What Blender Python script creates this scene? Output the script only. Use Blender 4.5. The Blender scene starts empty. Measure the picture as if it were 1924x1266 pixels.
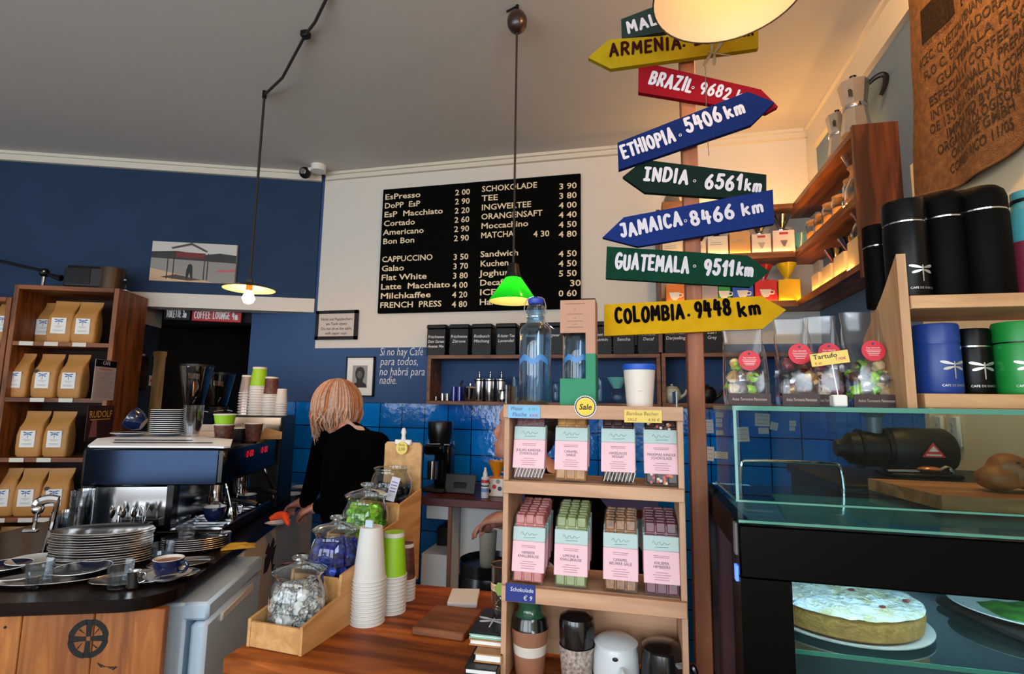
import bpy, bmesh, math, random
from mathutils import Vector, Matrix, noise
PI = math.pi
R = math.radians
scene = bpy.context.scene
COL = scene.collection

# ---------------------------------------------------------------- camera, sky, exposure
F, CX, CY = 985.0, 962.0, 633.0
EYE = Vector((0.0, 0.0, 1.48))
_y = Vector((228, -127, F)).normalized()
_x = Vector((4262, 59, -F)); _x = (_x - _y * _x.dot(_y)).normalized()
_z = Vector((_x.y * _y.z - _x.z * _y.y, _x.z * _y.x - _x.x * _y.z, _x.x * _y.y - _x.y * _y.x))
if _z.y < 0: _z = -_z
# columns of the camera in world axes (right, up, forward)
CR = Vector((_x.x, _y.x, _z.x)); CU = Vector((_x.y, _y.y, _z.y)); CF = Vector((_x.z, _y.z, _z.z))
cam_data = bpy.data.cameras.new('camera'); cam = bpy.data.objects.new('camera', cam_data); COL.objects.link(cam)
cam_data.sensor_width = 36.0; cam_data.sensor_fit = 'HORIZONTAL'; cam_data.lens = F / 1924.0 * 36.0
cam_data.clip_start = 0.02; cam_data.clip_end = 60
cam.matrix_world = Matrix(((CR.x, CU.x, -CF.x, EYE.x), (CR.y, CU.y, -CF.y, EYE.y), (CR.z, CU.z, -CF.z, EYE.z), (0, 0, 0, 1)))
scene.camera = cam
world = bpy.data.worlds.new('world'); scene.world = world; world.use_nodes = True
bg = world.node_tree.nodes['Background']
bg.inputs['Color'].default_value = (0.80, 0.90, 1.0, 1); bg.inputs['Strength'].default_value = 1.0
vs = scene.view_settings
vs.view_transform = 'Standard'; vs.look = 'None'; vs.gamma = 1.0; vs.exposure = -0.15; vs.use_curve_mapping = False
scene.cycles.max_bounces = 10; scene.cycles.transparent_max_bounces = 24
scene.cycles.use_denoising = True
scene.cycles.caustics_reflective = False; scene.cycles.caustics_refractive = False
scene.cycles.sample_clamp_indirect = 4.0

def area_light(name, loc, rot, sx, sy, power, color):
    d = bpy.data.lights.new(name, 'AREA'); d.shape = 'RECTANGLE'; d.size = sx; d.size_y = sy
    d.energy = power; d.color = color
    o = bpy.data.objects.new(name, d); COL.objects.link(o); o.location = loc; o.rotation_euler = rot
    return o
# daylight through the shop windows behind the photographer (wall_front)
area_light('window_daylight', (-1.55, -2.52, 1.55), (R(90), 0, 0), 2.1, 1.9, 88, (0.83, 0.92, 1.0))
area_light('window_daylight', (-3.95, -2.52, 1.55), (R(90), 0, 0), 1.7, 1.9, 46, (0.83, 0.92, 1.0))
area_light('window_daylight', (0.3, -2.52, 1.55), (R(90), 0, 0), 1.0, 1.9, 40, (0.83, 0.92, 1.0))

area_light('window_daylight', (0.98, -1.15, 2.08), (R(90), 0, R(90)), 1.5, 0.8, 40, (0.83, 0.92, 1.0))      # added side window, brightens faces turned to the right

# ---------------------------------------------------------------- pixel -> place
def ray(px, py):
    return CR * (px - CX) - CU * (py - CY) + CF * F
TH = R(20.6)
UX, UY = math.cos(TH), math.sin(TH)
B0 = Vector((-1.43, 1.31, 0))
def uvw(u, v, z):                       # frame of the blue wall and the bar in front of it
    return Vector((B0.x + u * UX - v * UY, B0.y + u * UY + v * UX, z))
def at(px, py, X=None, Y=None, Z=None, u=None, v=None):
    r = ray(px, py)
    if X is not None: t = (X - EYE.x) / r.x
    elif Y is not None: t = (Y - EYE.y) / r.y
    elif Z is not None: t = (Z - EYE.z) / r.z
    elif u is not None: t = (u - ((EYE.x - B0.x) * UX + (EYE.y - B0.y) * UY)) / (r.x * UX + r.y * UY)
    else: t = (v - (-(EYE.x - B0.x) * UY + (EYE.y - B0.y) * UX)) / (-r.x * UY + r.y * UX)
    return EYE + r * t
def to_uv(p):
    q = Vector(p) - B0
    return Vector((q.x * UX + q.y * UY, -q.x * UY + q.y * UX, p[2]))

# ---------------------------------------------------------------- materials
def lin(c):
    out = []
    for v in c[:3]:
        v = v / 255.0
        out.append(v / 12.92 if v <= 0.04045 else ((v + 0.055) / 1.055) ** 2.4)
    return (out[0], out[1], out[2], 1.0)
_mats = {}
def mat(name, col, rough=0.5, metal=0.0, vary=0.0, vscale=12.0, bump=0.0, bscale=60.0, emit=None, estr=1.0, coat=0.0, spec=0.5, col2=None, stretch=None):
    if name in _mats: return _mats[name]
    m = bpy.data.materials.new(name); m.use_nodes = True; _mats[name] = m
    nt = m.node_tree; b = nt.nodes['Principled BSDF']
    b.inputs['Base Color'].default_value = lin(col); b.inputs['Roughness'].default_value = rough
    b.inputs['Metallic'].default_value = metal; b.inputs['Specular IOR Level'].default_value = spec
    if coat: b.inputs['Coat Weight'].default_value = coat; b.inputs['Coat Roughness'].default_value = 0.1
    tc = None
    if vary or bump:
        tc = nt.nodes.new('ShaderNodeTexCoord'); mp = nt.nodes.new('ShaderNodeMapping')
        nt.links.new(tc.outputs['Object'], mp.inputs['Vector'])
        if stretch: mp.inputs['Scale'].default_value = stretch
    if vary:
        n = nt.nodes.new('ShaderNodeTexNoise'); n.inputs['Scale'].default_value = vscale; n.inputs['Detail'].default_value = 4
        rp = nt.nodes.new('ShaderNodeValToRGB')
        c = lin(col); c2 = lin(col2) if col2 else tuple(max(0, v * (1 - vary)) for v in c[:3]) + (1,)
        rp.color_ramp.elements[0].color = c2; rp.color_ramp.elements[1].color = c
        rp.color_ramp.elements[0].position = 0.35; rp.color_ramp.elements[1].position = 0.65
        nt.links.new(mp.outputs['Vector'], n.inputs['Vector']); nt.links.new(n.outputs['Fac'], rp.inputs['Fac'])
        nt.links.new(rp.outputs['Color'], b.inputs['Base Color'])
    if bump:
        n = nt.nodes.new('ShaderNodeTexNoise'); n.inputs['Scale'].default_value = bscale; n.inputs['Detail'].default_value = 3
        bp = nt.nodes.new('ShaderNodeBump'); bp.inputs['Strength'].default_value = bump; bp.inputs['Distance'].default_value = 0.01
        nt.links.new(mp.outputs['Vector'], n.inputs['Vector']); nt.links.new(n.outputs['Fac'], bp.inputs['Height'])
        nt.links.new(bp.outputs['Normal'], b.inputs['Normal'])
    if emit is not None:
        b.inputs['Emission Color'].default_value = lin(emit); b.inputs['Emission Strength'].default_value = estr
    return m
def wood(name, c1, c2, axis='X', scale=9.0, rough=0.45, dist=4.0, plank=0.0):
    if name in _mats: return _mats[name]
    m = bpy.data.materials.new(name); m.use_nodes = True; _mats[name] = m
    nt = m.node_tree; b = nt.nodes['Principled BSDF']; b.inputs['Roughness'].default_value = rough
    tc = nt.nodes.new('ShaderNodeTexCoord'); mp = nt.nodes.new('ShaderNodeMapping')
    s = {'X': (0.12, 1, 1), 'Y': (1, 0.12, 1), 'Z': (1, 1, 0.12)}[axis]
    mp.inputs['Scale'].default_value = s
    nt.links.new(tc.outputs['Object'], mp.inputs['Vector'])
    n = nt.nodes.new('ShaderNodeTexNoise'); n.inputs['Scale'].default_value = scale * 5; n.inputs['Detail'].default_value = 6; n.inputs['Distortion'].default_value = dist * 0.25
    rp = nt.nodes.new('ShaderNodeValToRGB'); rp.color_ramp.elements[0].color = lin(c2); rp.color_ramp.elements[1].color = lin(c1)
    rp.color_ramp.elements[0].position = 0.38; rp.color_ramp.elements[1].position = 0.62
    nt.links.new(mp.outputs['Vector'], n.inputs['Vector']); nt.links.new(n.outputs['Fac'], rp.inputs['Fac'])
    src = rp.outputs['Color']
    if plank:
        br = nt.nodes.new('ShaderNodeTexVoronoi'); br.inputs['Scale'].default_value = 1.0 / plank; br.feature = 'F1'
        mp2 = nt.nodes.new('ShaderNodeMapping'); mp2.inputs['Scale'].default_value = {'X': (0.15, 1, 1), 'Y': (1, 0.15, 1), 'Z': (1, 1, 0.15)}[axis]
        nt.links.new(tc.outputs['Object'], mp2.inputs['Vector']); nt.links.new(mp2.outputs['Vector'], br.inputs['Vector'])
        hs = nt.nodes.new('ShaderNodeHueSaturation')
        mr = nt.nodes.new('ShaderNodeMapRange'); mr.inputs['To Min'].default_value = 0.62; mr.inputs['To Max'].default_value = 1.25
        sp = nt.nodes.new('ShaderNodeSeparateColor'); nt.links.new(br.outputs['Color'], sp.inputs['Color'])
        nt.links.new(sp.outputs['Red'], mr.inputs['Value']); nt.links.new(mr.outputs['Result'], hs.inputs['Value'])
        nt.links.new(src, hs.inputs['Color']); src = hs.outputs['Color']
    nt.links.new(src, b.inputs['Base Color'])
    bp = nt.nodes.new('ShaderNodeBump'); bp.inputs['Strength'].default_value = 0.12; bp.inputs['Distance'].default_value = 0.004
    nt.links.new(n.outputs['Fac'], bp.inputs['Height']); nt.links.new(bp.outputs['Normal'], b.inputs['Normal'])
    return m
def glass(name, tint=(245, 250, 250), strength=0.12, rough=0.02, base=0.02):
    """thin clear glass: transparent, with a mirror share that grows at grazing angles"""
    if name in _mats: return _mats[name]
    m = bpy.data.materials.new(name); m.use_nodes = True; _mats[name] = m
    nt = m.node_tree; nt.nodes.remove(nt.nodes['Principled BSDF']); out = nt.nodes['Material Output']
    tr = nt.nodes.new('ShaderNodeBsdfTransparent'); tr.inputs['Color'].default_value = lin(tint)
    gl = nt.nodes.new('ShaderNodeBsdfGlossy'); gl.inputs['Roughness'].default_value = rough; gl.inputs['Color'].default_value = (0.95, 0.97, 1, 1)
    lw = nt.nodes.new('ShaderNodeLayerWeight'); lw.inputs['Blend'].default_value = 0.35
    ma = nt.nodes.new('ShaderNodeMath'); ma.operation = 'MULTIPLY_ADD'; ma.inputs[1].default_value = strength * 4; ma.inputs[2].default_value = base
    ma.use_clamp = True
    pw = nt.nodes.new('ShaderNodeMath'); pw.operation = 'POWER'; pw.inputs[1].default_value = 2.2
    mx = nt.nodes.new('ShaderNodeMixShader')
    nt.links.new(lw.outputs['Facing'], pw.inputs[0]); nt.links.new(pw.outputs[0], ma.inputs[0]); nt.links.new(ma.outputs[0], mx.inputs['Fac'])
    nt.links.new(tr.outputs[0], mx.inputs[1]); nt.links.new(gl.outputs[0], mx.inputs[2]); nt.links.new(mx.outputs[0], out.inputs['Surface'])
    return m

# ---------------------------------------------------------------- mesh builder
I4 = Matrix.Identity(4)
def T(x, y=None, z=None):
    return Matrix.Translation(Vector(x) if y is None else Vector((x, y, z)))
def RX(a): return Matrix.Rotation(a, 4, 'X')
def RY(a): return Matrix.Rotation(a, 4, 'Y')
def RZ(a): return Matrix.Rotation(a, 4, 'Z')
FRONT = RX(PI / 2)                       # local x -> X, y -> Z, normal -> -Y
_font_cache = {}
def font_mesh(s, bold, shear, space):
    k = (s, bold, shear, space)
    if k not in _font_cache:
        cu = bpy.data.curves.new('lettering', 'FONT'); cu.body = s; cu.size = 1.0; cu.offset = bold; cu.shear = shear
        cu.space_character = space; cu.resolution_u = 2; cu.align_x = 'LEFT'
        o = bpy.data.objects.new('lettering', cu); COL.objects.link(o)
        me = bpy.data.meshes.new_from_object(o.evaluated_get(bpy.context.evaluated_depsgraph_get()))
        vs_ = [v.co.copy() for v in me.vertices]; fs_ = [tuple(p.vertices) for p in me.polygons]
        bpy.data.objects.remove(o); bpy.data.meshes.remove(me); bpy.data.curves.remove(cu)
        w = max([v.x for v in vs_], default=0)
        _font_cache[k] = (vs_, fs_, w)
    return _font_cache[k]

def _arc(cx, cy, rx, ry, a0, a1, n=8):
    return [(cx + rx * math.cos(R(a0 + (a1 - a0) * i / n)), cy + ry * math.sin(R(a0 + (a1 - a0) * i / n))) for i in range(n + 1)]
GL = {   # hand-painted capitals: list of strokes, box 0..w x 0..1
 'A': (.72, [[(0, 0), (.36, 1), (.72, 0)], [(.14, .34), (.58, .34)]]),
 'B': (.62, [[(0, 0), (0, 1)], [(0, 1)] + _arc(.26, .76, .3, .24, 90, -90) + [(0, .52)], [(0, .52)] + _arc(.28, .26, .34, .26, 90, -90) + [(0, 0)]]),
 'C': (.62, [_arc(.36, .5, .36, .5, 50, 310, 14)]),
 'D': (.68, [[(0, 0), (0, 1)], [(0, 1)] + _arc(.2, .5, .48, .5, 90, -90, 12) + [(0, 0)]]),
 'E': (.52, [[(.52, 1), (0, 1), (0, 0), (.52, 0)], [(0, .5), (.42, .5)]]),
 'F': (.5, [[(.5, 1), (0, 1), (0, 0)], [(0, .5), (.4, .5)]]),
 'G': (.68, [_arc(.36, .5, .36, .5, 50, 350, 14) + [(.7, .44), (.4, .44)]]),
 'H': (.62, [[(0, 0), (0, 1)], [(.62, 0), (.62, 1)], [(0, .5), (.62, .5)]]),
 'I': (.1, [[(.05, 0), (.05, 1)]]),
 '|': (.44, [[(.22, 0), (.22, 1)], [(0, 1), (.44, 1)], [(0, 0), (.44, 0)]]),
 'J': (.5, [[(.1, 1), (.46, 1), (.46, .3)] + _arc(.22, .28, .24, .28, 0, -150, 8)]),
 'K': (.6, [[(0, 0), (0, 1)], [(.55, 1), (0, .42)], [(.16, .56), (.6, 0)]]),
 'L': (.48, [[(0, 1), (0, 0), (.48, 0)]]),
 'M': (.8, [[(0, 0), (.06, 1), (.4, .36), (.74, 1), (.8, 0)]]),
 'N': (.64, [[(0, 0), (0, 1), (.64, 0), (.64, 1)]]),
 'O': (.7, [_arc(.35, .5, .35, .5, 90, 450, 18)]),
 'P': (.58, [[(0, 0), (0, 1)], [(0, 1)] + _arc(.28, .74, .3, .26, 90, -90) + [(0, .48)]]),
 'R': (.62, [[(0, 0), (0, 1)], [(0, 1)] + _arc(.28, .74, .3, .26, 90, -90) + [(0, .48)], [(.26, .48), (.62, 0)]]),
 'S': (.56, [_arc(.28, .75, .28, .25, 40, 270, 9) + _arc(.28, .25, .28, .25, 90, -140, 9)]),
 'T': (.64, [[(0, 1), (.64, 1)], [(.32, 1), (.32, 0)]]),
 'U': (.62, [[(0, 1), (0, .34)] + _arc(.31, .32, .31, .32, 180, 360, 10) + [(.62, 1)]]),
 'V': (.66, [[(0, 1), (.33, 0), (.66, 1)]]),
 'W': (.9, [[(0, 1), (.22, 0), (.45, .7), (.68, 0), (.9, 1)]]),
 'X': (.6, [[(0, 0), (.6, 1)], [(0, 1), (.6, 0)]]),
 'Y': (.62, [[(0, 1), (.31, .48), (.62, 1)], [(.31, .48), (.31, 0)]]),
 'Z': (.58, [[(0, 1), (.58, 1), (0, 0), (.58, 0)]]),
 '0': (.6, [_arc(.3, .5, .3, .5, 90, 450, 16)]),
 '1': (.3, [[(0, .68), (.26, 1), (.26, 0)]]),
 '2': (.54, [_arc(.27, .72, .26, .28, 170, -30, 9) + [(0, 0), (.56, 0)]]),
 '3': (.54, [_arc(.24, .75, .26, .25, 140, -90, 9), _arc(.24, .25, .3, .25, 90, -150, 9)]),
 '4': (.58, [[(.1, 1), (0, .42), (.58, .42)], [(.42, .85), (.42, 0)]]),
 '5': (.56, [[(.52, 1), (.1, 1), (.06, .56)] + _arc(.24, .32, .31, .32, 110, -150, 10)]),
 '6': (.56, [[(.44, 1)] + _arc(.28, .28, .28, .5, 110, 180, 5) + _arc(.28, .28, .28, .28, 180, 540, 14)]),
 '7': (.54, [[(0, 1), (.54, 1), (.16, 0)]]),
 '8': (.56, [_arc(.28, .76, .23, .24, -90, 270, 14), _arc(.28, .26, .28, .26, 90, 450, 14)]),
 '9': (.56, [_arc(.28, .72, .26, .28, 0, 360, 14) + [(.52, .4), (.34, 0)]]),
 'k': (.46, [[(0, 0), (0, 1)], [(.42, .62), (0, .28)], [(.14, .38), (.46, 0)]]),
 'm': (.7, [[(0, 0), (0, .6)], [(0, .46)] + _arc(.18, .42, .16, .2, 150, 0, 6) + [(.34, 0)], [(.34, .42)] + _arc(.52, .42, .17, .2, 150, 0, 6) + [(.69, 0)]]),
 '.': (.12, [[(.04, .5), (.08, .5)]]),
 ' ': (.3, []),
}
class MB:
    def __init__(s): s.v = []; s.f = []; s.m = []; s.mats = []; s.flat = []
    def mi(s, m):
        if m not in s.mats: s.mats.append(m)
        return s.mats.index(m)
    def poly(s, vs_, fs_, m, M=I4, flat=False):
        o = len(s.v); k = s.mi(m)
        s.v += [M @ Vector(p) for p in vs_]
        flip = M.determinant() < 0
        for f in fs_:
            f = tuple(o + i for i in f)
            s.f.append(f[::-1] if flip else f); s.m.append(k); s.flat.append(flat)
        return s
    def box(s, c, d, m, M=I4, bev=0.0):
        x, y, z = d[0] / 2, d[1] / 2, d[2] / 2
        b = min(bev, x * .9, y * .9, z * .9)
        MM = M @ T(c[0], c[1], c[2])
        if b <= 0:
            vs_ = [(i * x, j * y, k * z) for i in (-1, 1) for j in (-1, 1) for k in (-1, 1)]
            fs_ = [(0, 1, 3, 2), (4, 6, 7, 5), (0, 4, 5, 1), (2, 3, 7, 6), (0, 2, 6, 4), (1, 5, 7, 3)]
            return s.poly(vs_, fs_, m, MM)
        vs_ = []; idx = {}
        for i in (-1, 1):
            for j in (-1, 1):
                for k in (-1, 1):
                    for a in range(3):
                        p = [i * (x - b), j * (y - b), k * (z - b)]
                        p[a] = (i * x, j * y, k * z)[a]
                        idx[(i, j, k, a)] = len(vs_); vs_.append(p)
        fs_ = []
        for a in range(3):
            o1, o2 = [q for q in range(3) if q != a]
            for sg in (-1, 1):
                q = []
                for (p1, p2) in ((-1, -1), (1, -1), (1, 1), (-1, 1)):
                    t = [0, 0, 0]; t[a] = sg; t[o1] = p1; t[o2] = p2
                    q.append(idx[(t[0], t[1], t[2], a)])
                fs_.append(q)
        for a in range(3):
            o1, o2 = [q for q in range(3) if q != a]
            for p1 in (-1, 1):
                for p2 in (-1, 1):
                    t0 = [0, 0, 0]; t0[o1] = p1; t0[o2] = p2
                    t1 = list(t0); t0[a] = -1; t1[a] = 1
                    fs_.append([idx[(*t0, o1)], idx[(*t1, o1)], idx[(*t1, o2)], idx[(*t0, o2)]])
        for i in (-1, 1):
            for j in (-1, 1):
                for k in (-1, 1):
                    fs_.append([idx[(i, j, k, 0)], idx[(i, j, k, 1)], idx[(i, j, k, 2)]])
        out = []
        for f in fs_:                                # outward winding
            p = [Vector(vs_[q]) for q in f]
            n = (p[1] - p[0]).cross(p[2] - p[0]); cc = sum(p, Vector()) / len(p)
            out.append(tuple(f) if n.dot(cc) > 0 else tuple(f[::-1]))
        return s.poly(vs_, out, m, MM)
    def lathe(s, prof, m, M=I4, seg=24, cap0=True, cap1=True, sx=1.0, sy=1.0):
        vs_ = []; rows = []
        for (r, z) in prof:
            if r < 1e-6: rows.append([len(vs_)]); vs_.append((0, 0, z))
            else:
                rows.append(list(range(len(vs_), len(vs_) + seg)))
                vs_ += [(r * sx * math.cos(2 * PI * i / seg), r * sy * math.sin(2 * PI * i / seg), z) for i in range(seg)]
        fs_ = []
        for a, b in zip(rows, rows[1:]):
            if len(a) == 1 and len(b) == 1: continue
            for i in range(seg):
                j = (i + 1) % seg
                if len(a) == 1: fs_.append((a[0], b[j], b[i]))
                elif len(b) == 1: fs_.append((a[i], a[j], b[0]))
                else: fs_.append((a[i], a[j], b[j], b[i]))
        if cap0 and len(rows[0]) > 1: fs_.append(tuple(rows[0][::-1]))
        if cap1 and len(rows[-1]) > 1: fs_.append(tuple(rows[-1]))
        return s.poly(vs_, fs_, m, M)
    def cyl(s, c, r, h, m, M=I4, seg=20, r2=None):
        return s.lathe([(r, 0), (r if r2 is None else r2, h)], m, M @ T(c[0], c[1], c[2]), seg)
    def ball(s, c, r, m, M=I4, seg=14, rings=8, wob=0.0, seed=0):
        if not hasattr(r, '__len__'): r = (r, r, r)
        vs_ = [(0, 0, -1)]; fs_ = []
        for i in range(1, rings):
            a = -PI / 2 + PI * i / rings
            for j in range(seg): vs_.append((math.cos(a) * math.cos(2 * PI * j / seg), math.cos(a) * math.sin(2 * PI * j / seg), math.sin(a)))
        vs_.append((0, 0, 1))
        if wob:
            vs_ = [Vector(p) * (1 + wob * noise.noise(Vector(p) * 1.7 + Vector((seed * 7.3, seed * 3.1, seed)))) for p in vs_]
        for j in range(seg): fs_.append((0, 1 + (j + 1) % seg, 1 + j))
        for i in range(rings - 2):
            for j in range(seg):
                a = 1 + i * seg + j; b = 1 + i * seg + (j + 1) % seg
                fs_.append((a, b, b + seg, a + seg))
        L = len(vs_) - 1; o = 1 + (rings - 2) * seg
        for j in range(seg): fs_.append((o + j, o + (j + 1) % seg, L))
        return s.poly(vs_, fs_, m, M @ T(c[0], c[1], c[2]) @ Matrix.Diagonal((r[0], r[1], r[2], 1)))
    def tube(s, pts, r, m, M=I4, seg=8, caps=True, closed=False, sm=None):
        pts = [Vector(p) for p in pts]; n = len(pts)
        rs = list(r) if hasattr(r, '__len__') else [r] * n
        if sm is None: sm = 4 if 3 <= n <= 7 and not closed else 0
        if sm:                                # Catmull-Rom through the given points
            P, Q = [], []
            for i in range(n - 1):
                a, b, c, d = pts[max(i - 1, 0)], pts[i], pts[i + 1], pts[min(i + 2, n - 1)]
                L_ = (c - b).length; ta = (c - a); tb = (d - b)
                ta = ta.normalized() * min(L_, ta.length * .5) if ta.length > 1e-9 else ta; tb = tb.normalized() * min(L_, tb.length * .5) if tb.length > 1e-9 else tb
                for k in range(sm):
                    t = k / sm; h1 = 2 * t ** 3 - 3 * t * t + 1; h2 = t ** 3 - 2 * t * t + t; h3 = -2 * t ** 3 + 3 * t * t; h4 = t ** 3 - t * t
                    P.append(b * h1 + ta * h2 + c * h3 + tb * h4); Q.append(rs[i] + (rs[i + 1] - rs[i]) * t)
            P.append(pts[-1]); Q.append(rs[-1]); pts, rs, n = P, Q, len(P)
        tang = []
        for i in range(n):
            if closed: t = pts[(i + 1) % n] - pts[i - 1]
            else: t = pts[min(i + 1, n - 1)] - pts[max(i - 1, 0)]
            tang.append(t.normalized() if t.length > 1e-9 else Vector((0, 0, 1)))
        up = Vector((0, 0, 1)) if abs(tang[0].z) < .9 else Vector((1, 0, 0))
        vs_ = []; nrm = (up - tang[0] * up.dot(tang[0])).normalized()
        for i in range(n):
            nrm = nrm - tang[i] * nrm.dot(tang[i])
            nrm = nrm.normalized() if nrm.length > 1e-6 else tang[i].orthogonal().normalized()
            bi = tang[i].cross(nrm)
            vs_ += [pts[i] + (nrm * math.cos(2 * PI * j / seg) + bi * math.sin(2 * PI * j / seg)) * rs[i] for j in range(seg)]
        fs_ = []
        for i in range(n if closed else n - 1):
            for j in range(seg):
                a = i * seg + j; b = i * seg + (j + 1) % seg; q = ((i + 1) % n) * seg
                fs_.append((a, b, q + (j + 1) % seg, q + j))
        if caps and not closed:
            fs_.append(tuple(range(seg))[::-1]); fs_.append(tuple(range((n - 1) * seg, n * seg)))
        return s.poly(vs_, fs_, m, M)
    def prism(s, poly, z0, z1, m, M=I4):
        n = len(poly)
        ar = sum(poly[i][0] * poly[(i + 1) % n][1] - poly[(i + 1) % n][0] * poly[i][1] for i in range(n))
        if ar < 0: poly = poly[::-1]
        vs_ = [(p[0], p[1], z0) for p in poly] + [(p[0], p[1], z1) for p in poly]
        fs_ = [tuple(range(n))[::-1], tuple(range(n, 2 * n))] + [(i, (i + 1) % n, n + (i + 1) % n, n + i) for i in range(n)]
        return s.poly(vs_, fs_, m, M)
    def text(s, t, size, m, M=I4, align='L', bold=0.0, shear=0.0, space=1.0, width=None, thick=0.0):
        vs_, fs_, w = font_mesh(t, bold, shear, space)
        sx = size if width is None else (width / w if w else size)
        ox = {'L': 0, 'C': -w * sx / 2, 'R': -w * sx}[align]
        return s.poly([(p.x * sx + ox, p.y * size, thick) for p in vs_], fs_, m, M, True)
    def strokes(s, t, size, w, m, M=I4, gap=0.16, width=None, thick=0.0012, jit=0.0, seed=1, serif=False):
        rnd = random.Random(seed); x = 0.0; out = []
        for ch in t:
            gw, st = GL.get(ch, GL['.'])
            dy = rnd.uniform(-jit, jit); sc = 1 + rnd.uniform(-jit, jit); tl = rnd.uniform(-jit, jit)
            for gi, q in enumerate(st): out.append((gi, [(x + px + tl * py, py * sc + dy) for px, py in q]))
            x += gw + gap
        total = x - gap; sx = size if width is None else width / total
        parts = []
        for gi, q in out:                     # break at sharp corners: every piece gets round ends
            cur = [q[0]] if q else []
            for i in range(1, len(q)):
                cur.append(q[i])
                if i < len(q) - 1:
                    d0 = Vector(((q[i][0] - q[i - 1][0]) * sx, (q[i][1] - q[i - 1][1]) * size)); d1 = Vector(((q[i + 1][0] - q[i][0]) * sx, (q[i + 1][1] - q[i][1]) * size))
                    if d0.length > 1e-7 and d1.length > 1e-7 and d0.normalized().dot(d1.normalized()) < .55: parts.append((gi + .37 * len(parts) % 1, cur)); cur = [q[i]]
            if len(cur) > 1: parts.append((gi + .37 * len(parts) % 1, cur))
        for gi, q in parts:
            P = [Vector((px * sx, py * size)) for px, py in q]
            if len(P) > 1: P = [P[0]] + [b_ for a_, b_ in zip(P, P[1:]) if (b_ - a_).length > 1e-7]
            n = len(P); zs_ = [thick + gi * 0.0004 + 0.0003 * i / max(1, n - 1) for i in range(n)]; z = zs_[0]
            if n < 2: continue
            closed = (P[0] - P[-1]).length < 1e-6
            dirs = [(P[i + 1] - P[i]).normalized() for i in range(n - 1)]
            Lp = []; Rp = []
            for i in range(n):
                d0 = dirs[i - 1] if i > 0 else (dirs[-1] if closed else dirs[0]); d1 = dirs[i] if i < n - 1 else (dirs[0] if closed else dirs[-1])
                n0 = Vector((-d0.y, d0.x)); n1 = Vector((-d1.y, d1.x)); mm = n0 + n1
                if mm.length < 0.25: mm = n1; k = 1.0
                else: mm.normalize(); k = min(1.0 / max(mm.dot(n1), 0.3), 1.7)
                Lp.append(P[i] + mm * (w / 2 * k)); Rp.append(P[i] - mm * (w / 2 * k))
            vs_ = []; fs_ = []
            for l_, r_, z in zip(Lp, Rp, zs_): vs_ += [(l_.x, l_.y, z), (r_.x, r_.y, z)]
            for i in range(n - 1): fs_.append((2 * i, 2 * i + 1, 2 * i + 3, 2 * i + 2))
            if not closed:
                for (c, d, ia, ib, z) in ((P[0], -dirs[0], 0, 1, zs_[0]), (P[-1], dirs[-1], 2 * n - 1, 2 * n - 2, zs_[-1])):
                    a0 = math.atan2(d.y, d.x); o = len(vs_)
                    vs_ += [(c.x + w / 2 * math.cos(a0 + PI / 2 * (-1 + 2 * j / 6)), c.y + w / 2 * math.sin(a0 + PI / 2 * (-1 + 2 * j / 6)), z) for j in range(1, 6)]
                    # ia is the vertex at a0-90 deg, ib at a0+90 deg
                    fs_.append((ia, *range(o, o + 5), ib))
            s.poly(vs_, fs_, m, M, True)
        return s
    def mesh(s, name):
        me = bpy.data.meshes.new(name); me.from_pydata([tuple(p) for p in s.v], [], s.f)
        for m in s.mats: me.materials.append(m)
        me.polygons.foreach_set('material_index', s.m)
        me.polygons.foreach_set('use_smooth', [not q for q in s.flat])
        me.update()
        try: me.set_sharp_from_angle(angle=R(38))
        except Exception: pass
        return me
    def build(s, name, parent=None, loc=None, rotz=0.0, label=None):
        o = bpy.data.objects.new(name, s.mesh(name)); COL.objects.link(o)
        if parent is not None: o.parent = parent
        if loc is not None: o.location = loc
        if rotz: o.rotation_euler = (0, 0, rotz)
        if label: o['label'] = label
        return o
def remeshed(mb, name, parent, voxel, smooth=4, label=None):
    me = mb.mesh('tmp'); o = bpy.data.objects.new('tmp', me); COL.objects.link(o)
    m1 = o.modifiers.new('r', 'REMESH'); m1.mode = 'VOXEL'; m1.voxel_size = voxel
    m2 = o.modifiers.new('s', 'SMOOTH'); m2.iterations = smooth; m2.factor = .5
    dg = bpy.context.evaluated_depsgraph_get(); dg.update()
    me2 = bpy.data.meshes.new_from_object(o.evaluated_get(dg)); me2.name = name
    me2.materials.clear()
    for m_ in mb.mats: me2.materials.append(m_)
    for p in me2.polygons: p.use_smooth = True; p.material_index = 0
    bpy.data.objects.remove(o); bpy.data.meshes.remove(me)
    r = bpy.data.objects.new(name, me2); COL.objects.link(r); r.parent = parent
    if label: r['label'] = label
    return r
def tag(o, label, cat, group=None, kind=None):
    o['label'] = label; o['category'] = cat
    if group: o['group'] = group
    if kind: o['kind'] = kind
    return o
def thing(name, label, cat, loc=(0, 0, 0), rotz=0.0, group=None, rot=None):
    o = bpy.data.objects.new(name, None); COL.objects.link(o); o.empty_display_size = .02
    o.location = loc; o.rotation_euler = rot if rot is not None else (0, 0, rotz)
    return tag(o, label, cat, group)
def structure(o):
    o['kind'] = 'structure'; return o
def dup(o, loc=None, rotz=None, label=None, group=None, rot=None, parent=None):
    c = o.copy(); COL.objects.link(c)
    if parent is not None: c.parent = parent
    for ch in o.children: dup(ch, parent=c)
    if loc is not None: c.location = loc
    if rotz is not None: c.rotation_euler = (0, 0, rotz)
    if rot is not None: c.rotation_euler = rot
    if label: c['label'] = label
    if group: c['group'] = group
    return c
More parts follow.
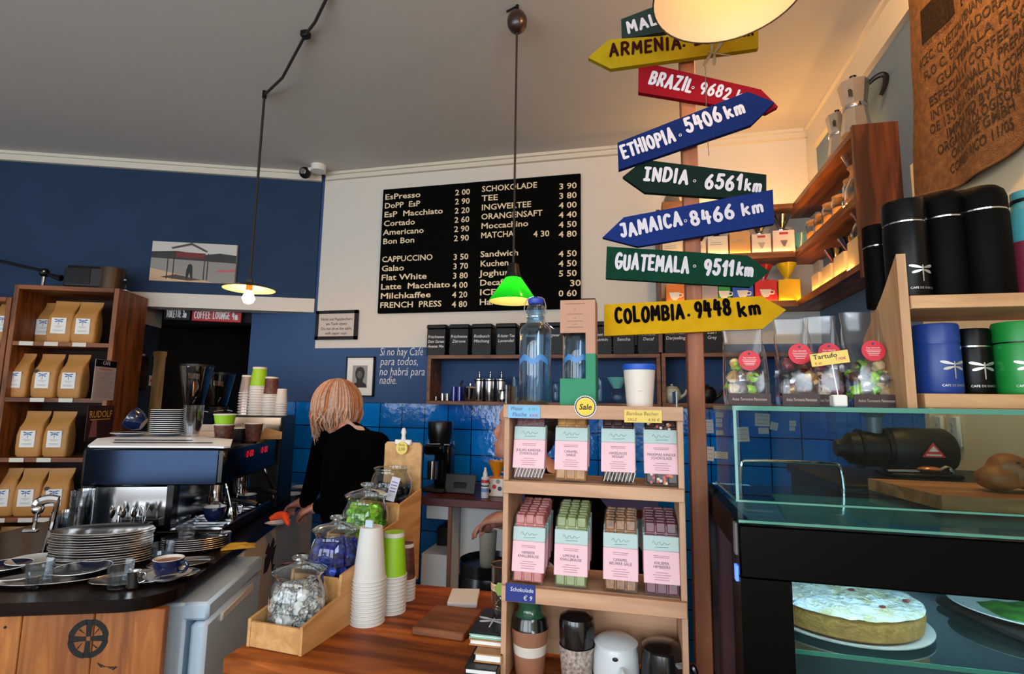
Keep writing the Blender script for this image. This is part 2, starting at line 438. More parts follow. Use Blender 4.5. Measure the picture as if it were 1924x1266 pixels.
def ordinal(i): return ['first', 'second', 'third', 'fourth', 'fifth', 'sixth', 'seventh', 'eighth', 'ninth', 'tenth', 'eleventh', 'twelfth', 'thirteenth', 'fourteenth', 'fifteenth', 'sixteenth', 'seventeenth', 'eighteenth', 'nineteenth', 'twentieth'][i]

# shared materials
M_white = mat('matte_white', (225, 220, 212), 0.7)
M_black = mat('black_plastic', (8, 8, 9), 0.4, spec=.35)
M_blackm = mat('black_metal', (11, 11, 12), 0.4, 0.2, spec=.35)
M_steel = mat('polished_steel', (200, 200, 202), 0.14, 1.0)
M_brushed = mat('brushed_steel', (178, 178, 180), 0.3, 1.0)
M_chrome = mat('chrome', (225, 226, 228), 0.05, 1.0)
M_paper = mat('white_paper', (232, 230, 226), 0.75)
M_ink = mat('black_ink', (14, 12, 12), 0.6)
M_chalk = mat('white_chalk', (225, 226, 228), 0.8)
M_glass = glass('clear_glass')
M_glassedge = mat('green_glass_edge', (70, 135, 118), 0.1, coat=0.5)
M_ply = wood('birch_plywood', (206, 160, 112), (182, 134, 90), 'X', 5, 0.5)
M_plyz = wood('birch_plywood_upright', (204, 160, 114), (178, 132, 90), 'Z', 5, 0.5)
M_navy = mat('navy_ceramic', (18, 30, 66), 0.12, coat=0.6)
M_cream = mat('cream_ceramic', (236, 232, 224), 0.2, coat=0.4)
# ================================================================ the room
WY, RWX, CEIL = 3.25, 1.04, 3.11
def tile_mat():
    m = bpy.data.materials.new('glazed_blue_tile'); m.use_nodes = True
    nt = m.node_tree; b = nt.nodes['Principled BSDF']
    tc = nt.nodes.new('ShaderNodeTexCoord'); sp = nt.nodes.new('ShaderNodeSeparateXYZ'); nt.links.new(tc.outputs['Object'], sp.inputs[0])
    cb = nt.nodes.new('ShaderNodeCombineXYZ')
    sm = nt.nodes.new('ShaderNodeMath'); sm.operation = 'ADD'          # runs along X on the back wall, along Y on the side wall
    nt.links.new(sp.outputs['X'], sm.inputs[0]); nt.links.new(sp.outputs['Y'], sm.inputs[1])
    nt.links.new(sm.outputs[0], cb.inputs['X'])
    zo = nt.nodes.new('ShaderNodeMath'); zo.operation = 'ADD'; zo.inputs[1].default_value = -1.466 + 0.16 * 20
    nt.links.new(sp.outputs['Z'], zo.inputs[0]); nt.links.new(zo.outputs[0], cb.inputs['Y'])
    br = nt.nodes.new('ShaderNodeTexBrick'); br.offset = 0; br.squash = 1
    br.inputs['Scale'].default_value = 1.0; br.inputs['Brick Width'].default_value = 0.16; br.inputs['Row Height'].default_value = 0.16
    br.inputs['Mortar Size'].default_value = 0.0035; br.inputs['Mortar Smooth'].default_value = 0.3
    br.inputs['Color1'].default_value = lin((6, 132, 232)); br.inputs['Color2'].default_value = lin((4, 98, 190)); br.inputs['Mortar'].default_value = lin((8, 18, 40))
    nt.links.new(cb.outputs[0], br.inputs['Vector'])
    nt.links.new(br.outputs['Color'], b.inputs['Base Color'])
    n = nt.nodes.new('ShaderNodeTexNoise'); n.inputs['Scale'].default_value = 22; n.inputs['Detail'].default_value = 3
    nt.links.new(tc.outputs['Object'], n.inputs['Vector'])
    ad = nt.nodes.new('ShaderNodeMath'); ad.operation = 'MULTIPLY_ADD'; ad.inputs[1].default_value = 0.55
    iv = nt.nodes.new('ShaderNodeMath'); iv.operation = 'SUBTRACT'; iv.inputs[0].default_value = 1.0
    nt.links.new(br.outputs['Fac'], iv.inputs[1]); nt.links.new(n.outputs['Fac'], ad.inputs[0]); nt.links.new(iv.outputs[0], ad.inputs[2])
    bp = nt.nodes.new('ShaderNodeBump'); bp.inputs['Strength'].default_value = 0.65; bp.inputs['Distance'].default_value = 0.006
    nt.links.new(ad.outputs[0], bp.inputs['Height']); nt.links.new(bp.outputs['Normal'], b.inputs['Normal'])
    b.inputs['Roughness'].default_value = 0.10; b.inputs['Specular IOR Level'].default_value = 0.6
    return m
M_tile = tile_mat()
M_wallwhite = mat('wall_white_paint', (214, 208, 198), 0.85, bump=0.05, bscale=40)
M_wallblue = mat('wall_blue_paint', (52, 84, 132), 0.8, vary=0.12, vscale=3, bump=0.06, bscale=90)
M_wallnavy = mat('wall_navy', (26, 53, 84), 0.85, vary=0.15, vscale=3, bump=0.06, bscale=90)  # darker blue than the band on the back wall
M_wallsky = mat('wall_greyblue_paint', (100, 124, 150), 0.8)
M_wallcream = mat('wall_cream_paint', (238, 222, 186), 0.85, bump=0.04, bscale=30)
M_ceil = mat('ceiling_paint', (196, 191, 184), 0.9, bump=0.04, bscale=25)
M_dark = mat('unlit_dark', (18, 20, 26), 0.9)  # darkness of the unlit hall and door head put into the colour
M_floor = wood('floor_boards', (104, 70, 44), (70, 44, 28), 'Y', 6, 0.5, plank=0.14)

mb = MB(); mb.box((-1.9, 1.2, -0.05), (8.4, 8.6, 0.1), M_floor); structure(mb.build('floor'))
mb = MB(); mb.box((-1.9, 1.2, CEIL + 0.05), (8.4, 8.6, 0.1), M_ceil); structure(mb.build('ceiling'))
# back wall: tiles, blue band, white upper part, with the doorway at its left end
mb = MB(); xl, xr, xd = -2.70, RWX + .1, -3.49
mb.box(((xl + xr) / 2, WY + .06, 1.466 / 2), (xr - xl, .12, 1.466), M_tile)
mb.box(((xl - 2.168) / 2, WY + .06, (1.466 + CEIL) / 2), (-2.168 - xl, .12, CEIL - 1.466), M_wallblue)
mb.box(((-2.168 + xr) / 2, WY + .06, (1.466 + 1.838) / 2), (xr + 2.168, .12, 1.838 - 1.466), M_wallblue)
mb.box(((-2.168 + xr) / 2, WY + .06, (1.838 + CEIL) / 2), (xr + 2.168, .12, CEIL - 1.838), M_wallwhite)
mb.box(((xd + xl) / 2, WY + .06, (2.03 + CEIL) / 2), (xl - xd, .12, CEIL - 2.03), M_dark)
back = structure(mb.build('wall_back'))
mb = MB(); MW = T(0, 3.248, 0) @ FRONT
for (s, px, py, px2) in (('Si no hay Café', 713, 668, 795), ('para todos,', 714, 686, 785), ('no habrá para', 712, 705, 798), ('nadie.', 712, 721, 745)):
    a = at(px, py, Y=3.248); b = at(px2, py, Y=3.248)
    mb.text(s, 0.078, M_chalk, T(a.x, 3.248, a.z) @ FRONT, shear=0.18, width=b.x - a.x, bold=-0.004, thick=0.001)
mb.build('wall_lettering', back, label='white hand-lettered Spanish verse painted on the blue band')
# blue wall on the left, 20.6 degrees off the back wall, with its opening under a white lintel
MUV = T(B0) @ RZ(TH)
def wallpiece(mb, u0, u1, v0, v1, z0, z1, m): mb.box(((u0 + u1) / 2, (v0 + v1) / 2, (z0 + z1) / 2), (u1 - u0, v1 - v0, z1 - z0), m, MUV)
mb = MB()
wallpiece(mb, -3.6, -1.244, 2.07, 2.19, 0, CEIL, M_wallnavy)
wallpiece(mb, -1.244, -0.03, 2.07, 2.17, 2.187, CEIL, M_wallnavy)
structure(mb.build('wall_left'))
mb = MB(); wallpiece(mb, -1.244, -0.028, 2.062, 2.18, 2.09, 2.187, M_wallwhite); structure(mb.build('trim_1'))
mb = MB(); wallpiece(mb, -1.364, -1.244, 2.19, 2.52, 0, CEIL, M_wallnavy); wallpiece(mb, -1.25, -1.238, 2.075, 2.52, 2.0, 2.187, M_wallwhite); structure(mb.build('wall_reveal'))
# the unlit hall behind the doorway
mb = MB()
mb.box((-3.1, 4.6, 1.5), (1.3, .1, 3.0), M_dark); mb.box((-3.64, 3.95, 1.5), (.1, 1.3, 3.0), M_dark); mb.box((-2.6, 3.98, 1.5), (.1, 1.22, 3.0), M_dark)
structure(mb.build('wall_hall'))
mb = MB(); a = at(302, 657, Y=3.2); b = at(290, 768, Y=3.2)
mb.box((a.x, 3.2, 0.91), (.055, .05, 1.82), wood('pale_pine', (190, 160, 112), (160, 128, 84), 'Z', 4)); mb.box((a.x - .005, 3.2, 1.80), (.075, .055, .035), _mats['pale_pine'])
structure(mb.build('trim_2'))
# right wall: grey-blue at the back, cream towards the front, dark tiles low down
mb = MB(); ys = 2.19
mb.box((RWX + .05, (ys + WY) / 2, 0.83), (.1, WY - ys, 1.66), M_tile)
mb.box((RWX + .05, (ys + WY) / 2, (1.66 + CEIL) / 2), (.1, WY - ys, CEIL - 1.66), M_wallsky)
for (y0, y1, z0, z1) in ((-2.7, -1.98, 0, 2.4), (-.32, ys, 0, 2.4), (-1.98, -.32, 0, 1.62)): mb.box((RWX + .05, (y0 + y1) / 2, (z0 + z1) / 2), (.1, y1 - y0, z1 - z0), M_wallcream)
for (y0, y1, z0) in ((-2.7, -1.98, 2.4), (-.32, ys, 2.4), (-1.98, -.32, 2.52)): mb.box((RWX + .05, (y0 + y1) / 2, (z0 + CEIL) / 2), (.1, y1 - y0, CEIL - z0), M_wallsky)
structure(mb.build('wall_right'))
mb = MB()
for (cy, cz, sy, sz) in ((-1.15, 1.65, 1.66, .06), (-1.15, 2.49, 1.66, .06), (-1.95, 2.07, .06, .78), (-.35, 2.07, .06, .78)): mb.box((RWX + .05, cy, cz), (.08, sy, sz), M_wallwhite)
w = structure(mb.build('window_4')); g = MB(); g.box((RWX + .05, -1.15, 2.07), (.008, 1.54, .78), M_glass); g.build('pane', w)  # window added to bring side daylight onto bar and fridge
# cornices
M_trim = mat('trim_paint', (214, 206, 190), 0.6)
mb = MB(); wallpiece(mb, -3.6, -0.03, 2.045, 2.075, 3.05, CEIL, M_trim); wallpiece(mb, -3.6, -0.03, 2.03, 2.075, 3.09, CEIL, M_trim); structure(mb.build('trim_3'))
mb = MB(); mb.box((-0.55, WY - .012, 3.085), (3.2, .028, .05), M_trim); mb.box((-0.55, WY - .02, 3.1), (3.2, .045, .02), M_trim); structure(mb.build('trim_4'))
mb = MB(); mb.box((RWX - .012, 0.3, 3.03), (.028, 5.8, .16), M_trim); mb.box((RWX - .02, 0.3, 3.1), (.05, 5.8, .02), M_trim)
mb.box((RWX - .01, 3.2, 2.6), (.024, .09, .9), M_trim); mb.box((RWX - .005, 2.19, 1.2), (.014, .03, .6), M_trim); structure(mb.build('trim_5'))
# wall to the street behind the photographer, with three windows
mb = MB(); Yf = -2.66
for (x0, x1, z0, z1) in ((-6, 1.14, 0, .55), (-6, 1.14, 2.55, CEIL), (-6, -4.85, .55, 2.55), (-3.05, -2.65, .55, 2.55), (-.45, -.25, .55, 2.55), (.85, 1.14, .55, 2.55)):
    mb.box(((x0 + x1) / 2, Yf, (z0 + z1) / 2), (x1 - x0, .16, z1 - z0), M_wallwhite)
structure(mb.build('wall_front'))
for i, (x0, x1) in enumerate(((-4.85, -3.05), (-2.65, -.45), (-.25, .85))):
    mb = MB(); xm = (x0 + x1) / 2
    for (cx, cz, sx, sz) in ((xm, .59, x1 - x0, .08), (xm, 2.51, x1 - x0, .08), (x0 + .04, 1.55, .08, 2.0), (x1 - .04, 1.55, .08, 2.0)):
        mb.box((cx, Yf, cz), (sx, .09, sz), M_trim)
    w = structure(mb.build('window_%d' % (i + 1)))
    g = MB(); g.box((xm, Yf, 1.55), (x1 - x0 - .14, .008, 1.86), M_glass); g.build('pane', w)
mb = MB(); mb.box((-5.65, 0.3, CEIL / 2), (.1, 6, CEIL), M_wallwhite); structure(mb.build('wall_side'))
# ================================================================ on the back wall
def slab(mb, px0, py0, px1, py1, Y, d, m, bev=0):     # upright board facing the room: front face on plane Y, thickness d behind it
    a = at(px0, py0, Y=Y); b = at(px1, py1, Y=Y)
    mb.box(((a.x + b.x) / 2, Y + d / 2, (a.z + b.z) / 2), (abs(b.x - a.x), d, abs(a.z - b.z)), m, bev=bev)
    return a, b
# --- letter board
M_board = mat('board_black_felt', (3, 3, 3), 0.9, spec=.1)
M_letter = mat('board_letters', (236, 214, 176), 0.5)
x0, x1, z0, z1 = -1.69, -0.312, 2.07, 2.95
t = thing('menu_board', 'large black letter board menu with cream lettering on white back wall', 'menu board', (x0, WY - .028, z0))
mb = MB(); mb.box(((x1 - x0) / 2, .014, (z1 - z0) / 2), (x1 - x0, .026, z1 - z0), M_board, bev=.003)
mb.build('panel', t)
mb = MB()
for i in range(44): mb.box(((x1 - x0) / 2, -.0005, .01 + i * .02), (x1 - x0 - .01, .003, .008), M_board)
mb.build('grooved_face', t)
L = [('EsPresso', '2 00', 'SCHOKOLADE', '3 90'), ('DoPP  EsP', '2 90', 'TEE', '3 80'), ('EsP  Macchiato', '2 20', 'INGWERTEE', '4 00'), ('Cortado', '2 60', 'ORANGENSAFT', '4 40'),
     ('Americano', '2 90', 'Moccachino', '4 50'), ('Bon Bon', '2 90', 'MATCHA', '4 80'), None,
     ('CAPPUCCINO', '3 50', 'Sandwich', '4 50'), ('Galao', '3 70', 'Kuchen', '4 50'), ('Flat White', '3 80', 'Joghurt', '5 50'), ('Latte  Macchiato', '4 00', 'Decaf', '30'), ('Milchkaffee', '4 20', 'ICE', '0 60'), ('FRENCH  PRESS', '4 80', 'Hafer', '')]
def menu_line(s, x, z, w, h=.056):
    m_ = MB(); m_.text(s, h, M_letter, T(x - x0, -.0035, z - z0 - h * .36) @ FRONT, bold=.014, width=w); m_.build('menu_lettering', t)
for i, row in enumerate(L):
    if not row: continue
    z = 2.892 - i * .0639
    menu_line(row[0], -1.672, z, len(row[0].replace('  ', ' ')) * .0285 * (1.3 if row[0].isupper() else 1.17))
    menu_line(row[1], -1.155, z - .008, .105)
    menu_line(row[2], -.968, z + .002, len(row[2]) * .0295 * (1.27 if row[2].isupper() else 1.08))
    if row[3]: menu_line(row[3], -.45 if len(row[3]) > 2 else -.38, z - .022, .115 if len(row[3]) > 2 else .07)
menu_line('4 30', -.615, 2.892 - 5 * .0639 - .01, .105)
# --- two framed sheets
def framed(name, label, cat, px, Y, lines, pic=None):
    a = at(px[0], px[1], Y=Y); b = at(px[2], px[3], Y=Y); w = b.x - a.x; h = a.z - b.z
    t = thing(name, label, cat, (a.x, Y, b.z))
    fw = .022 if pic is None else .008
    mb = MB()
    for c, d in (((w / 2, .01, fw / 2), (w, .02, fw)), ((w / 2, .01, h - fw / 2), (w, .02, fw)), ((fw / 2, .01, h / 2), (fw, .02, h)), ((w - fw / 2, .01, h / 2), (fw, .02, h))): mb.box(c, d, M_black)
    mb.build('frame', t)
    mb = MB(); mb.box((w / 2, .012, h / 2), (w - 2 * fw + .002, .012, h - 2 * fw + .002), M_paper if pic else mat('greyed_sheet', (202, 190, 180), .7)); sh = mb.build('sheet', t)
    mb = MB()
    for i, s in enumerate(lines): mb.text(s, .026, M_ink, T(w / 2, .0055, h * .66 - i * .033) @ FRONT, 'C', bold=.01)
    if pic:                                       # a generic dark head-and-shoulders print
        cx, cz = w / 2, h * .5; g = mat('print_dark', (34, 33, 34), .6); lt = mat('print_light', (150, 148, 146), .6); md = mat('print_mid', (92, 90, 89), .6)
        FM = T(cx, .0052, cz) @ FRONT
        mb.poly([(-.055, -.075, 0), (.055, -.075, 0), (.055, .075, 0), (-.055, .075, 0)], [(0, 1, 2, 3)], lt, FM, True)
        mb.prism([(-.05, -.075), (-.045, -.05), (-.02, -.038), (-.022, -.02), (-.032, 0), (-.034, .03), (-.024, .058), (0, .067), (.024, .058), (.036, .03), (.034, 0), (.026, -.02), (.024, -.038), (.048, -.052), (.055, -.075)], .0002, .0005, g, FM)
        mb.prism([(.019 * math.cos(2 * PI * k / 14) - .002, .026 * math.sin(2 * PI * k / 14) + .012) for k in range(14)], .0006, .0009, md, FM)
    if mb.v: mb.build('printing' if pic else 'lettering', sh)
    return t
framed('framed_notice', 'small black-framed printed notice about paper cups on white wall', 'sign', (594, 584, 669, 637), 3.225, ['Nicht mit Pappbechern', 'am Tisch sitzen', 'Do not sit at the table', 'with paper cups'])
framed('framed_portrait', 'thin black-framed portrait print with white mat on the blue wall', 'picture', (651, 670, 700, 745), 3.225, [], True)
# --- two wall shelves made as open boxes
M_shelfw = wood('wall_shelf_wood', (128, 84, 56), (88, 54, 34), 'X', 6, .55)
M_shelfback = mat('shelf_back_blue', (30, 66, 112), .7)
def shelf_box(x0, x1, z0, z1, label, Yf=3.05):
    t = thing('wall_shelf', label, 'shelf', ((x0 + x1) / 2, WY, z0)); w = x1 - x0; d = WY - Yf; k = .022
    for nm, c, s in (('bottom_board', (0, -d / 2, k / 2), (w, d - .002, k)), ('top_board', (0, -d / 2, z1 - z0 - k / 2), (w, d - .002, k)), ('side_board', (-w / 2 + k / 2, -d / 2, (z1 - z0) / 2), (k, d - .004, z1 - z0 - 2 * k)), ('side_board', (w / 2 - k / 2, -d / 2, (z1 - z0) / 2), (k, d - .004, z1 - z0 - 2 * k))):
        mb = MB(); mb.box(c, s, M_shelfw, bev=.001); mb.build(nm, t)
    mb = MB(); mb.box((0, -.006, (z1 - z0) / 2), (w - 2 * k, .006, z1 - z0 - 2 * k), M_shelfback); mb.build('back_panel', t, label='blue back panel')
    return t
shelf_box(-1.243, .152, 1.463, 1.766, 'brown open box wall shelf holding press pots under the first tea tins')
shelf_box(.157, 1.035, 1.470, 1.770, 'brown open box wall shelf right of the signpost behind the truffle bags')
# --- black tea tins on top
M_tin = mat('black_tin', (6, 6, 6), .42, spec=.25)
def tea_tin(x, text, label, w=.125, h=.195, z=1.766, Y=3.14):
    t = thing('tea_tin', label, 'tin', (x, Y, z), group='black tea tins on the wall shelves')
    mb = MB(); mb.box((0, 0, h * .43), (w, w, h * .86), M_tin, bev=.004)
    for q in (.12, .2): mb.box((0, 0, h * q), (w + .003, w + .003, .004), M_tin)
    mb.build('canister', t)
    mb = MB(); mb.box((0, 0, h * .93), (w + .006, w + .006, h * .14), M_tin, bev=.006); mb.build('lid', t)
    mb = MB()
    for i, s in enumerate(text): mb.text(s, .026, M_chalk, T(0, -w / 2 - .001, h * .56 - i * .03) @ FRONT, 'C', shear=.15, width=min(w * .86, len(s) * .0125), bold=.004)
    mb.build('lettering', t)
tins = [(826, ['Früchtetee', 'Dein Garten', 'Ananas Mix'], 'leftmost black tea tin with three lines of chalk writing'), (868, ['Früchtetee', 'Zitrone'], 'black tea tin chalked as fruit tea with lemon, second from the left'), (910, ['Rotbusch', 'Mischung'], 'black tea tin chalked as rooibos blend, third from the left'), (955, ['Kräuter Tee', 'Lavendel'], 'black tea tin chalked as herbal tea, left of the swing-top bottle'), (1000, ['Assam'], 'black tea tin hidden behind the swing-top bottle'), (1043, ['Ingwer'], 'black tea tin just left of the brown bottle carton'), (1090, ['Minze'], 'black tea tin behind the brown bottle carton'),
        (1131, ['Green Tea', 'Jasmin'], 'black tea tin just right of the brown bottle carton'), (1172, ['China', 'Sencha'], 'black tea tin chalked as Sencha under the yellow bottom arrow'), (1218, ['Sencha', 'Decaf'], 'black tea tin chalked as decaf left of the shelf joint'), (1268, ['First Flush', 'Darjeeling'], 'black tea tin chalked as Darjeeling left of the post'), (1335, ['Earl', 'Grey'], 'black tea tin chalked as Earl Grey right of the post')]
for px, tx, lb in tins: tea_tin(at(px, 640, Y=3.14).x, tx, lb, z=1.7665 if px < 1240 else 1.7705)
# --- what stands inside the first shelf
zf = 1.4855; YS = 3.13
def sx(px): return at(px, 745, Y=YS).x
M_cobalt = glass('cobalt_glass', (40, 60, 190), .25); M_cobs = mat('cobalt_solid', (20, 30, 130), .1, coat=.8)
for i, (px, h, r) in enumerate(((824, .026, .011), (836, .045, .016), (845, .045, .018))):
    mb = MB(); mb.lathe([(r * .8, 0), (r * .9, h * .5), (r, h), (r * .9, h), (r * .8, h * .12)], M_steel, seg=16, cap1=True)
    tag(mb.build('shot_measure', loc=(sx(px), YS - .04, zf)), ['tiny steel measure at the left end inside the wall shelf', 'steel measure between the tiny one and its twin', 'steel measure just left of the blue glasses'][i], 'cup', 'steel measures in the shelf')
for i, px in enumerate((856, 867)):
    mb = MB(); mb.lathe([(.0145, 0), (.016, .03), (.017, .088), (.015, .088), (.014, .008), (0, .008)], M_cobs, seg=16)
    tag(mb.build('blue_glass', loc=(sx(px), YS - .03 - .005 * i, zf)), ['left cobalt blue glass tumbler in the wall shelf', 'right cobalt blue glass tumbler in the wall shelf'][i], 'glass', 'blue glasses in the shelf')
t = thing('sugar_pot', 'squat steel lidded sugar pot with dark handle in the wall shelf', 'pot', (sx(886), YS - .03, zf))
mb = MB(); mb.lathe([(.03, 0), (.037, .01), (.038, .075), (.04, .08)], M_steel); mb.build('pot', t)
mb = MB(); mb.lathe([(.04, .08), (.036, .09), (0, .096)], M_steel, cap0=False); mb.cyl((0, 0, .095), .006, .014, M_steel); mb.build('lid', t)
mb = MB(); mb.tube([(-.038, 0, .03), (-.06, 0, .05), (-.062, 0, .1), (-.05, 0, .125)], .007, M_black); mb.build('handle', t)
for i, px in enumerate((903, 923, 944)):
    t = thing('french_press', ['left steel and glass press pot in the wall shelf', 'middle steel and glass press pot in the wall shelf', 'right steel and glass press pot in the wall shelf'][i], 'press pot', (sx(px), YS - .03, zf), R(75), group='press pots in the wall shelf')
    mb = MB(); mb.lathe([(.028, 0), (.03, .005), (.03, .125)], M_steel, cap1=False); mb.build('beaker', t)
    mb = MB(); mb.tube([(.03, 0, .11), (.052, 0, .108), (.054, 0, .05), (.03, 0, .03)], .005, M_black); mb.build('handle', t)
    mb = MB(); mb.lathe([(.031, .122), (.033, .128), (.033, .136), (.012, .146), (0, .147)], M_steel); mb.cyl((0, 0, .146), .003, .03, M_steel); mb.ball((0, 0, .178), .009, M_steel); mb.build('plunger', t)
    if i == 0: continue
t = thing('milk_jug', 'small steel cream jug in front of the right press pot', 'jug', (sx(951), YS - .085, zf))
mb = MB(); mb.lathe([(.022, 0), (.028, .02), (.018, .055), (.023, .07), (.02, .07), (.016, .055)], M_steel); mb.build('jug', t)
mb = MB(); mb.tube([(.02, 0, .06), (.036, 0, .05), (.03, 0, .025), (.022, 0, .02)], .003, M_steel); mb.build('handle', t)
M_thing = glass('pale_glass', (225, 240, 245), .3)
for i, (px, h, r, lb) in enumerate(((968, .15, .022, 'slim glass carafe standing left of the swing-top bottle'), (1046, .12, .03, 'tall drinking glass between bottle and carton'), (1066, .12, .03, 'drinking glass behind the carton window'), (1128, .15, .03, 'tall glass right of the brown carton'))):
    mb = MB(); mb.lathe([(r * .9, 0), (r, .01), (r, h * .6), (r * .8, h * .8), (r * .95, h), (r * .9, h), (r * .75, h * .8), (r * .92, h * .58), (r * .9, .012), (0, .012)], M_thing, seg=18)
    tag(mb.build('glass_carafe', loc=(sx(px), YS - .02, zf)), lb, 'glass', 'clear glasses inside the wall shelf')
t = thing('coffee_server', 'glass coffee server with turquoise filter cone beside the white bamboo cup', 'coffee server', (sx(1160), YS - .01, zf))
mb = MB(); mb.lathe([(.05, 0), (.058, .02), (.05, .07), (.045, .085)], M_thing, cap1=False); mb.build('server', t)
mb = MB(); mb.lathe([(.022, .085), (.06, .15), (.056, .15), (.018, .09)], mat('turquoise_plastic', (110, 190, 190), .35)); mb.build('filter_cone', t)
for nm, lb, px, m_, s in (('teapot', 'small pale grey teapot in the right wall shelf left of the post', 1262, mat('pale_glaze', (176, 182, 170), .25), 1.0), ('teapot', 'dark cast teapot in the right wall shelf right of the post', 1328, M_black, 1.0)):
    t = thing(nm, lb, 'teapot', (sx(px), YS - .02, 1.4925), group=None)
    mb = MB(); mb.lathe([(.028, 0), (.045, .02), (.05, .05), (.042, .078), (.034, .084)], m_); mb.build('pot', t)
    mb = MB(); mb.lathe([(.036, .084), (.03, .092), (0, .097)], m_); mb.ball((0, 0, .1), .008, m_); mb.build('lid', t)
    mb = MB(); mb.tube([(.042, 0, .03), (.07, 0, .05), (.08, 0, .075)], [.011, .008, .006], m_); mb.build('spout', t)
    mb = MB(); mb.tube([(-.044, 0, .07), (-.075, 0, .07), (-.075, 0, .035), (-.046, 0, .025)], .005, m_); mb.build('handle', t)
# --- security camera in the corner of ceiling and cornice
p = at(573, 328, Y=3.08)
t = thing('security_camera', 'small dark dome camera with white mount under the ceiling corner', 'camera', (p.x, p.y, CEIL))
mb = MB(); mb.cyl((.09, .02, -.045), .05, .045, M_white); mb.tube([(.06, .0, -.03), (0, 0, -.04)], .014, M_white); mb.build('mount', t)
mb = MB(); mb.ball((0, 0, -.055), .04, M_black); mb.build('housing', t); mb = MB(); mb.cyl((0, 0, 0), .02, .008, M_chrome, T(.01, -.036, -.062) @ RX(PI / 2)); mb.build('lens', t)
# --- printed canvas on the blue wall
a = at(291, 455, v=2.045); t = thing('photo_canvas', 'small stretched photo print of a lakeside hut hung on blue wall', 'picture', uvw(-1.108, 2.045, 2.266), TH)
w, h = .545, .275
mb = MB(); mb.box((w / 2, .012, h / 2), (w, .022, h), mat('canvas_edge', (190, 184, 172), .8)); cv = mb.build('canvas', t)
mb = MB(); FMc = T(0, .0, 0) @ FRONT
def pg(pts, m_, z): mb.poly([(x * w, y * h, z) for x, y in pts], [tuple(range(len(pts)))], m_, FMc, True)
Pm = lambda n, c: mat('photo_' + n, c, .6)
pg([(0, 0), (1, 0), (1, 1), (0, 1)], Pm('sky', (196, 192, 186)), .0002)
pg([(0, .5), (1, .5), (1, .72), (.8, .76), (.6, .7), (.3, .78), (0, .74)], Pm('hills', (44, 46, 46)), .0004)
pg([(0, 0), (1, 0), (1, .52), (0, .58)], Pm('water', (140, 136, 130)), .0006)
pg([(0, 0), (.75, 0), (.3, .2), (0, .32)], Pm('sand', (196, 166, 134)), .0008)
pg([(.12, .1), (.45, .03), (.62, .06), (.3, .18)], Pm('shade', (70, 58, 46)), .001)
pg([(.22, .86), (.46, 1.0), (.66, .8), (.64, .77), (.46, .94), (.24, .82)], Pm('roof', (74, 60, 52)), .0012)
pg([(.28, .62), (.62, .6), (.62, .74), (.28, .76)], Pm('sign', (110, 32, 28)), .0014)
for xx in (.19, .26, .62, .66): pg([(xx, .06), (xx + .014, .06), (xx + .012, .74), (xx, .74)], Pm('post', (52, 40, 32)), .0013)
pg([(.42, .08), (.44, .08), (.46, .24), (.48, .08), (.5, .1), (.49, .4), (.47, .46), (.44, .44), (.42, .3)], Pm('figure', (20, 20, 22)), .0016)
pg([(.78, .32), (1, .36), (1, .3), (.76, .28)], Pm('parasol', (190, 86, 92)), .0016)
mb.build('print', cv)
# --- direction boards under the lintel
def small_sign(px0, px1, py, text, m_, label):
    a = at(px0, py, v=2.22); b = at(px1, py, v=2.22); w = (b - a).length
    t = thing('direction_sign', label, 'sign', a - Vector((0, 0, .045)), TH + R(3 if m_ is M_sred else -2))
    mb = MB(); mb.box((w / 2, .009, .0475), (w, .016, .092), m_, bev=.004); bd = mb.build('board', t)
    mb = MB(); mb.strokes(text, .05, .0062, M_chalk, T(.02, -.0005, .022) @ FRONT, width=w - .045, jit=.05, seed=4, gap=.4); mb.build('lettering', t)
    mb = MB()
    for xx in (.05, w - .05): mb.tube([(xx, .009, .09), (xx, .009, .135)], .0025, M_blackm)
    mb.build('hanger', t)
M_sred = mat('sign_red_paint', (176, 22, 32), .5); M_sblk = mat('sign_black_paint', (22, 26, 34), .5)
small_sign(308, 358, 589, 'TOILETTE 3m', M_sblk, 'black hand-lettered restroom board hanging under the white lintel')
small_sign(360, 452, 591, 'COFFEE LOUNGE 4m', M_sred, 'red hand-lettered lounge board hanging under the white lintel')
# --- small things on the blue reveal beside the doorway
ur = -1.243
def on_reveal(px, py): return to_uv(at(px, py, u=ur))
q = on_reveal(262, 700); t = thing('small_picture', 'small dark hanging picture on the blue wall beside the bookcase', 'picture', uvw(ur + .0005, q.y, q.z), TH + PI / 2)
mb = MB(); mb.box((0, -.008, 0), (.16, .014, .24), M_black, bev=.003); mb.build('frame', t)
mb = MB(); mb.box((0, -.0165, -.01), (.13, .002, .19), mat('murky_print', (58, 48, 38), .5, vary=.8, vscale=25)); mb.build('print', t)
mb = MB(); mb.box((0, -.012, .127), (.04, .008, .012), M_white); mb.build('hanger', t)
q = on_reveal(285, 715); t = thing('first_aid_sticker', 'white square sticker with red cross on the blue wall', 'sticker', uvw(ur + .0005, q.y, q.z), TH + PI / 2)
mb = MB(); mb.box((0, -.001, 0), (.075, .002, .075), M_paper); mb.build('backing', t)
mb = MB(); Mr = mat('cross_red', (200, 20, 30), .5); mb.box((0, -.0025, 0), (.05, .001, .017), Mr); mb.box((0, -.0025, 0), (.017, .0012, .05), Mr); mb.build('cross', t)
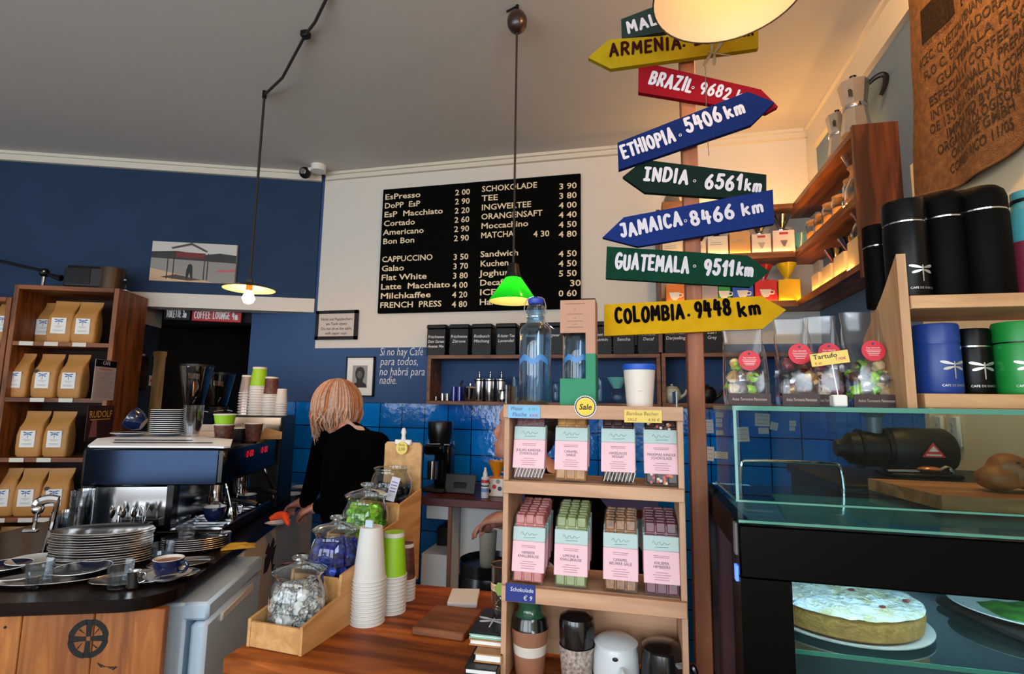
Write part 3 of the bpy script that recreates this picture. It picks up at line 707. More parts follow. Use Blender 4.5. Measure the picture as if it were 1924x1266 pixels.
# ================================================================ pendant lamps (each lamp's light is its own bulb)
M_bulb = mat('warm_bulb', (255, 214, 150), .4, emit=(255, 188, 110), estr=120)
M_bulb2 = mat('warm_bulb_large', (255, 214, 150), .4, emit=(255, 196, 136), estr=52)
M_bulb3 = mat('warm_bulb_small', (255, 214, 150), .4, emit=(255, 180, 96), estr=170)
M_cord = mat('dark_cord', (34, 24, 20), .7)
M_enam_in = mat('enamel_inside', (240, 226, 200), .35, coat=.3); M_enam_out = mat('enamel_outside_dark', (40, 44, 38), .3, coat=.5)
def bulb(mb, z, r, m_): mb.lathe([(0, z - r), (r * .7, z - r * .72), (r, z), (r * .72, z + r * .75), (r * .42, z + r * 1.5), (r * .42, z + r * 1.7)], m_, seg=16)
# small saucer lamp on a swagged cord
c = at(497, 178, Z=CEIL - .02); zr = 2.03
t = thing('saucer_pendant', 'small pendant lamp with flat saucer shade on a swagged black cord', 'pendant lamp', (c.x, c.y, zr))
k1 = at(574, 65, Z=CEIL - .012) - Vector((c.x, c.y, zr)); k2 = at(612, 0, Z=CEIL - .012) - Vector((c.x, c.y, zr)); k3 = k2 + (k2 - k1) * 2.0; top = CEIL - .03 - zr
sag = (k1 + Vector((0, 0, top))) / 2 - Vector((0, 0, .05))
mb = MB(); mb.tube([(0, 0, .05), (0, 0, top), (0, 0, top + .01), tuple(sag), tuple(k1), tuple((k1 + k2) / 2 - Vector((0, 0, .02))), tuple(k2), tuple(k3)], .0065, M_cord, sm=0); mb.build('cord', t)
mb = MB(); mb.cyl((0, 0, top - .01), .011, .045, M_blackm); mb.build('ceiling_hook', t)
mb = MB(); mb.box(tuple(k1), (.035, .035, .03), M_black, bev=.004); mb.build('cord_clip', t)
mb = MB(); mb.lathe([(.124, .0), (.126, .003), (.05, .028), (.022, .036), (.02, .05), (0, .05)], M_enam_out, cap0=False, seg=32); mb.lathe([(.122, .001), (.05, .022), (.02, .03)], M_enam_in, cap0=False, cap1=False, seg=32); mb.build('lamp_shade', t)
mb = MB(); mb.cyl((0, 0, -.012), .015, .06, mat('brass_socket', (150, 110, 60), .3, .9)); mb.build('socket', t)
mb = MB(); bulb(mb, -.045, .03, M_bulb3); mb.build('bulb', t)
# green cone lamp
c = at(972, 10, Z=CEIL); zr = 1.865
t = thing('green_pendant', 'green glass cone pendant lamp hanging in front of the menu board', 'pendant lamp', (c.x, c.y, zr))
hc = CEIL - zr
mb = MB(); mb.tube([(0, 0, .15), (0, 0, hc - .06)], .0045, M_cord); mb.build('cord', t)
mb = MB(); mb.ball((0, 0, hc - .075), (.042, .042, .05), mat('dark_wood_knob', (44, 24, 16), .35, coat=.3)); mb.build('ceiling_rose', t)
mb = MB(); mb.tube([(0, 0, hc - .03), (0, 0, hc)], .007, M_blackm); mb.tube([(0, 0, hc - .004), (-.05, .02, hc - .004)], .004, M_blackm); mb.build('ceiling_hook', t)
mg = mat('green_glass_shade', (20, 190, 50), .12, coat=.7); mg.node_tree.nodes['Principled BSDF'].inputs['Subsurface Weight'].default_value = 0
def translucent_green():
    m = bpy.data.materials.new('green_lamp_glass'); m.use_nodes = True; nt = m.node_tree; b = nt.nodes['Principled BSDF']; out = nt.nodes['Material Output']
    b.inputs['Base Color'].default_value = lin((10, 170, 40)); b.inputs['Roughness'].default_value = .12
    tl = nt.nodes.new('ShaderNodeBsdfTranslucent'); tl.inputs['Color'].default_value = lin((30, 255, 70))
    mx = nt.nodes.new('ShaderNodeMixShader'); mx.inputs['Fac'].default_value = .6
    nt.links.new(b.outputs[0], mx.inputs[1]); nt.links.new(tl.outputs[0], mx.inputs[2]); nt.links.new(mx.outputs[0], out.inputs['Surface']); return m
M_greenglass = translucent_green()
mb = MB(); mb.lathe([(.092, 0), (.092, .004), (.028, .098), (.025, .1)], M_greenglass, cap0=False, cap1=False, seg=36); sh = mb.build('lamp_shade', t, label='green glass cone')
def translucent_white(name='opal_lining', c1=(235, 228, 190), c2=(240, 240, 220), f=.5):
    m = bpy.data.materials.new(name); m.use_nodes = True; nt = m.node_tree; b = nt.nodes['Principled BSDF']; out = nt.nodes['Material Output']
    b.inputs['Base Color'].default_value = lin(c1); tl = nt.nodes.new('ShaderNodeBsdfTranslucent'); tl.inputs['Color'].default_value = lin(c2)
    mx = nt.nodes.new('ShaderNodeMixShader'); mx.inputs['Fac'].default_value = f
    nt.links.new(b.outputs[0], mx.inputs[1]); nt.links.new(tl.outputs[0], mx.inputs[2]); nt.links.new(mx.outputs[0], out.inputs['Surface']); return m
mb = MB(); mb.lathe([(.0905, .0005), (.0265, .095)], translucent_white(), cap0=False, cap1=False, seg=36); mb.build('lining', sh, label='pale opal lining')
mb = MB(); mb.lathe([(.031, .088), (.031, .1), (.024, .12), (.02, .145), (.008, .152), (0, .153)], M_blackm, cap0=False); mb.build('socket_cap', t)
mb = MB(); bulb(mb, .05, .022, M_bulb); mb.build('bulb', t)
# large enamel pendant, close by
c = at(1368, -14, Y=1.0); zr = c.z
t = thing('enamel_pendant', 'large white-lined dome pendant lamp glowing above the country signpost', 'pendant lamp', (c.x, c.y, zr))
hc = CEIL - zr
mb = MB(); mb.tube([(0, 0, .17), (0, 0, hc - .005)], .004, M_cord); mb.cyl((0, 0, hc - .03), .04, .03, M_black); mb.build('cord', t)
pr = [(.141, -.003), (.142, .0), (.136, .02), (.118, .055), (.085, .085), (.045, .105), (.022, .118)]
mb = MB(); mb.lathe(pr + [(.022, .15), (0, .155)], translucent_white('opal_glass_shade', (236, 214, 190), (255, 226, 190), .5), cap0=False, seg=48); sh = mb.build('lamp_shade', t)
mb = MB(); mb.tube([(.1415 * math.cos(2 * PI * k / 48), .1415 * math.sin(2 * PI * k / 48), -.003) for k in range(48)], .0018, M_enam_out, closed=True, seg=6); mb.build('rim', sh, label='dark rim')
mb = MB(); mb.cyl((0, 0, .07), .016, .05, M_white); mb.build('socket', t)
mb = MB(); bulb(mb, .035, .024, M_bulb2); mb.build('bulb', t)
# globe lamp added out of view above the flask shelf to warm the corner
t = thing('added_globe_lamp', 'unseen warm globe lamp added on the ceiling above the flask shelf', 'added lamp', (.58, 1.42, CEIL))
mb = MB(); mb.cyl((0, 0, -.03), .05, .03, M_white); mb.build('ceiling_plate', t)
mb = MB(); mb.ball((0, 0, -.11), .08, mat('added_warm_globe', (255, 220, 160), .4, emit=(255, 190, 112), estr=150), seg=24, rings=14); mb.build('globe', t)
# ================================================================ bookcases with coffee bags, on the blue wall
M_case = wood('bookcase_pine', (140, 78, 30), (92, 46, 14), 'Z', 5, .5)
M_casex = wood('bookcase_pine_boards', (140, 78, 30), (92, 46, 14), 'X', 5, .5)
M_caseback = mat('bookcase_back_dark', (40, 24, 14), .8)
M_price = mat('price_strip', (214, 208, 196), .6)
SH = [1.80, 1.468, 1.122, 0.785, 0.45, 0.10]
VF, VB = 1.72, 2.04
def bookcase(u0, u1, ztop, label, strips):
    t = thing('bookcase', label, 'bookcase', uvw((u0 + u1) / 2, VB, 0), TH); w = u1 - u0; d = VB - VF; k = .028
    for sgn in (-1, 1):
        mb = MB(); mb.box((sgn * (w / 2 - k / 2), -d / 2, ztop / 2), (k, d, ztop), M_case, bev=.002); mb.build('side_panel', t)
    mb = MB(); mb.box((0, -d / 2 - .004, ztop - .014), (w - 2 * k, d, .028), M_casex, bev=.002); mb.build('top_board', t)
    for i, z in enumerate(SH):
        mb = MB(); mb.box((0, -d / 2, z - .013), (w - 2 * k, d - .006, .024), M_casex); s = mb.build('shelf', t)
        if i < 4:
            for px in strips[i]:
                q = to_uv(at(px, 640, v=VF)).x - (u0 + u1) / 2
                if abs(q) > w / 2 - .07: continue
                mb = MB(); mb.box((q, -d - .0, z - .013), (.075, .004, .024), M_price); mb.build('price_label', s, label='white shelf price label')
    mb = MB(); mb.box((0, -.008, ztop / 2), (w - 2 * k, .01, ztop - .03), M_caseback); mb.build('back_panel', t)
    return t
bookcase(-1.675, -1.098, 2.14, 'brown pine bookcase of kraft coffee bags, with flyers on its right side', [(50, 97, 150), (33, 84, 137), (18, 60, 110), (40, 90, 120)])
bookcase(-2.27, -1.68, 2.06, 'brown pine bookcase cut off by the left edge of the view', [(14,), (-30,), (-30,), (-30,)])
# dragonfly emblem, flat, in the local XY plane
def dragonfly(mb, s, m, M):
    mb.prism([(-.02 * s, -.5 * s), (.02 * s, -.5 * s), (.035 * s, .1 * s), (.03 * s, .3 * s), (0, .36 * s), (-.03 * s, .3 * s), (-.035 * s, .1 * s)], 0, .0006, m, M)
    for sg in (-1, 1):
        for (a, ln) in ((14, .62), (-16, .52)):
            c, sn = math.cos(R(a)), math.sin(R(a)); pts = []
            for k in range(12):
                x = ln / 2 + ln / 2 * math.cos(2 * PI * k / 12); y = .095 * math.sin(2 * PI * k / 12) * (.45 + .55 * x / ln)
                pts.append((sg * (x * c - y * sn) * s, (.14 + (0.05 if a > 0 else -.05) + x * sn + y * c) * s))
            mb.prism(pts, 0, .0005, m, M)
M_kraft = mat('kraft_paper', (190, 134, 70), .55, vary=.12, vscale=14, bump=.25, bscale=26)
M_kraftd = mat('kraft_fold', (168, 120, 66), .6)
M_bluelogo = mat('blue_logo_print', (30, 84, 150), .5); M_grayprint = mat('grey_small_print', (150, 150, 150), .6); M_redprint = mat('red_print', (190, 40, 48), .5)
M_dot = mat('dark_round_sticker', (44, 26, 24), .5)
def loft(mb, rings, m, M=I4, seg=24, e=.32):
    vs_ = []
    for (w, d, z, oy) in rings:
        for k in range(seg):
            a = 2 * PI * (k + .5) / seg; c, s_ = math.cos(a), math.sin(a)
            vs_.append((math.copysign(abs(c) ** e, c) * w / 2, oy + math.copysign(abs(s_) ** e, s_) * d / 2, z))
    n = len(rings); fs_ = [(i * seg + k, i * seg + (k + 1) % seg, (i + 1) * seg + (k + 1) % seg, (i + 1) * seg + k) for i in range(n - 1) for k in range(seg)]
    fs_.append(tuple(range(seg))[::-1]); fs_.append(tuple(range((n - 1) * seg, n * seg)))
    mb.poly(vs_, fs_, m, M)
def coffee_bag_proto():
    t = thing('coffee_bag', '', 'coffee bag', (0, 0, 0), group='kraft coffee bags in the bookcases')
    mb = MB(); loft(mb, [(.126, .07, 0, 0), (.138, .084, .012, 0), (.145, .092, .06, 0), (.144, .09, .13, 0), (.136, .074, .175, .002), (.122, .05, .205, .01), (.128, .024, .232, .018), (.137, .011, .255, .024), (.14, .008, .276, .026)], M_kraft); b = mb.build('pouch', t)
    mb = MB(); mb.box((0, .0185, .255), (.12, .003, .002), M_kraftd); mb.build('seal_line', b)
    mb = MB(); mb.box((0, -.0462, .108), (.082, .002, .1), M_paper); lb = mb.build('paper_label', b, label='white label')
    mb = MB(); FM = T(0, -.0475, .134) @ FRONT; dragonfly(mb, .045, M_bluelogo, FM)
    for z, w_ in ((.105, .05), (.098, .03), (.08, .056), (.074, .05)): mb.box((0, -.0474, z), (w_, .0008, .002), M_grayprint)
    mb.build('printing', lb)
    return t
bag0 = coffee_bag_proto(); _bag_used = [False]
def coffee_bag(px, shelf, v, label, rz=0.0, scale=1.0, dot=False):
    z = SH[shelf] + .0005
    u = to_uv(at(px, 700, v=v)).x if shelf < 3 else to_uv(at(px, 900, v=v)).x
    loc = uvw(u, v, z)
    o = bag0 if not _bag_used[0] else dup(bag0)
    _bag_used[0] = True
    o.location = loc; o.rotation_euler = (0, 0, TH + rz); o.scale = (scale, scale, scale); o['label'] = label
    if dot:
        mb = MB(); mb.cyl((0, 0, 0), .012, .001, M_dot, T(-.04, -.0475, .163) @ RX(PI / 2), 14); mb.build('round_sticker', o, label='dark round sticker')
rows = [('top', 0, [(80, 1.93, 'partly hidden bag at the back left'), (108, 1.81, 'front bag in the middle'), (154, 1.81, 'right-hand bag by the stile')]),
        ('second', 1, [(36, 1.8, 'left-hand bag with a dark dot'), (78, 1.95, 'bag peeping out between two front bags'), (92, 1.8, 'middle bag with a dark dot'), (141, 1.8, 'right-hand bag by the stile')]),
        ('third', 2, [(45, 1.93, 'partly hidden bag at the back left'), (78, 1.8, 'front bag in the middle'), (127, 1.8, 'right-hand bag by the stile')]),
        ('fourth', 3, [(12, 1.8, 'left-hand darkened bag'), (62, 1.8, 'middle bag'), (112, 1.8, 'right-hand bag with a dark dot')]),
        ('fifth', 4, [(10, 1.8, 'left-hand bag'), (55, 1.8, 'bag just behind the soda tap')])]
rn = random.Random(3)
for nm, sh, items in rows:
    for px, v, lb in items:
        coffee_bag(px, sh, v, 'kraft coffee bag, %s, %s bookcase shelf' % (lb, nm), rz=rn.uniform(-.14, .14) + .05, scale=.96 if v < 1.9 else .98, dot='dot' in lb)
for sh, px in ((0, 3), (1, -12), (2, -22)):
    coffee_bag(px, sh, 1.81, 'kraft coffee bag cut by the left picture edge, %s shelf of the left bookcase' % ordinal(sh), scale=.96)
# flyers on the bookcase side
uS = -1.097
def side_sheet(name, label, c, px, py0, py1, wid):
    a = to_uv(at(px, py0, u=uS)); b = to_uv(at(px, py1, u=uS))
    t = thing(name, label, c, uvw(uS + .0006, (a.y + b.y) / 2, b.z), TH + PI / 2); return t, wid, a.z - b.z
t, w, h = side_sheet('flyer', 'narrow price flyer with dark head on the bookcase side', 'flyer', 196, 676, 752, .2)
mb = MB(); mb.box((0, -.001, h / 2), (w, .002, h), mat('flyer_paper', (190, 176, 170), .7)); f = mb.build('sheet', t)
mb = MB(); mb.box((0, -.0024, h * .91), (w, .0008, h * .17), M_black); mb.text('CAFE', .03, M_chalk, T(0, -.003, h * .88) @ FRONT, 'C'); mb.text('Kaffeebohnen', .022, M_redprint, T(0, -.0023, h * .74) @ FRONT, 'C', bold=.01)
for k in range(16): mb.box((-.01 * (k % 3), -.0022, h * (.68 - k * .04)), (w * (.8 - .1 * (k % 3)), .0006, .0035), M_grayprint)
mb.build('printing', f)
t, w, h = side_sheet('poster', 'small dark poster lettered in yellow on the bookcase side below the flyer', 'poster', 187, 762, 826, .24)
mb = MB(); mb.box((0, -.001, h / 2), (w, .002, h), mat('poster_dark', (64, 34, 34), .6, vary=.5, vscale=14)); f = mb.build('sheet', t)
mb = MB(); mb.text('RUDOLF', .055, mat('poster_yellow', (216, 176, 60), .6), T(0, -.0026, h * .66) @ FRONT, 'C', bold=.012, width=w * .86); mb.box((0, -.0022, h * .6), (w * .75, .0006, .005), _mats['poster_yellow'])
mb.poly([(-.09, .02, 0), (-.02, .02, 0), (-.03, .11, 0), (-.07, .12, 0)], [(0, 1, 2, 3)], mat('poster_rose', (150, 92, 88), .6), T(0, -.0024, 0) @ FRONT, True); mb.build('printing', f)
# things on top of the bookcase
p = at(150, 542, v=1.9); q = to_uv(p)
t = thing('vintage_radio', 'dark old box radio with rounded end on top of the bookcase', 'radio', uvw(-1.33, 1.87, 2.141), TH)
mb = MB(); mb.box((0, 0, .075), (.28, .17, .15), mat('radio_dark', (16, 13, 12), .5), bev=.02); mb.build('case', t)
mb = MB(); mb.cyl((.105, -.02, .0), .07, .148, mat('bronze_tin', (70, 54, 40), .35, .6), seg=24); mb.build('end_cylinder', t, label='rounded bronze end')
mb = MB(); mb.box((-.05, -.087, .08), (.14, .004, .1), M_blackm); mb.build('speaker_grille', t)
t = thing('boom_arm', 'black boom arm clamped on top of the bookcase reaching out to the left', 'boom arm', uvw(-1.60, 1.83, 2.141), TH)
mb = MB(); mb.cyl((0, 0, 0), .018, .012, M_blackm); mb.cyl((0, 0, 0), .009, .08, M_chrome); mb.build('post', t)
mb = MB(); mb.ball((0, 0, .1), .028, M_blackm); mb.ball((.012, -.02, .105), .008, M_chrome); mb.build('joint', t)
mb = MB(); mb.tube([(.0, 0, .11), (-.3, -.02, .17), (-.6, -.05, .22)], .009, M_blackm, sm=0); mb.tube([(0, 0, .1), (.07, 0, .075), (.1, 0, .07)], [.008, .016, .02], M_blackm); mb.build('arm', t)
t = thing('small_figurine', 'tiny metal figurine on the right top corner of the bookcase', 'figurine', uvw(-1.14, 1.84, 2.141), TH)
mb = MB(); mb.box((0, 0, .006), (.05, .03, .012), M_brushed); mb.build('base', t); mb = MB(); mb.tube([(0, 0, .012), (.01, 0, .04), (-.005, 0, .07)], [.006, .009, .004], M_blackm); mb.ball((0, 0, .078), .009, M_brushed); mb.build('figure', t)

# ================================================================ the bar counter
ZB = 0.90
M_bartop = wood('bar_top_dark', (30, 16, 10), (14, 7, 5), 'X', 5, .25); M_bartop.node_tree.nodes['Principled BSDF'].inputs['Specular IOR Level'].default_value = .22
M_barwood = wood('bar_front_planks', (184, 112, 48), (140, 76, 26), 'Z', 4, .5, plank=.16)
t = thing('bar_counter', 'dark-topped bar counter with plank front holding the espresso machine', 'counter', uvw(0, 0, 0), TH)
UB = .10
arc = [(UB - .13 + .13 * math.cos(R(a)), .13 + .13 * math.sin(R(a))) for a in range(-90, 1, 10)]
mb = MB(); mb.prism([(-1.75, 0)] + arc + [(UB, 1.93), (-.55, 1.93), (-.66, 1.5), (-.9, 1.2), (-1.0, .62), (-1.75, .62)], ZB - .036, ZB, M_bartop); mb.build('worktop', t, label='dark polished top')
mb = MB()
for k in range(10): mb.box((-1.715 + k * .19 + .0, .045, (ZB - .04) / 2), (.188, .03, ZB - .04), M_barwood, bev=.003)
pan = mb.build('front_planks', t, label='honey-coloured plank front')
mb = MB(); a = to_uv(at(165, 1200, v=.028)); FM = T(a.x, .0290, a.z) @ FRONT; sc_ = .054
def ringseg(mb, r0, r1, a0, a1, m, M, z=.0006):
    n = 8; pts = [(r1 * math.cos(R(a0 + (a1 - a0) * k / n)), r1 * math.sin(R(a0 + (a1 - a0) * k / n))) for k in range(n + 1)] + [(r0 * math.cos(R(a1 + (a0 - a1) * k / n)), r0 * math.sin(R(a1 + (a0 - a1) * k / n))) for k in range(n + 1)]
    mb.prism(pts, 0, z, m, M)
M_spray = mat('black_spray_paint', (18, 15, 13), .8)
for k in range(4): ringseg(mb, sc_ * .72, sc_, k * 90 + 8, k * 90 + 82, M_spray, FM)
for k in range(4):
    FMk = FM @ RZ(k * PI / 2); mb.prism([(-.006, .006), (.006, .006), (.009, sc_ * .96), (-.009, sc_ * .96)], 0, .0006, M_spray, FMk)
    mb.prism([(.012, .008), (sc_ * .5, sc_ * .45), (sc_ * .46, sc_ * .5)], 0, .0006, M_spray, FMk)
for k in range(6): mb.prism([(.03 + .008 * k, -sc_ - .012 - .004 * k), (.036 + .008 * k, -sc_ - .014 - .004 * k), (.046 + .008 * k, -sc_ - .026), (.04 + .008 * k, -sc_ - .024)], 0, .0005, M_spray, FM)
mb.build('stencil_emblem', pan, label='black sprayed wheel emblem')
for k in range(9): mb = MB(); mb.cyl((0, 0, 0), .004, .001, M_spray, T(-1.66 + k * .19, .0295, ZB - .075) @ RX(PI / 2), 8); mb.build('nail', pan)
mb = MB(); mb.box((UB - .03, 1.28, (ZB - .04) / 2), (.03, 1.2, ZB - .04), mat('bar_side_panel', (222, 204, 176), .6)); mb.box((-.9, 1.0, .45), (.02, .7, .8), M_dark); sp = mb.build('side_panel', t)
mb = MB(); a = to_uv(at(508, 1040, u=UB - .014)); mb.poly([(0, .075 * math.cos(2 * PI * k / 22) * (1 + .35 * math.sin(k * 2.3)), .055 * math.sin(2 * PI * k / 22) * (1 + .4 * math.sin(k * 1.7 + 1)) - .05 * (abs(math.cos(2 * PI * k / 22)) > .5 and math.sin(2 * PI * k / 22) < 0)) for k in range(22)], [tuple(range(22))], mat('dark_torn_patch', (48, 30, 22), .8), T(UB - .014, a.y, a.z), True); mb.build('torn_patch', sp, label='dark torn patch')
# white fridge under the bar
t = thing('under_counter_fridge', 'white under-counter refrigerator set into the side of the bar', 'refrigerator', uvw(UB - .01, .415, 0.0), TH)
Mf = mat('fridge_enamel', (204, 228, 248), .35, coat=.3)
mb = MB(); mb.box((-.12, 0, .42), (.25, .52, .82), Mf, bev=.008); mb.build('cabinet', t)
mb = MB(); mb.box((.045, 0, .40), (.05, .52, .74), Mf, bev=.012); dr = mb.build('door', t)
mb = MB(); mb.box((.03, 0, .803), (.085, .52, .056), Mf, bev=.01); mb.build('control_strip', t)
mb = MB(); mb.box((.072, .0, .745), (.012, .3, .03), M_white, bev=.004); mb.build('handle', dr)
# ================================================================ espresso machine
u0, u1, v0, v1 = -.53, .012, .60, 1.27
t = thing('espresso_machine', 'black and mirrored steel espresso machine on the bar with cups on top', 'espresso machine', uvw(0, 0, ZB), TH)
M_mir = mat('mirror_panel', (30, 38, 54), .1, 1.0)
M_gloss = mat('gloss_black', (3, 3, 3), .2, spec=.3)
M_wtop = mat('white_enamel_top', (240, 240, 242), .3, coat=.3)
h0, h1 = .228, .378
mb = MB(); mb.box(((u0 + u1) / 2, (v0 + v1) / 2, (h0 + h1) / 2), (u1 - u0, v1 - v0 - .004, h1 - h0), M_gloss, bev=.012); hood = mb.build('hood', t)
mb = MB(); mb.box(((u0 + u1) / 2 - .006, v0 + .001, (h0 + h1) / 2 - .002), (u1 - u0 - .045, .006, h1 - h0 - .012), M_mir, bev=.002); mb.build('mirror_side_panel', hood, label='blue-tinted mirrored side panel')
mb = MB(); pts = [(u0 + .0, v0 + .035), (u0 + .02, v0 + .012), (u1 - .06, v0 + .01), (u1 - .01, v0 - .004), (u1 + .004, v0 + .03), (u1 - .05, v0 + .1), (u1 - .13, v0 + .17), (u1 - .13, v1 - .02), (u0 + .0, v1 - .02)]
n_ = len(pts); HT = .030; top_ = [((x - (u0 + u1) / 2) * .97 + (u0 + u1) / 2 - .006, max(y, v0 + .085) if y < v0 + .06 else y + .02 * (y < v0 + .2)) for x, y in pts]
vv_ = [(x, y, h1 - .001) for x, y in pts] + [(x, y, h1 + .006) for x, y in pts] + [(x, y, h1 + HT) for x, y in top_]
ff_ = [tuple(range(n_))[::-1], tuple(range(2 * n_, 3 * n_))] + [(a_ * n_ + i, a_ * n_ + (i + 1) % n_, (a_ + 1) * n_ + (i + 1) % n_, (a_ + 1) * n_ + i) for a_ in (0, 1) for i in range(n_)]
mb.poly(vv_, ff_, M_wtop); ct = mb.build('cup_tray', t, label='white enamel cup tray on top')
mb = MB(); mb.poly([(-.45, .669, h1 + .0267), (-.15, .669, h1 + .0267), (-.15, .661, h1 + .024), (-.45, .661, h1 + .024)], [(3, 2, 1, 0)], M_black, T(0, 0, .0006), True); mb.poly([(-.44, .643, h1 + .0185), (-.06, .643, h1 + .0185), (-.06, .635, h1 + .016), (-.44, .635, h1 + .016)], [(3, 2, 1, 0)], M_black, T(0, 0, .0008), True); mb.build('slot', ct)
mb = MB(); mb.box((-.34, .93, .146), (.3, .62, .17), M_steel, bev=.01); body = mb.build('body', t, label='polished steel body')
for c_, d_ in (((-.195, .64, .14), (.025, .05, .19)), ((-.195, 1.24, .14), (.025, .05, .19)), ((-.5, .64, .14), (.05, .05, .19))): mb = MB(); mb.box(c_, d_, M_gloss); mb.build('pillar', t)
mb = MB(); mb.box((-.25, .93, .03), (.52, .66, .045), M_gloss, bev=.006); bs = mb.build('drip_base', t)
mb = MB()
for k in range(12): mb.box((-.09, .64 + k * .05, .0545), (.19, .008, .004), M_steel)
mb.box((.005, .93, .0545), (.012, .62, .006), M_steel); mb.box((-.185, .93, .0545), (.012, .62, .006), M_steel); mb.build('drip_grate', bs)
for sx_, sy_ in ((-.45, .66), (-.02, .66), (-.45, 1.2), (-.02, 1.2)):
    mb = MB(); mb.cyl((sx_, sy_, 0.0005), .02, .01, M_black); mb.build('foot', t)
M_red = mat('red_led', (255, 30, 50), .4, emit=(255, 20, 36), estr=1.1)
def digits(txt, v, z):
    m_ = MB(); m_.strokes(txt, .026, .0032, M_red, T(u1 + .002, v, z) @ RZ(PI / 2) @ FRONT, gap=.42); m_.build('digital_display', hood, label='red lit shot timer digits')
digits('0.00', .83, .318); digits('0.00', 1.03, .318)
for gi, v in enumerate((.80, 1.08)):
    mb = MB(); mb.cyl((-.085, v, .165), .035, .066, M_chrome); mb.lathe([(.03, .15), (.037, .153), (.037, .168), (.03, .17)], M_chrome, T(-.085, v, 0)); g = mb.build('group_head', t)
    mb = MB(); mb.lathe([(.02, .118), (.033, .122), (.036, .152), (.03, .154)], M_chrome, T(-.085, v, 0)); mb.tube([(-.1, v, .118), (-.1, v, .1), (-.105, v, .092)], .005, M_chrome); mb.tube([(-.07, v, .118), (-.07, v, .1), (-.065, v, .092)], .005, M_chrome)
    pf = mb.build('portafilter', t)
    mb = MB(); mb.tube([(-.05, v - .01, .138), (.0, v - .02, .14), (.07, v - .04, .13), (.10, v - .05, .124)], [.007, .01, .013, .011], M_black); mb.build('handle', pf)
for v, bend in ((.70, -.02), (1.2, .02)):
    mb = MB(); mb.tube([(-.02, v, .228), (-.01, v, .2), (.02, v + bend, .12), (.03, v + bend, .07)], [.006, .0055, .005, .005], M_chrome); mb.build('steam_wand', t)
mb = MB(); mb.box((-.2, v1 + .0, h1 + .03), (.44, .006, .07), mat('warm_steel', (150, 128, 108), .28, 1.0)); mb.build('back_guard', t, label='stainless guard')
# cup store behind the machine
t = thing('cup_cabinet', 'black cabinet behind the espresso machine carrying paper cup stacks', 'cabinet', uvw(-.14, 1.46, ZB), TH)
zc = at(495, 780, v=1.42).z
mb = MB(); mb.box((0, 0, (zc - ZB) / 2), (.32, .26, zc - ZB), M_black, bev=.004); mb.build('case', t)
mb = MB(); mb.box((.03, -.133, zc - ZB - .07), (.24, .006, .12), mat('warm_steel_panel', (190, 160, 134), .3, 1.0)); mb.build('steel_panel', t)
# --- paper cups
M_pcw = mat('white_paper_cup', (206, 203, 198), .6, spec=.3); M_pcg = mat('lime_paper_cup', (140, 190, 24), .5); M_pcb = mat('brown_printed_cup', (108, 58, 44), .55, vary=.6, vscale=55, col2=(56, 28, 24))
M_lids = mat('white_rim', (214, 210, 204), .45)
def cup_shape(mb, r0, r1, h, m, up=True, rim=M_lids, band=None):
    if m is not M_pcw and not up: mb.lathe([(r0 * 1.006, .0), (r0 * 1.012 + (r1 - r0) * .1, h * .1)], M_pcw, T(0, 0, h) @ RX(PI), seg=28, cap0=False, cap1=False)
    pr = [(r0 * .97, 0), (r0, .003), (r1, h)]; M = I4 if up else T(0, 0, h) @ RX(PI)
    mb.lathe(pr, m, M, seg=28, cap1=False); mb.lathe([(r1 - .002, h - .002), (r0 - .002, .006), (0, .006)], M_pcw, M, seg=28, cap0=False)
    mb.lathe([(r1 - .002, h - .003), (r1 + .002, h - .003), (r1 + .0024, h), (r1, h + .002), (r1 - .002, h)], rim, M, seg=28, cap0=False, cap1=False)
def paper_cup(name, label, loc, r0, r1, h, m, up=True, group=None, me=[None]):
    mb = MB(); cup_shape(mb, r0, r1, h, m, up); return tag(mb.build(name, loc=loc), label, 'paper cup', group)
def cup_stack(loc, n, r0, r1, h, step, kinds, group, label_of, up=False):
    protos = {}
    for i in range(n):
        k = kinds(i)
        if k not in protos:
            mb = MB(); cup_shape(mb, r0, r1, h, k, up); o = protos[k] = mb.build('paper_cup')
        else: o = protos[k].copy(); COL.objects.link(o)
        o.location = (loc[0], loc[1], loc[2] + i * step); tag(o, label_of(i), 'paper cup', group)
zt = ZB + h1 + HT + .0005
b = at(482, 779, Z=zc); vv = 1.42
def on_cab(px): q = to_uv(at(px, 779, v=vv)); return uvw(q.x, vv, zc + .0005)
cup_stack(on_cab(482), 12, .036, .045, .11, .0145, lambda i: M_pcg if i == 11 else M_pcw, 'white cups in the lime-topped tall stack', lambda i: 'lime green paper cup topping the tall stack behind the espresso machine' if i == 11 else 'white paper cup inside the tall lime-topped stack')
cup_stack(on_cab(506), 9, .034, .041, .10, .0145, lambda i: M_pcb if i == 8 else M_pcw, 'white cups in the brown-topped stack', lambda i: 'brown printed paper cup topping the middle stack behind the espresso machine' if i == 8 else 'white paper cup inside the brown-topped stack')
cup_stack(on_cab(527), 6, .026, .033, .085, .013, lambda i: M_pcw, 'small white cups at the right end of the cabinet', lambda i: 'small white paper cup in the shortest stack right of the brown-topped one')
M_foil = mat('clear_cup_stack', (170, 150, 140), .15, .5)
cup_stack(on_cab(459) + Vector((-.02, .03, 0)), 9, .03, .04, .10, .0155, lambda i: M_foil, 'clear plastic cups beside the lime-topped stack', lambda i: 'clear plastic cup in the shiny stack left of the lime-topped one')
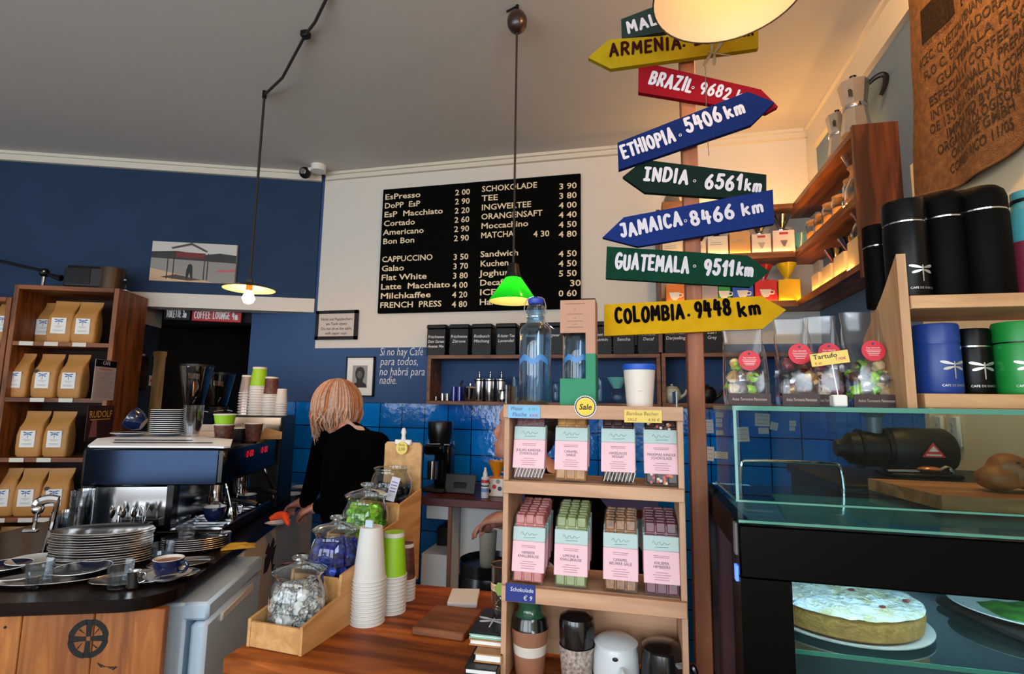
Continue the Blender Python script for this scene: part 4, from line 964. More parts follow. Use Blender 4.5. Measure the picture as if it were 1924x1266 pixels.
# --- on the machine top
M_navysaucer = mat('navy_saucer', (16, 24, 54), .15, coat=.6)
def saucer(mb, r, m_top, m_rim=M_cream, z=0):
    mb.lathe([(r * .5, z), (r * .55, z + .002), (r * .93, z + .012), (r, z + .0145)], m_top, seg=32, cap1=False)
    mb.lathe([(r, z + .0145), (r * .995, z + .0165), (r * .965, z + .0155)], m_rim, seg=32, cap0=False, cap1=False)
    mb.lathe([(r * .965, z + .0155), (r * .55, z + .005), (0, z + .004)], m_top, seg=32, cap0=False)
def on_top(px, py, v): q = to_uv(at(px, py, v=v)); return uvw(q.x, v, zt)
P = on_top(315, 815, .86)
proto = None
for i in range(13):
    if proto is None: mb = MB(); saucer(mb, .074, M_navysaucer); proto = o = mb.build('saucer')
    else: o = proto.copy(); COL.objects.link(o)
    o.location = (P.x, P.y, P.z + i * .0085); tag(o, 'navy saucer with white rim in the tall stack on the espresso machine', 'saucer', 'saucers stacked on the espresso machine')
def coffee_cup(name, label, loc, r, h, rz=0.0, rot=None, group=None, inside=None, handle=True):
    t = thing(name, label, 'cup', loc, rz, group, rot)
    mb = MB(); mb.lathe([(r * .55, 0), (r * .58, .004), (r * .82, h * .3), (r * .97, h * .75), (r, h)], M_navy, seg=28, cap1=False)
    mb.lathe([(r, h), (r - .002, h + .001), (r - .004, h)], M_cream, seg=28, cap0=False, cap1=False); mb.lathe([(r - .004, h), (r * .9, h * .7), (r * .7, h * .25), (0, .008)], M_cream, seg=28, cap0=False); mb.build('bowl', t)
    if handle:
        mb = MB(); mb.tube([(r * .93, 0, h * .8), (r * 1.3, 0, h * .82), (r * 1.42, 0, h * .6), (r * 1.2, 0, h * .32), (r * .8, 0, h * .28)], .005, M_navy); mb.build('handle', t)
    if inside: mb = MB(); mb.lathe([(r * .93, h * .86), (r * .5, h * .875), (0, h * .88)], inside, seg=24); mb.build('coffee', t)
    return t
P = on_top(268, 815, .90); coffee_cup('coffee_cup', 'navy cup tipped on its side against the saucer stack on the machine', P + Vector((-.0, 0, .05)), .052, .062, rot=(R(8), R(-62), TH), handle=False)
mb = MB(); saucer(mb, .07, M_navysaucer); tag(mb.build('saucer', loc=on_top(243, 815, .82)), 'single navy saucer lying left of the stack on the espresso machine', 'saucer')
M_cut = glass('cut_glass', (225, 228, 230), .45, .05, .12)
def tumbler(mb, r0, r1, h, m, z=0, facets=10):
    mb.lathe([(r0, z), (r0 * 1.02, z + .004), (r1, z + h)], m, seg=facets, cap1=False)
    mb.lathe([(r1 - .002, z + h), (r0 - .002, z + .012), (0, z + .012)], m, seg=facets, cap0=False)
P = on_top(360, 815, .84); pr = None
for i in range(5):
    if pr is None: mb = MB(); tumbler(mb, .03, .042, .075, M_cut, facets=16); pr = o = mb.build('glass_tumbler')
    else: o = pr.copy(); COL.objects.link(o)
    o.location = (P.x, P.y, P.z + i * .016); tag(o, 'ribbed glass tumbler in the stack right of the saucers on the machine', 'glass', 'glasses stacked on the espresso machine')
P = at(424, 838, Z=zt); P = on_top(420, 836, .74) + Vector((.0, .0, .0))
zc2 = ZB + h1 + .0005
def pc(px, v): q = to_uv(at(px, 830, v=v)); return uvw(q.x, v, zc2)
Pq = pc(419, .83)
paper_cup('paper_cup', 'brown printed paper cup carrying the lime one on the machine', Pq, .031, .043, .085, M_pcb)
paper_cup('paper_cup', 'lime green paper cup nested in the brown one on the machine', Pq + Vector((0, 0, .045)), .031, .046, .085, M_pcg)
paper_cup('paper_cup', 'single brown printed paper cup standing right of the lime one', pc(475, .98), .031, .041, .085, M_pcb)
paper_cup('paper_cup', 'dark paper cup between the lime and the single brown cup', pc(449, 1.02), .03, .038, .06, mat('dark_cup', (22, 20, 20), .4))
P = pc(505, 1.13); t = thing('napkin_packet', 'folded brown paper packet leaning on the steel guard', 'packet', P, TH + R(12))
mb = MB(); mb.prism([(-.05, 0), (.06, 0), (.06, .035), (-.02, .055)], -.01, .01, M_kraft, RX(PI / 2)); mb.build('packet', t); mb = MB(); mb.prism([(-.03, .006), (.055, .006), (.05, .022)], .0105, .0125, M_kraftd, RX(PI / 2)); mb.build('flap', t)
# --- grinders behind
M_smoke = glass('smoky_hopper', (150, 140, 132), .35, .04, .1)
def grinder(px, v, zh0, zh1, r, label):
    q = to_uv(at(px, 740, v=v)); t = thing('coffee_grinder', label, 'coffee grinder', uvw(q.x, v, ZB), TH, group='coffee grinders')
    a0, a1 = zh0 - ZB, zh1 - ZB
    mb = MB(); mb.box((0, 0, a0 * .5 - .02), (.16, .2, a0 - .045), M_blackm, bev=.02); mb.lathe([(.08, a0 - .06), (.06, a0 - .01), (.058, a0)], M_blackm); mb.build('body', t)
    mb = MB(); mb.lathe([(r * .48, a0), (r * .56, a0 + .01), (r * .96, a1 - .03), (r, a1 - .005)], M_smoke, seg=28, cap0=False, cap1=False); hp = mb.build('hopper', t)
    mb = MB(); mb.lathe([(r * 1.01, a1 - .006), (r * 1.01, a1 + .006), (0, a1 + .012)], M_black, seg=28); mb.build('lid', hp)
    mb = MB(); mb.lathe([(r * .46, a0 + .002), (r * .62, a0 + .05), (0, a0 + .06)], mat('coffee_beans', (42, 24, 14), .5, bump=.9, bscale=120)); mb.build('beans', hp)
    mb = MB(); mb.poly([(-r * .1, -r * .86, a1 - .075), (r * .5, -r * .68, a1 - .08), (r * .5, -r * .7, a1 - .05), (-r * .1, -r * .92, a1 - .045)], [(0, 1, 2, 3)], M_white, I4, True); mb.build('paper_strip', hp)
    mb = MB(); mb.tube([(.02, -.1, a0 - .03), (.09, -.12, a0 - .02), (.13, -.12, a0 - .025)], .006, M_chrome); mb.build('lever', t)
    return t
grinder(366, 1.30 + .24, at(366, 765, v=1.54).z, at(366, 687, v=1.54).z, .088, 'coffee grinder with large smoky hopper behind the stacked glasses')
grinder(412, 1.80, at(412, 764, v=1.80).z, at(412, 702, v=1.80).z, .084, 'coffee grinder with dark hopper, right behind the larger one')
# ================================================================ on the bar top
def on_bar(px, py, dz=0.0006): return at(px, py, Z=ZB) + Vector((0, 0, dz))
M_tray = mat('worn_tray_steel', (222, 216, 210), .22, 1.0, bump=.03, bscale=60)
def oval_tray(mb, a, b):
    mb.lathe([(.78, 0), (.80, .001), (.93, .006), (.985, .0078), (1.0, .0092)], M_tray, Matrix.Diagonal((a, a, 1, 1)), seg=44, sy=b / a, cap1=False)
    mb.lathe([(1.0, .0092), (1.012, .0104), (1.004, .0118), (.985, .0108), (.92, .0085), (.79, .0035), (0, .003)], M_tray, Matrix.Diagonal((a, a, 1, 1)), seg=44, sy=b / a, cap0=False)
def tray_stack(px, py, n, a, b, rz, step, lab, group):
    P = on_bar(px, py); pr = None; r_ = random.Random(int(px))
    for i in range(n):
        if pr is None: mb = MB(); oval_tray(mb, a, b); pr = o = mb.build('serving_tray')
        else: o = pr.copy(); COL.objects.link(o)
        o.location = P + Vector((r_.uniform(-.003, .003), r_.uniform(-.003, .003), i * step)); o.rotation_euler = (0, 0, rz + r_.uniform(-.04, .04))
        tag(o, lab if i < n - 1 else lab.replace('in the', 'on top of the'), 'tray', group)
    return P + Vector((0, 0, (n - 1) * step + .0035))
rz0 = TH + R(4)
tray_stack(188, 1057, 14, .158, .086, rz0, .0080, 'oval steel serving tray in the tall stack on the bar', 'trays in the tall stack')
S2 = tray_stack(368, 1030, 6, .118, .082, rz0 + .3, .0075, 'oval steel serving tray in the low stack beside the machine', 'trays in the low stack')
def lone_tray(px, py, a, b, rz, label):
    mb = MB(); oval_tray(mb, a, b); P = on_bar(px, py); o = mb.build('serving_tray', loc=P, rotz=rz); tag(o, label, 'tray'); return P
TA = lone_tray(103, 1090, .155, .075, TH + R(10), 'oval steel tray at the bar edge holding a glass and navy saucer')
TB = lone_tray(274, 1088, .15, .075, TH + R(14), 'oval steel tray with water glass, sugar pot and coffee cup')
TC = lone_tray(340, 1062, .10, .06, TH + R(20), 'small oval steel tray with cutlery behind the coffee cup')
TD = lone_tray(15, 1085, .12, .07, TH + R(0), 'oval steel tray cut off by the left picture edge')
zt5 = .0045
def plate_at(px, py, r, m_, label, dz):
    mb = MB(); saucer(mb, r, m_); P = on_bar(px, py, dz); tag(mb.build('saucer', loc=P), label, 'saucer'); return P
plate_at(152, 1083, .082, M_navysaucer, 'navy saucer with white rim on the front left steel tray', .0128)
M_plate = mat('white_plate', (224, 218, 210), .2, coat=.4)
plate_at(60, 1066, .072, M_plate, 'plain white saucer behind the front left water glass', .0128)
plate_at(5, 1078, .075, M_navysaucer, 'navy saucer with white rim cut by the left picture edge', .0128)
M_tum = glass('tumbler_glass', (244, 246, 247), .36, .02, .03); M_water = glass('water', (246, 249, 250), .12, .01, .015)
def water_glass(px, py, label, dz, h=.075, s=1.0, loc=None):
    P = loc if loc is not None else on_bar(px, py, dz)
    t = thing('water_glass', label, 'glass', P, group='faceted water glasses on the bar')
    mb = MB(); tumbler(mb, .029 * s, .037 * s, h, M_tum, facets=9)
    for k in range(9):
        a = 2 * PI * k / 9; mb.tube([(.0295 * s * math.cos(a), .0295 * s * math.sin(a), .004), (.0355 * s * math.cos(a), .0355 * s * math.sin(a), h * .55)], .0018, M_tum, seg=6)
    mb.build('tumbler', t)
    mb = MB(); mb.lathe([(.0265 * s, .013), (.031 * s, h * .55), (0, h * .55)], M_water, seg=18); mb.build('water', t)
water_glass(71, 1104, 'water glass standing on the front left steel tray', .0045, s=.98)
water_glass(223, 1106, 'water glass beside the steel sugar pot on the middle tray', .0045, s=.98)
water_glass(303, 1064, 'water glass standing just behind the coffee cup', .0045, s=.95)
water_glass(0, 0, 'water glass standing on the low tray stack', 0, s=.9, loc=S2 + Vector((-.045, -.005, .0005)))
P = on_bar(249, 1106, .0046); t = thing('sugar_pot', 'small steel pot with spout beside the water glass on the tray', 'pot', P, TH)
mb = MB(); mb.lathe([(.017, 0), (.018, .003), (.017, .044), (.0185, .048), (.017, .048), (.015, .044), (.015, .006), (0, .006)], M_steel, seg=22); mb.build('pot', t)
mb = MB(); mb.tube([(.016, 0, .042), (.032, 0, .04), (.034, 0, .02), (.018, 0, .012)], .0025, M_steel); mb.build('handle', t)
M_crema = mat('coffee_crema', (150, 96, 62), .5)
P = on_bar(313, 1095, .0135)
mb = MB(); saucer(mb, .068, M_cream, M_navysaucer); tag(mb.build('saucer', loc=P), 'cream saucer with a navy rim under the full coffee cup', 'saucer')
coffee_cup('coffee_cup', 'navy coffee cup with pinkish crema standing on the cream saucer', P + Vector((0, 0, .0055)), .044, .056, R(10), inside=M_crema)
def spoon(name, label, a, b, cat, bowl=True):
    d = Vector(b) - Vector(a); t = thing(name, label, cat, a, 0, None)
    t.rotation_mode = 'QUATERNION'; t.rotation_quaternion = d.to_track_quat('X', 'Z'); L_ = d.length
    mb = MB(); mb.tube([(0, 0, .001), (L_ * .5, 0, .002), (L_ * .72, 0, .0015)], [.0035, .0018, .0016], M_steel, seg=6); mb.build('handle', t)
    mb = MB(); mb.ball((L_ * .86, 0, .001), (L_ * .15, .0095, .0025), M_steel, seg=12, rings=6); mb.build('bowl', t)
    return t
spoon('spoon', 'steel spoon lying on the small tray behind the coffee cup', on_bar(395, 1058, .013), on_bar(330, 1062, .013), 'spoon')
spoon('spoon', 'steel spoon lying on the saucer beside the coffee cup', P + Vector((.055, -.01, .022)), P + Vector((.01, -.058, .02)), 'spoon')
spoon('spoon', 'steel spoon across the low tray stack', S2 + Vector((.11, .035, .008)), S2 + Vector((-.0, .02, .008)), 'spoon')
# stacked cut glass tumblers
q = to_uv(at(152, 960, v=.55)); P = uvw(q.x, .55, ZB + .0006); pr = None
for i in range(8):
    if pr is None: mb = MB(); tumbler(mb, .03, .039, .072, M_cut, facets=10); pr = o = mb.build('glass_tumbler')
    else: o = pr.copy(); COL.objects.link(o)
    o.location = P + Vector((0, 0, i * .0215)); tag(o, 'cut glass tumbler in the tower beside the soda tap', 'glass', 'glass tumblers in the tower')
P2 = P + Vector((-.085, .0, 0)); pr = None
for i in range(4):
    if pr is None: mb = MB(); tumbler(mb, .03, .039, .072, M_cut, facets=10); pr = o = mb.build('glass_tumbler')
    else: o = pr.copy(); COL.objects.link(o)
    o.location = P2 + Vector((0, 0, i * .0215)); tag(o, 'cut glass tumbler in the shorter tower behind the tall one', 'glass', 'glass tumblers in the shorter tower')
# soda tap
P = on_bar(92, 1045)
t = thing('soda_tap', 'chrome drinks tap on a slanted black tower at the bar', 'tap', P, TH)
mb = MB(); mb.prism([(-.01, 0), (.075, 0), (.095, .19), (.1, .235), (.06, .225), (.02, .2)], -.03, .03, M_black, T(-.01, .20, 0) @ FRONT); mb.box((.0, .09, .006), (.09, .2, .012), M_black); mb.build('tower', t, label='black slanted tower')
mb = MB(); mb.tube([(-.015, -.005, .0), (.0, -.005, .1), (.01, -.005, .2)], .0085, M_chrome); mb.build('column', t)
mb = MB(); mb.tube([(.012, -.005, .2), (-.012, -.012, .205), (-.04, -.02, .195), (-.05, -.022, .165)], [.014, .016, .018, .013], M_chrome); mb.ball((-.042, -.02, .17), .019, M_chrome); mb.build('faucet', t)
mb = MB(); mb.tube([(-.042, -.022, .165), (-.043, -.022, .13), (-.045, -.022, .1)], [.009, .005, .007], M_chrome); mb.box((-.055, -.024, .096), (.05, .018, .012), M_chrome, bev=.004); mb.build('lever', t)
# cutlery jar in front of the machine body
P = on_bar(232, 1000) + uvw(0, 0, 0) * 0
q = to_uv(at(238, 975, v=.565)); P = uvw(q.x, .565, ZB + .0006)
t = thing('cutlery_box', 'low dark box of upright spoons in front of the machine', 'cutlery box', P, TH)
mb = MB()
for c, d in (((0, 0, .003), (.16, .06, .006)), ((0, -.03, .045), (.16, .004, .09)), ((0, .03, .045), (.16, .004, .09)), ((-.078, 0, .045), (.004, .06, .09)), ((.078, 0, .045), (.004, .06, .09))): mb.box(c, d, M_blackm)
mb.build('box', t)
rn = random.Random(8)
for k in range(12):
    a = P + Vector((UX * (-.062 + k * .0113), UY * (-.062 + k * .0113), .012)) + Vector((-UY, UX, 0)) * rn.uniform(-.018, .018)
    spoon('teaspoon', 'steel teaspoon standing handle down in the dark cutlery box', a, a + Vector((rn.uniform(-.02, .035), rn.uniform(-.01, .02), .145)), 'spoon')['group'] = 'teaspoons in the cutlery box'
# cups on the drip tray of the machine
def on_tray(px, py, z=.0575): q = at(px, py, Z=ZB + z); return q
for px, py, lb, r, h in ((402, 978, 'navy cappuccino cup in front on the espresso machine drip tray', .045, .06), (405, 952, 'navy cup catching coffee under the near group head', .044, .055), (463, 950, 'navy cup catching coffee under the far group head', .044, .055)):
    coffee_cup('coffee_cup', lb, on_tray(px, py), r, h, TH + 1.2)
t = thing('milk_pitcher', 'small steel milk pitcher between the cups on the drip tray', 'pitcher', on_tray(433, 972), TH)
mb = MB(); mb.lathe([(.026, 0), (.032, .01), (.03, .035), (.024, .055), (.027, .065), (.024, .065), (.021, .055)], M_steel); mb.build('pitcher', t)
mb = MB(); mb.tube([(.022, 0, .055), (.045, 0, .05), (.042, 0, .02), (.03, 0, .015)], .0035, M_steel); mb.build('handle', t)
# cloths, dish and saucers further along
def crumple(mb, a, b, h, m, seed, M=I4):
    n = 14; vs_ = []; fs_ = []
    for i in range(n + 1):
        for j in range(n + 1):
            x, y = i / n * 2 - 1, j / n * 2 - 1; e = max(0, 1 - max(abs(x), abs(y)) ** 4)
            z = h * e * (.5 + .6 * noise.noise(Vector((x * 1.7 + seed, y * 2.3, seed)))) + .001
            vs_.append((x * a * (1 + .12 * noise.noise(Vector((y * 2, seed, 0)))), y * b * (1 + .15 * noise.noise(Vector((x * 2, 0, seed)))), max(z, .0005)))
    for i in range(n):
        for j in range(n): q = i * (n + 1) + j; fs_.append((q, q + n + 1, q + n + 2, q + 1))
    mb.poly(vs_, fs_, m, M)
mb = MB(); crumple(mb, .06, .035, .02, mat('yellow_cloth', (190, 140, 40), .85), 2.0); tag(mb.build('cleaning_cloth', loc=on_bar(448, 1028), rotz=R(40)), 'crumpled yellow cloth on the bar edge beside the machine', 'cloth')
P = on_bar(522, 985); t = thing('small_dish', 'small white oval dish on the bar beneath the orange cloth', 'dish', P, R(60))
mb = MB(); mb.lathe([(.03, 0), (.05, .012), (.048, .013), (.028, .003), (0, .003)], M_plate, sx=1.2, sy=.7); mb.build('dish', t)
mb = MB(); mb.tube([(-.05, .02, .016), (-.02, .03, .03), (.02, .015, .034), (.05, -.02, .02), (.07, -.04, .006)], [.01, .017, .019, .013, .006], mat('orange_cloth', (235, 74, 24), .7, bump=.5, bscale=90), seg=14); tag(mb.build('orange_cloth', loc=P + Vector((0, 0, .002)), rotz=R(10)), 'twisted bright orange cloth draped over the white dish', 'cloth')
for px, py, lb in ((548, 932, 'white saucer beside the near hand of the woman in black'), (568, 918, 'white saucer behind the other at the far end of the bar')):
    mb = MB(); saucer(mb, .062, M_plate); tag(mb.build('saucer', loc=on_bar(px, py)), lb, 'saucer')

# ================================================================ service counter
ZC = 0.92
M_count = wood('counter_oiled_wood', (172, 90, 32), (112, 50, 14), 'X', 4.5, .5, plank=.09); M_count.node_tree.nodes['Principled BSDF'].inputs['Specular IOR Level'].default_value = .25
M_countf = wood('counter_front_wood', (176, 122, 66), (138, 88, 42), 'X', 4, .5)
c0 = at(418, 1234, Z=ZC); yb = at(800, 1098, Z=ZC).y; xr_ = -.284
t = thing('service_counter', 'oiled wooden service counter carrying the jars, cups and chocolate stand', 'counter', (c0.x, c0.y, 0))
w = xr_ - c0.x; dp = yb - c0.y
mb = MB(); mb.box((w / 2, dp / 2, ZC - .018), (w, dp, .036), M_count, bev=.004); mb.build('worktop', t)
mb = MB(); mb.box((w / 2 + .015, .03, (ZC - .04) / 2), (w - .05, .025, ZC - .04), M_countf); mb.build('front_panel', t)
for s_ in (.03, w - .03):
    mb = MB(); mb.box((s_, dp / 2, (ZC - .04) / 2), (.03, dp - .06, ZC - .04), M_countf); mb.build('side_panel', t)
mb = MB(); mb.cyl((0, 0, 0), .014, .002, mat('dark_knot', (70, 40, 20), .7), T(.06, .0178, ZC - .055) @ RX(PI / 2)); mb.build('knot', t)
def on_c(px, py, dz=.0006): return at(px, py, Z=ZC) + Vector((0, 0, dz))
# stepped wooden jar stand, running back from the front edge
A = on_c(447, 1228); Bk = on_c(770, 1110)
fl = on_c(440, 1226); fr = on_c(566, 1234); ax = (fr - fl); wS = .150
bx = on_c(772, 1096) ; dirv = (bx - fr); dirv.z = 0; ln = dirv.length; ang = math.atan2(dirv.y, dirv.x) - PI / 2
t = thing('jar_stand', 'stepped plywood stand holding four glass candy jars in a rising row', 'stand', fr, ang)
# local frame: x to the right (0 = right outer face), y back along the stand
def wbx(mb, x0, x1, y0, y1, z0, z1, m=M_ply): mb.box(((x0 + x1) / 2, (y0 + y1) / 2, (z0 + z1) / 2), (x1 - x0, y1 - y0, z1 - z0), m, bev=.0015)
STEP = [(0, .0), (.137, .066), (.274, .132), (.411, .200)]
side = [(0, 0), (0, .06), (.132, .082), (.137, .13), (.269, .146), (.274, .19), (.406, .206), (.411, .25), (.55, .278), (.55, 0)]
M_stand = wood('stand_plywood', (208, 158, 100), (184, 132, 76), 'Y', 5, .5)
for x in (0, -wS + .008):
    mb = MB(); mb.prism([(y, z) for y, z in side], 0, .008, M_stand, T(x - .008, 0, 0) @ Matrix(((0, 0, 1, 0), (1, 0, 0, 0), (0, 1, 0, 0), (0, 0, 0, 1)))); mb.build('side_panel', t)
for i, (y, z) in enumerate(STEP):
    mb = MB(); wbx(mb, -wS + .008, -.008, y + .008, y + .137, z, z + .008, M_stand); mb.build('step', t)
    mb = MB(); wbx(mb, -wS + .008, -.008, y, y + .008, 0 if i == 0 else STEP[i - 1][1], z + .055, M_stand); mb.build('riser', t)
mb = MB(); mb.prism([(-.142, 0), (-.006, 0), (-.006, .415), (-.014, .424), (-.134, .424), (-.142, .415)], 0, .006, M_stand, T(0, .557, 0) @ FRONT); bd = mb.build('back_board', t, label='tall rounded board at the back')
MLS = T(fr) @ RZ(ang)
P = MLS @ Vector((-.07, .545, .412))
tt = thing('price_clip', 'clear clip with round yellow price tag on the tall stand board', 'clip', P, ang)
mb = MB(); mb.box((0, 0, .012), (.06, .012, .018), mat('clear_plastic', (205, 200, 190), .2, spec=.8), bev=.003); mb.lathe([(.008, .02), (.006, .035), (.009, .045), (.005, .058), (0, .06)], M_white, seg=12); mb.build('clip', tt)
mb = MB(); mb.cyl((0, 0, 0), .021, .002, mat('yellow_card', (226, 200, 96), .6), T(0, -.008, -.006) @ RX(PI / 2), 24); d_ = mb.build('tag', tt, label='round yellow tag')
mb = MB(); mb.text('2,50', .014, M_ink, T(0, -.0105, -.014) @ FRONT, 'C'); mb.text('Stück', .01, M_ink, T(0, -.0105, .001) @ FRONT, 'C'); mb.build('lettering', d_)
# jars and sweets
M_jar = glass('jar_glass', (240, 244, 243), .5, .02, .05)
RJ, HJ = .0655, .138
def jar(i, label, lid=True):
    y, z = STEP[i]; P = MLS @ Vector((-wS / 2, y + .073, z + .0086))
    t = thing('candy_jar', label, 'jar', P, 0, 'glass candy jars on the stepped stand')
    mb = MB(); pr_ = [(RJ * .9, 0), (RJ * .97, .004), (RJ, .02), (RJ, HJ * .62), (RJ * .97, HJ * .74), (RJ * .84, HJ * .88), (RJ * .79, HJ * .93), (RJ * .82, HJ)]
    mb.lathe(pr_, M_jar, seg=36, cap1=False); mb.tube([(RJ * .82 * math.cos(2 * PI * k / 32), RJ * .82 * math.sin(2 * PI * k / 32), HJ) for k in range(32)], .0022, M_jar, closed=True, seg=6); mb.build('vessel', t)
    if lid:
        mb = MB(); mb.lathe([(RJ * .76, HJ - .006), (RJ * .78, HJ + .002), (RJ * .93, HJ + .004), (RJ * .95, HJ + .008), (RJ * .7, HJ + .017), (.018, HJ + .023), (.01, HJ + .027)], glass('lid_glass', (236, 240, 238), .6, .03, .12), seg=36, cap0=False, cap1=False); l_ = mb.build('lid', t)
        mb = MB(); mb.lathe([(.009, HJ + .026), (.009, HJ + .029), (.018, HJ + .033), (.019, HJ + .038), (.014, HJ + .042), (0, HJ + .043)], glass('knob_glass', (235, 240, 240), .8, .02, .18), seg=18, cap0=False); mb.build('knob', l_)
    return P
def sweet_mesh(m1, m2, seed, r=.0145):
    mb = MB(); mb.ball((0, 0, 0), (r, r * .9, r * .85), m1, seg=14, rings=9, wob=.42, seed=seed)
    r_ = random.Random(seed)
    for sg in (-1, 1):
        pts = []
        for k in range(9): a = 2 * PI * k / 9; q = r * (.75 + .35 * r_.random()); pts.append((sg * r * (1.2 + .25 * r_.random()), q * math.cos(a) * .8, q * math.sin(a) * .8))
        mb.poly([(sg * r * .7, 0, 0)] + pts, [(0, 1 + k, 1 + (k + 1) % 9) for k in range(9)], m2 if seed % 2 else m1)
    return mb
def fill_jar(P, mats_, label, group, n, fillh, seed, r=.0172):
    r_ = random.Random(seed); protos = [sweet_mesh(mats_[k % len(mats_)], mats_[(k + 1) % len(mats_)], seed * 10 + k, r).mesh('wrapped_sweet') for k in range(5)]
    placed = []; tries = 0; R_ = RJ - .004 - r * 1.28
    # pack: rim positions first (these are the ones seen through the glass), then the middle
    z = r * 1.0
    while z < fillh - r * .4:
        for ring, cnt in ((R_, 9), (R_ * .4, 3)):
            ph = r_.random() * 6
            for k in range(cnt):
                a = ph + 2 * PI * k / cnt; rr = ring if z < HJ * .62 else ring * .86
                placed.append((rr * math.cos(a), rr * math.sin(a), z + r_.uniform(-.002, .002)))
        z += r * 1.55
    for i, p in enumerate(placed):
        o = bpy.data.objects.new('wrapped_sweet', protos[i % 5]); COL.objects.link(o); o.location = P + Vector(p); o.rotation_euler = (r_.uniform(-.5, .5), r_.uniform(-.5, .5), r_.uniform(0, 6))
        tag(o, label, 'sweet', group)
M_foilw = mat('white_foil', (236, 234, 234), .4, .0, vary=.5, vscale=190, col2=(70, 66, 66)); M_foilw2 = mat('plain_white_foil', (232, 230, 228), .35)
M_foilb = mat('blue_foil', (24, 50, 190), .2, .5, vary=.6, vscale=150, col2=(10, 20, 90)); M_foilb2 = mat('pale_blue_foil', (70, 110, 220), .2, .5, vary=.5, vscale=90, col2=(16, 36, 140))
M_foilg = mat('green_foil', (130, 200, 36), .25, .3, vary=.5, vscale=60, col2=(70, 140, 16)); M_foilg2 = mat('lime_foil', (156, 216, 60), .3, .2)
M_foilk = mat('black_foil', (22, 24, 32), .25, .4); M_foilk2 = mat('slate_foil', (62, 68, 86), .3, .4, vary=.6, vscale=60)
fill_jar(jar(0, 'nearest lidded glass jar full of white wrapped sweets'), [M_foilw2, M_foilw, M_foilw], 'white and black wrapped sweet in the nearest glass jar', 'white wrapped sweets', 0, .112, 1)
fill_jar(jar(1, 'second lidded glass jar full of blue wrapped sweets'), [M_foilb, M_foilb2, M_foilb], 'shiny blue wrapped sweet in the second glass jar', 'blue wrapped sweets', 0, .11, 2)
fill_jar(jar(2, 'third lidded glass jar full of green wrapped sweets'), [M_foilg, M_foilg2, M_foilg], 'lime green wrapped sweet in the third glass jar', 'green wrapped sweets', 0, .108, 3)
fill_jar(jar(3, 'rearmost open glass jar of dark wrapped sweets', lid=False), [M_foilk, M_foilk2, M_foilk], 'dark wrapped sweet in the rearmost open glass jar', 'dark wrapped sweets', 0, .1, 4)
P = MLS @ Vector((-.03, .403, .262)); tt = thing('name_card', 'pale printed card standing between the green and the dark sweets jar', 'card', P, ang, rot=(R(-12), R(10), ang))
mb = MB(); mb.box((0, 0, .035), (.028, .002, .07), mat('pale_card', (196, 192, 204), .6)); cd = mb.build('card', tt)
mb = MB()
for k in range(4): mb.box((0, -.0016, .028 + k * .009), (.02, .001, .0025), mat('violet_print', (96, 84, 140), .6))
mb.build('printing', cd)
# paper cup towers (upside down)
P = on_c(690, 1167)
cup_stack(P, 13, .029, .0415, .128, .0088, lambda i: M_pcw, 'white paper cups in the front tower', lambda i: 'plain white paper cup in the tallest front tower on the counter' if i < 12 else 'topmost plain white paper cup of the tallest front tower', up=False)
tt = thing('tower_tag', 'small pale blue card square stuck on the tallest cup tower', 'card', P + Vector((0, -.012, 12 * .0088 + .1285)), R(-8))
mb = MB(); mb.box((0, 0, .009), (.022, .006, .018), mat('pale_blue_card', (180, 200, 210), .6)); mb.build('card', tt)
cup_stack(on_c(735, 1147), 11, .027, .0365, .112, .0092, lambda i: M_pcg if i == 10 else M_pcw, 'white paper cups under the lime one', lambda i: 'lime green paper cup topping the middle tower on the counter' if i == 10 else 'white paper cup under the lime one in the middle tower', up=False)
cup_stack(on_c(760, 1124), 7, .021, .028, .098, .009, lambda i: M_pcb if i == 6 else M_pcw, 'small cups under the brown one', lambda i: 'brown printed paper cup topping the smallest tower on the counter' if i == 6 else 'small white cup under the brown one in the rear tower', up=False)
# cutting board, note pad
p0, p1, p2, p3 = on_c(779, 1197), on_c(878, 1211), on_c(905, 1155), on_c(810, 1150)
cc = (p0 + p1 + p2 + p3) / 4; d_ = (p1 - p0); rz_ = math.atan2(d_.y, d_.x)
t = thing('cutting_board', 'small dark wooden board lying on the counter before the notepad', 'board', cc, rz_)
mb = MB(); mb.box((0, 0, .0105), (d_.length, (p3 - p0).length, .02), wood('walnut_board', (134, 78, 40), (96, 52, 26), 'X', 6, .5), bev=.004); mb.build('board', t)
p0, p1, p2, p3 = on_c(838, 1140), on_c(893, 1141), on_c(905, 1118), on_c(850, 1113)
cc = (p0 + p1 + p2 + p3) / 4; d_ = (p1 - p0)
mb = MB()
for k in range(7): mb.box((0, 0, .0009 + k * .0018), (d_.length, (p3 - p0).length, .0017), M_paper, RZ(R((k % 3 - 1) * .8)))
tag(mb.build('notepad', loc=cc, rotz=math.atan2(d_.y, d_.x)), 'white stack of note paper on the counter behind the wooden board', 'notepad')
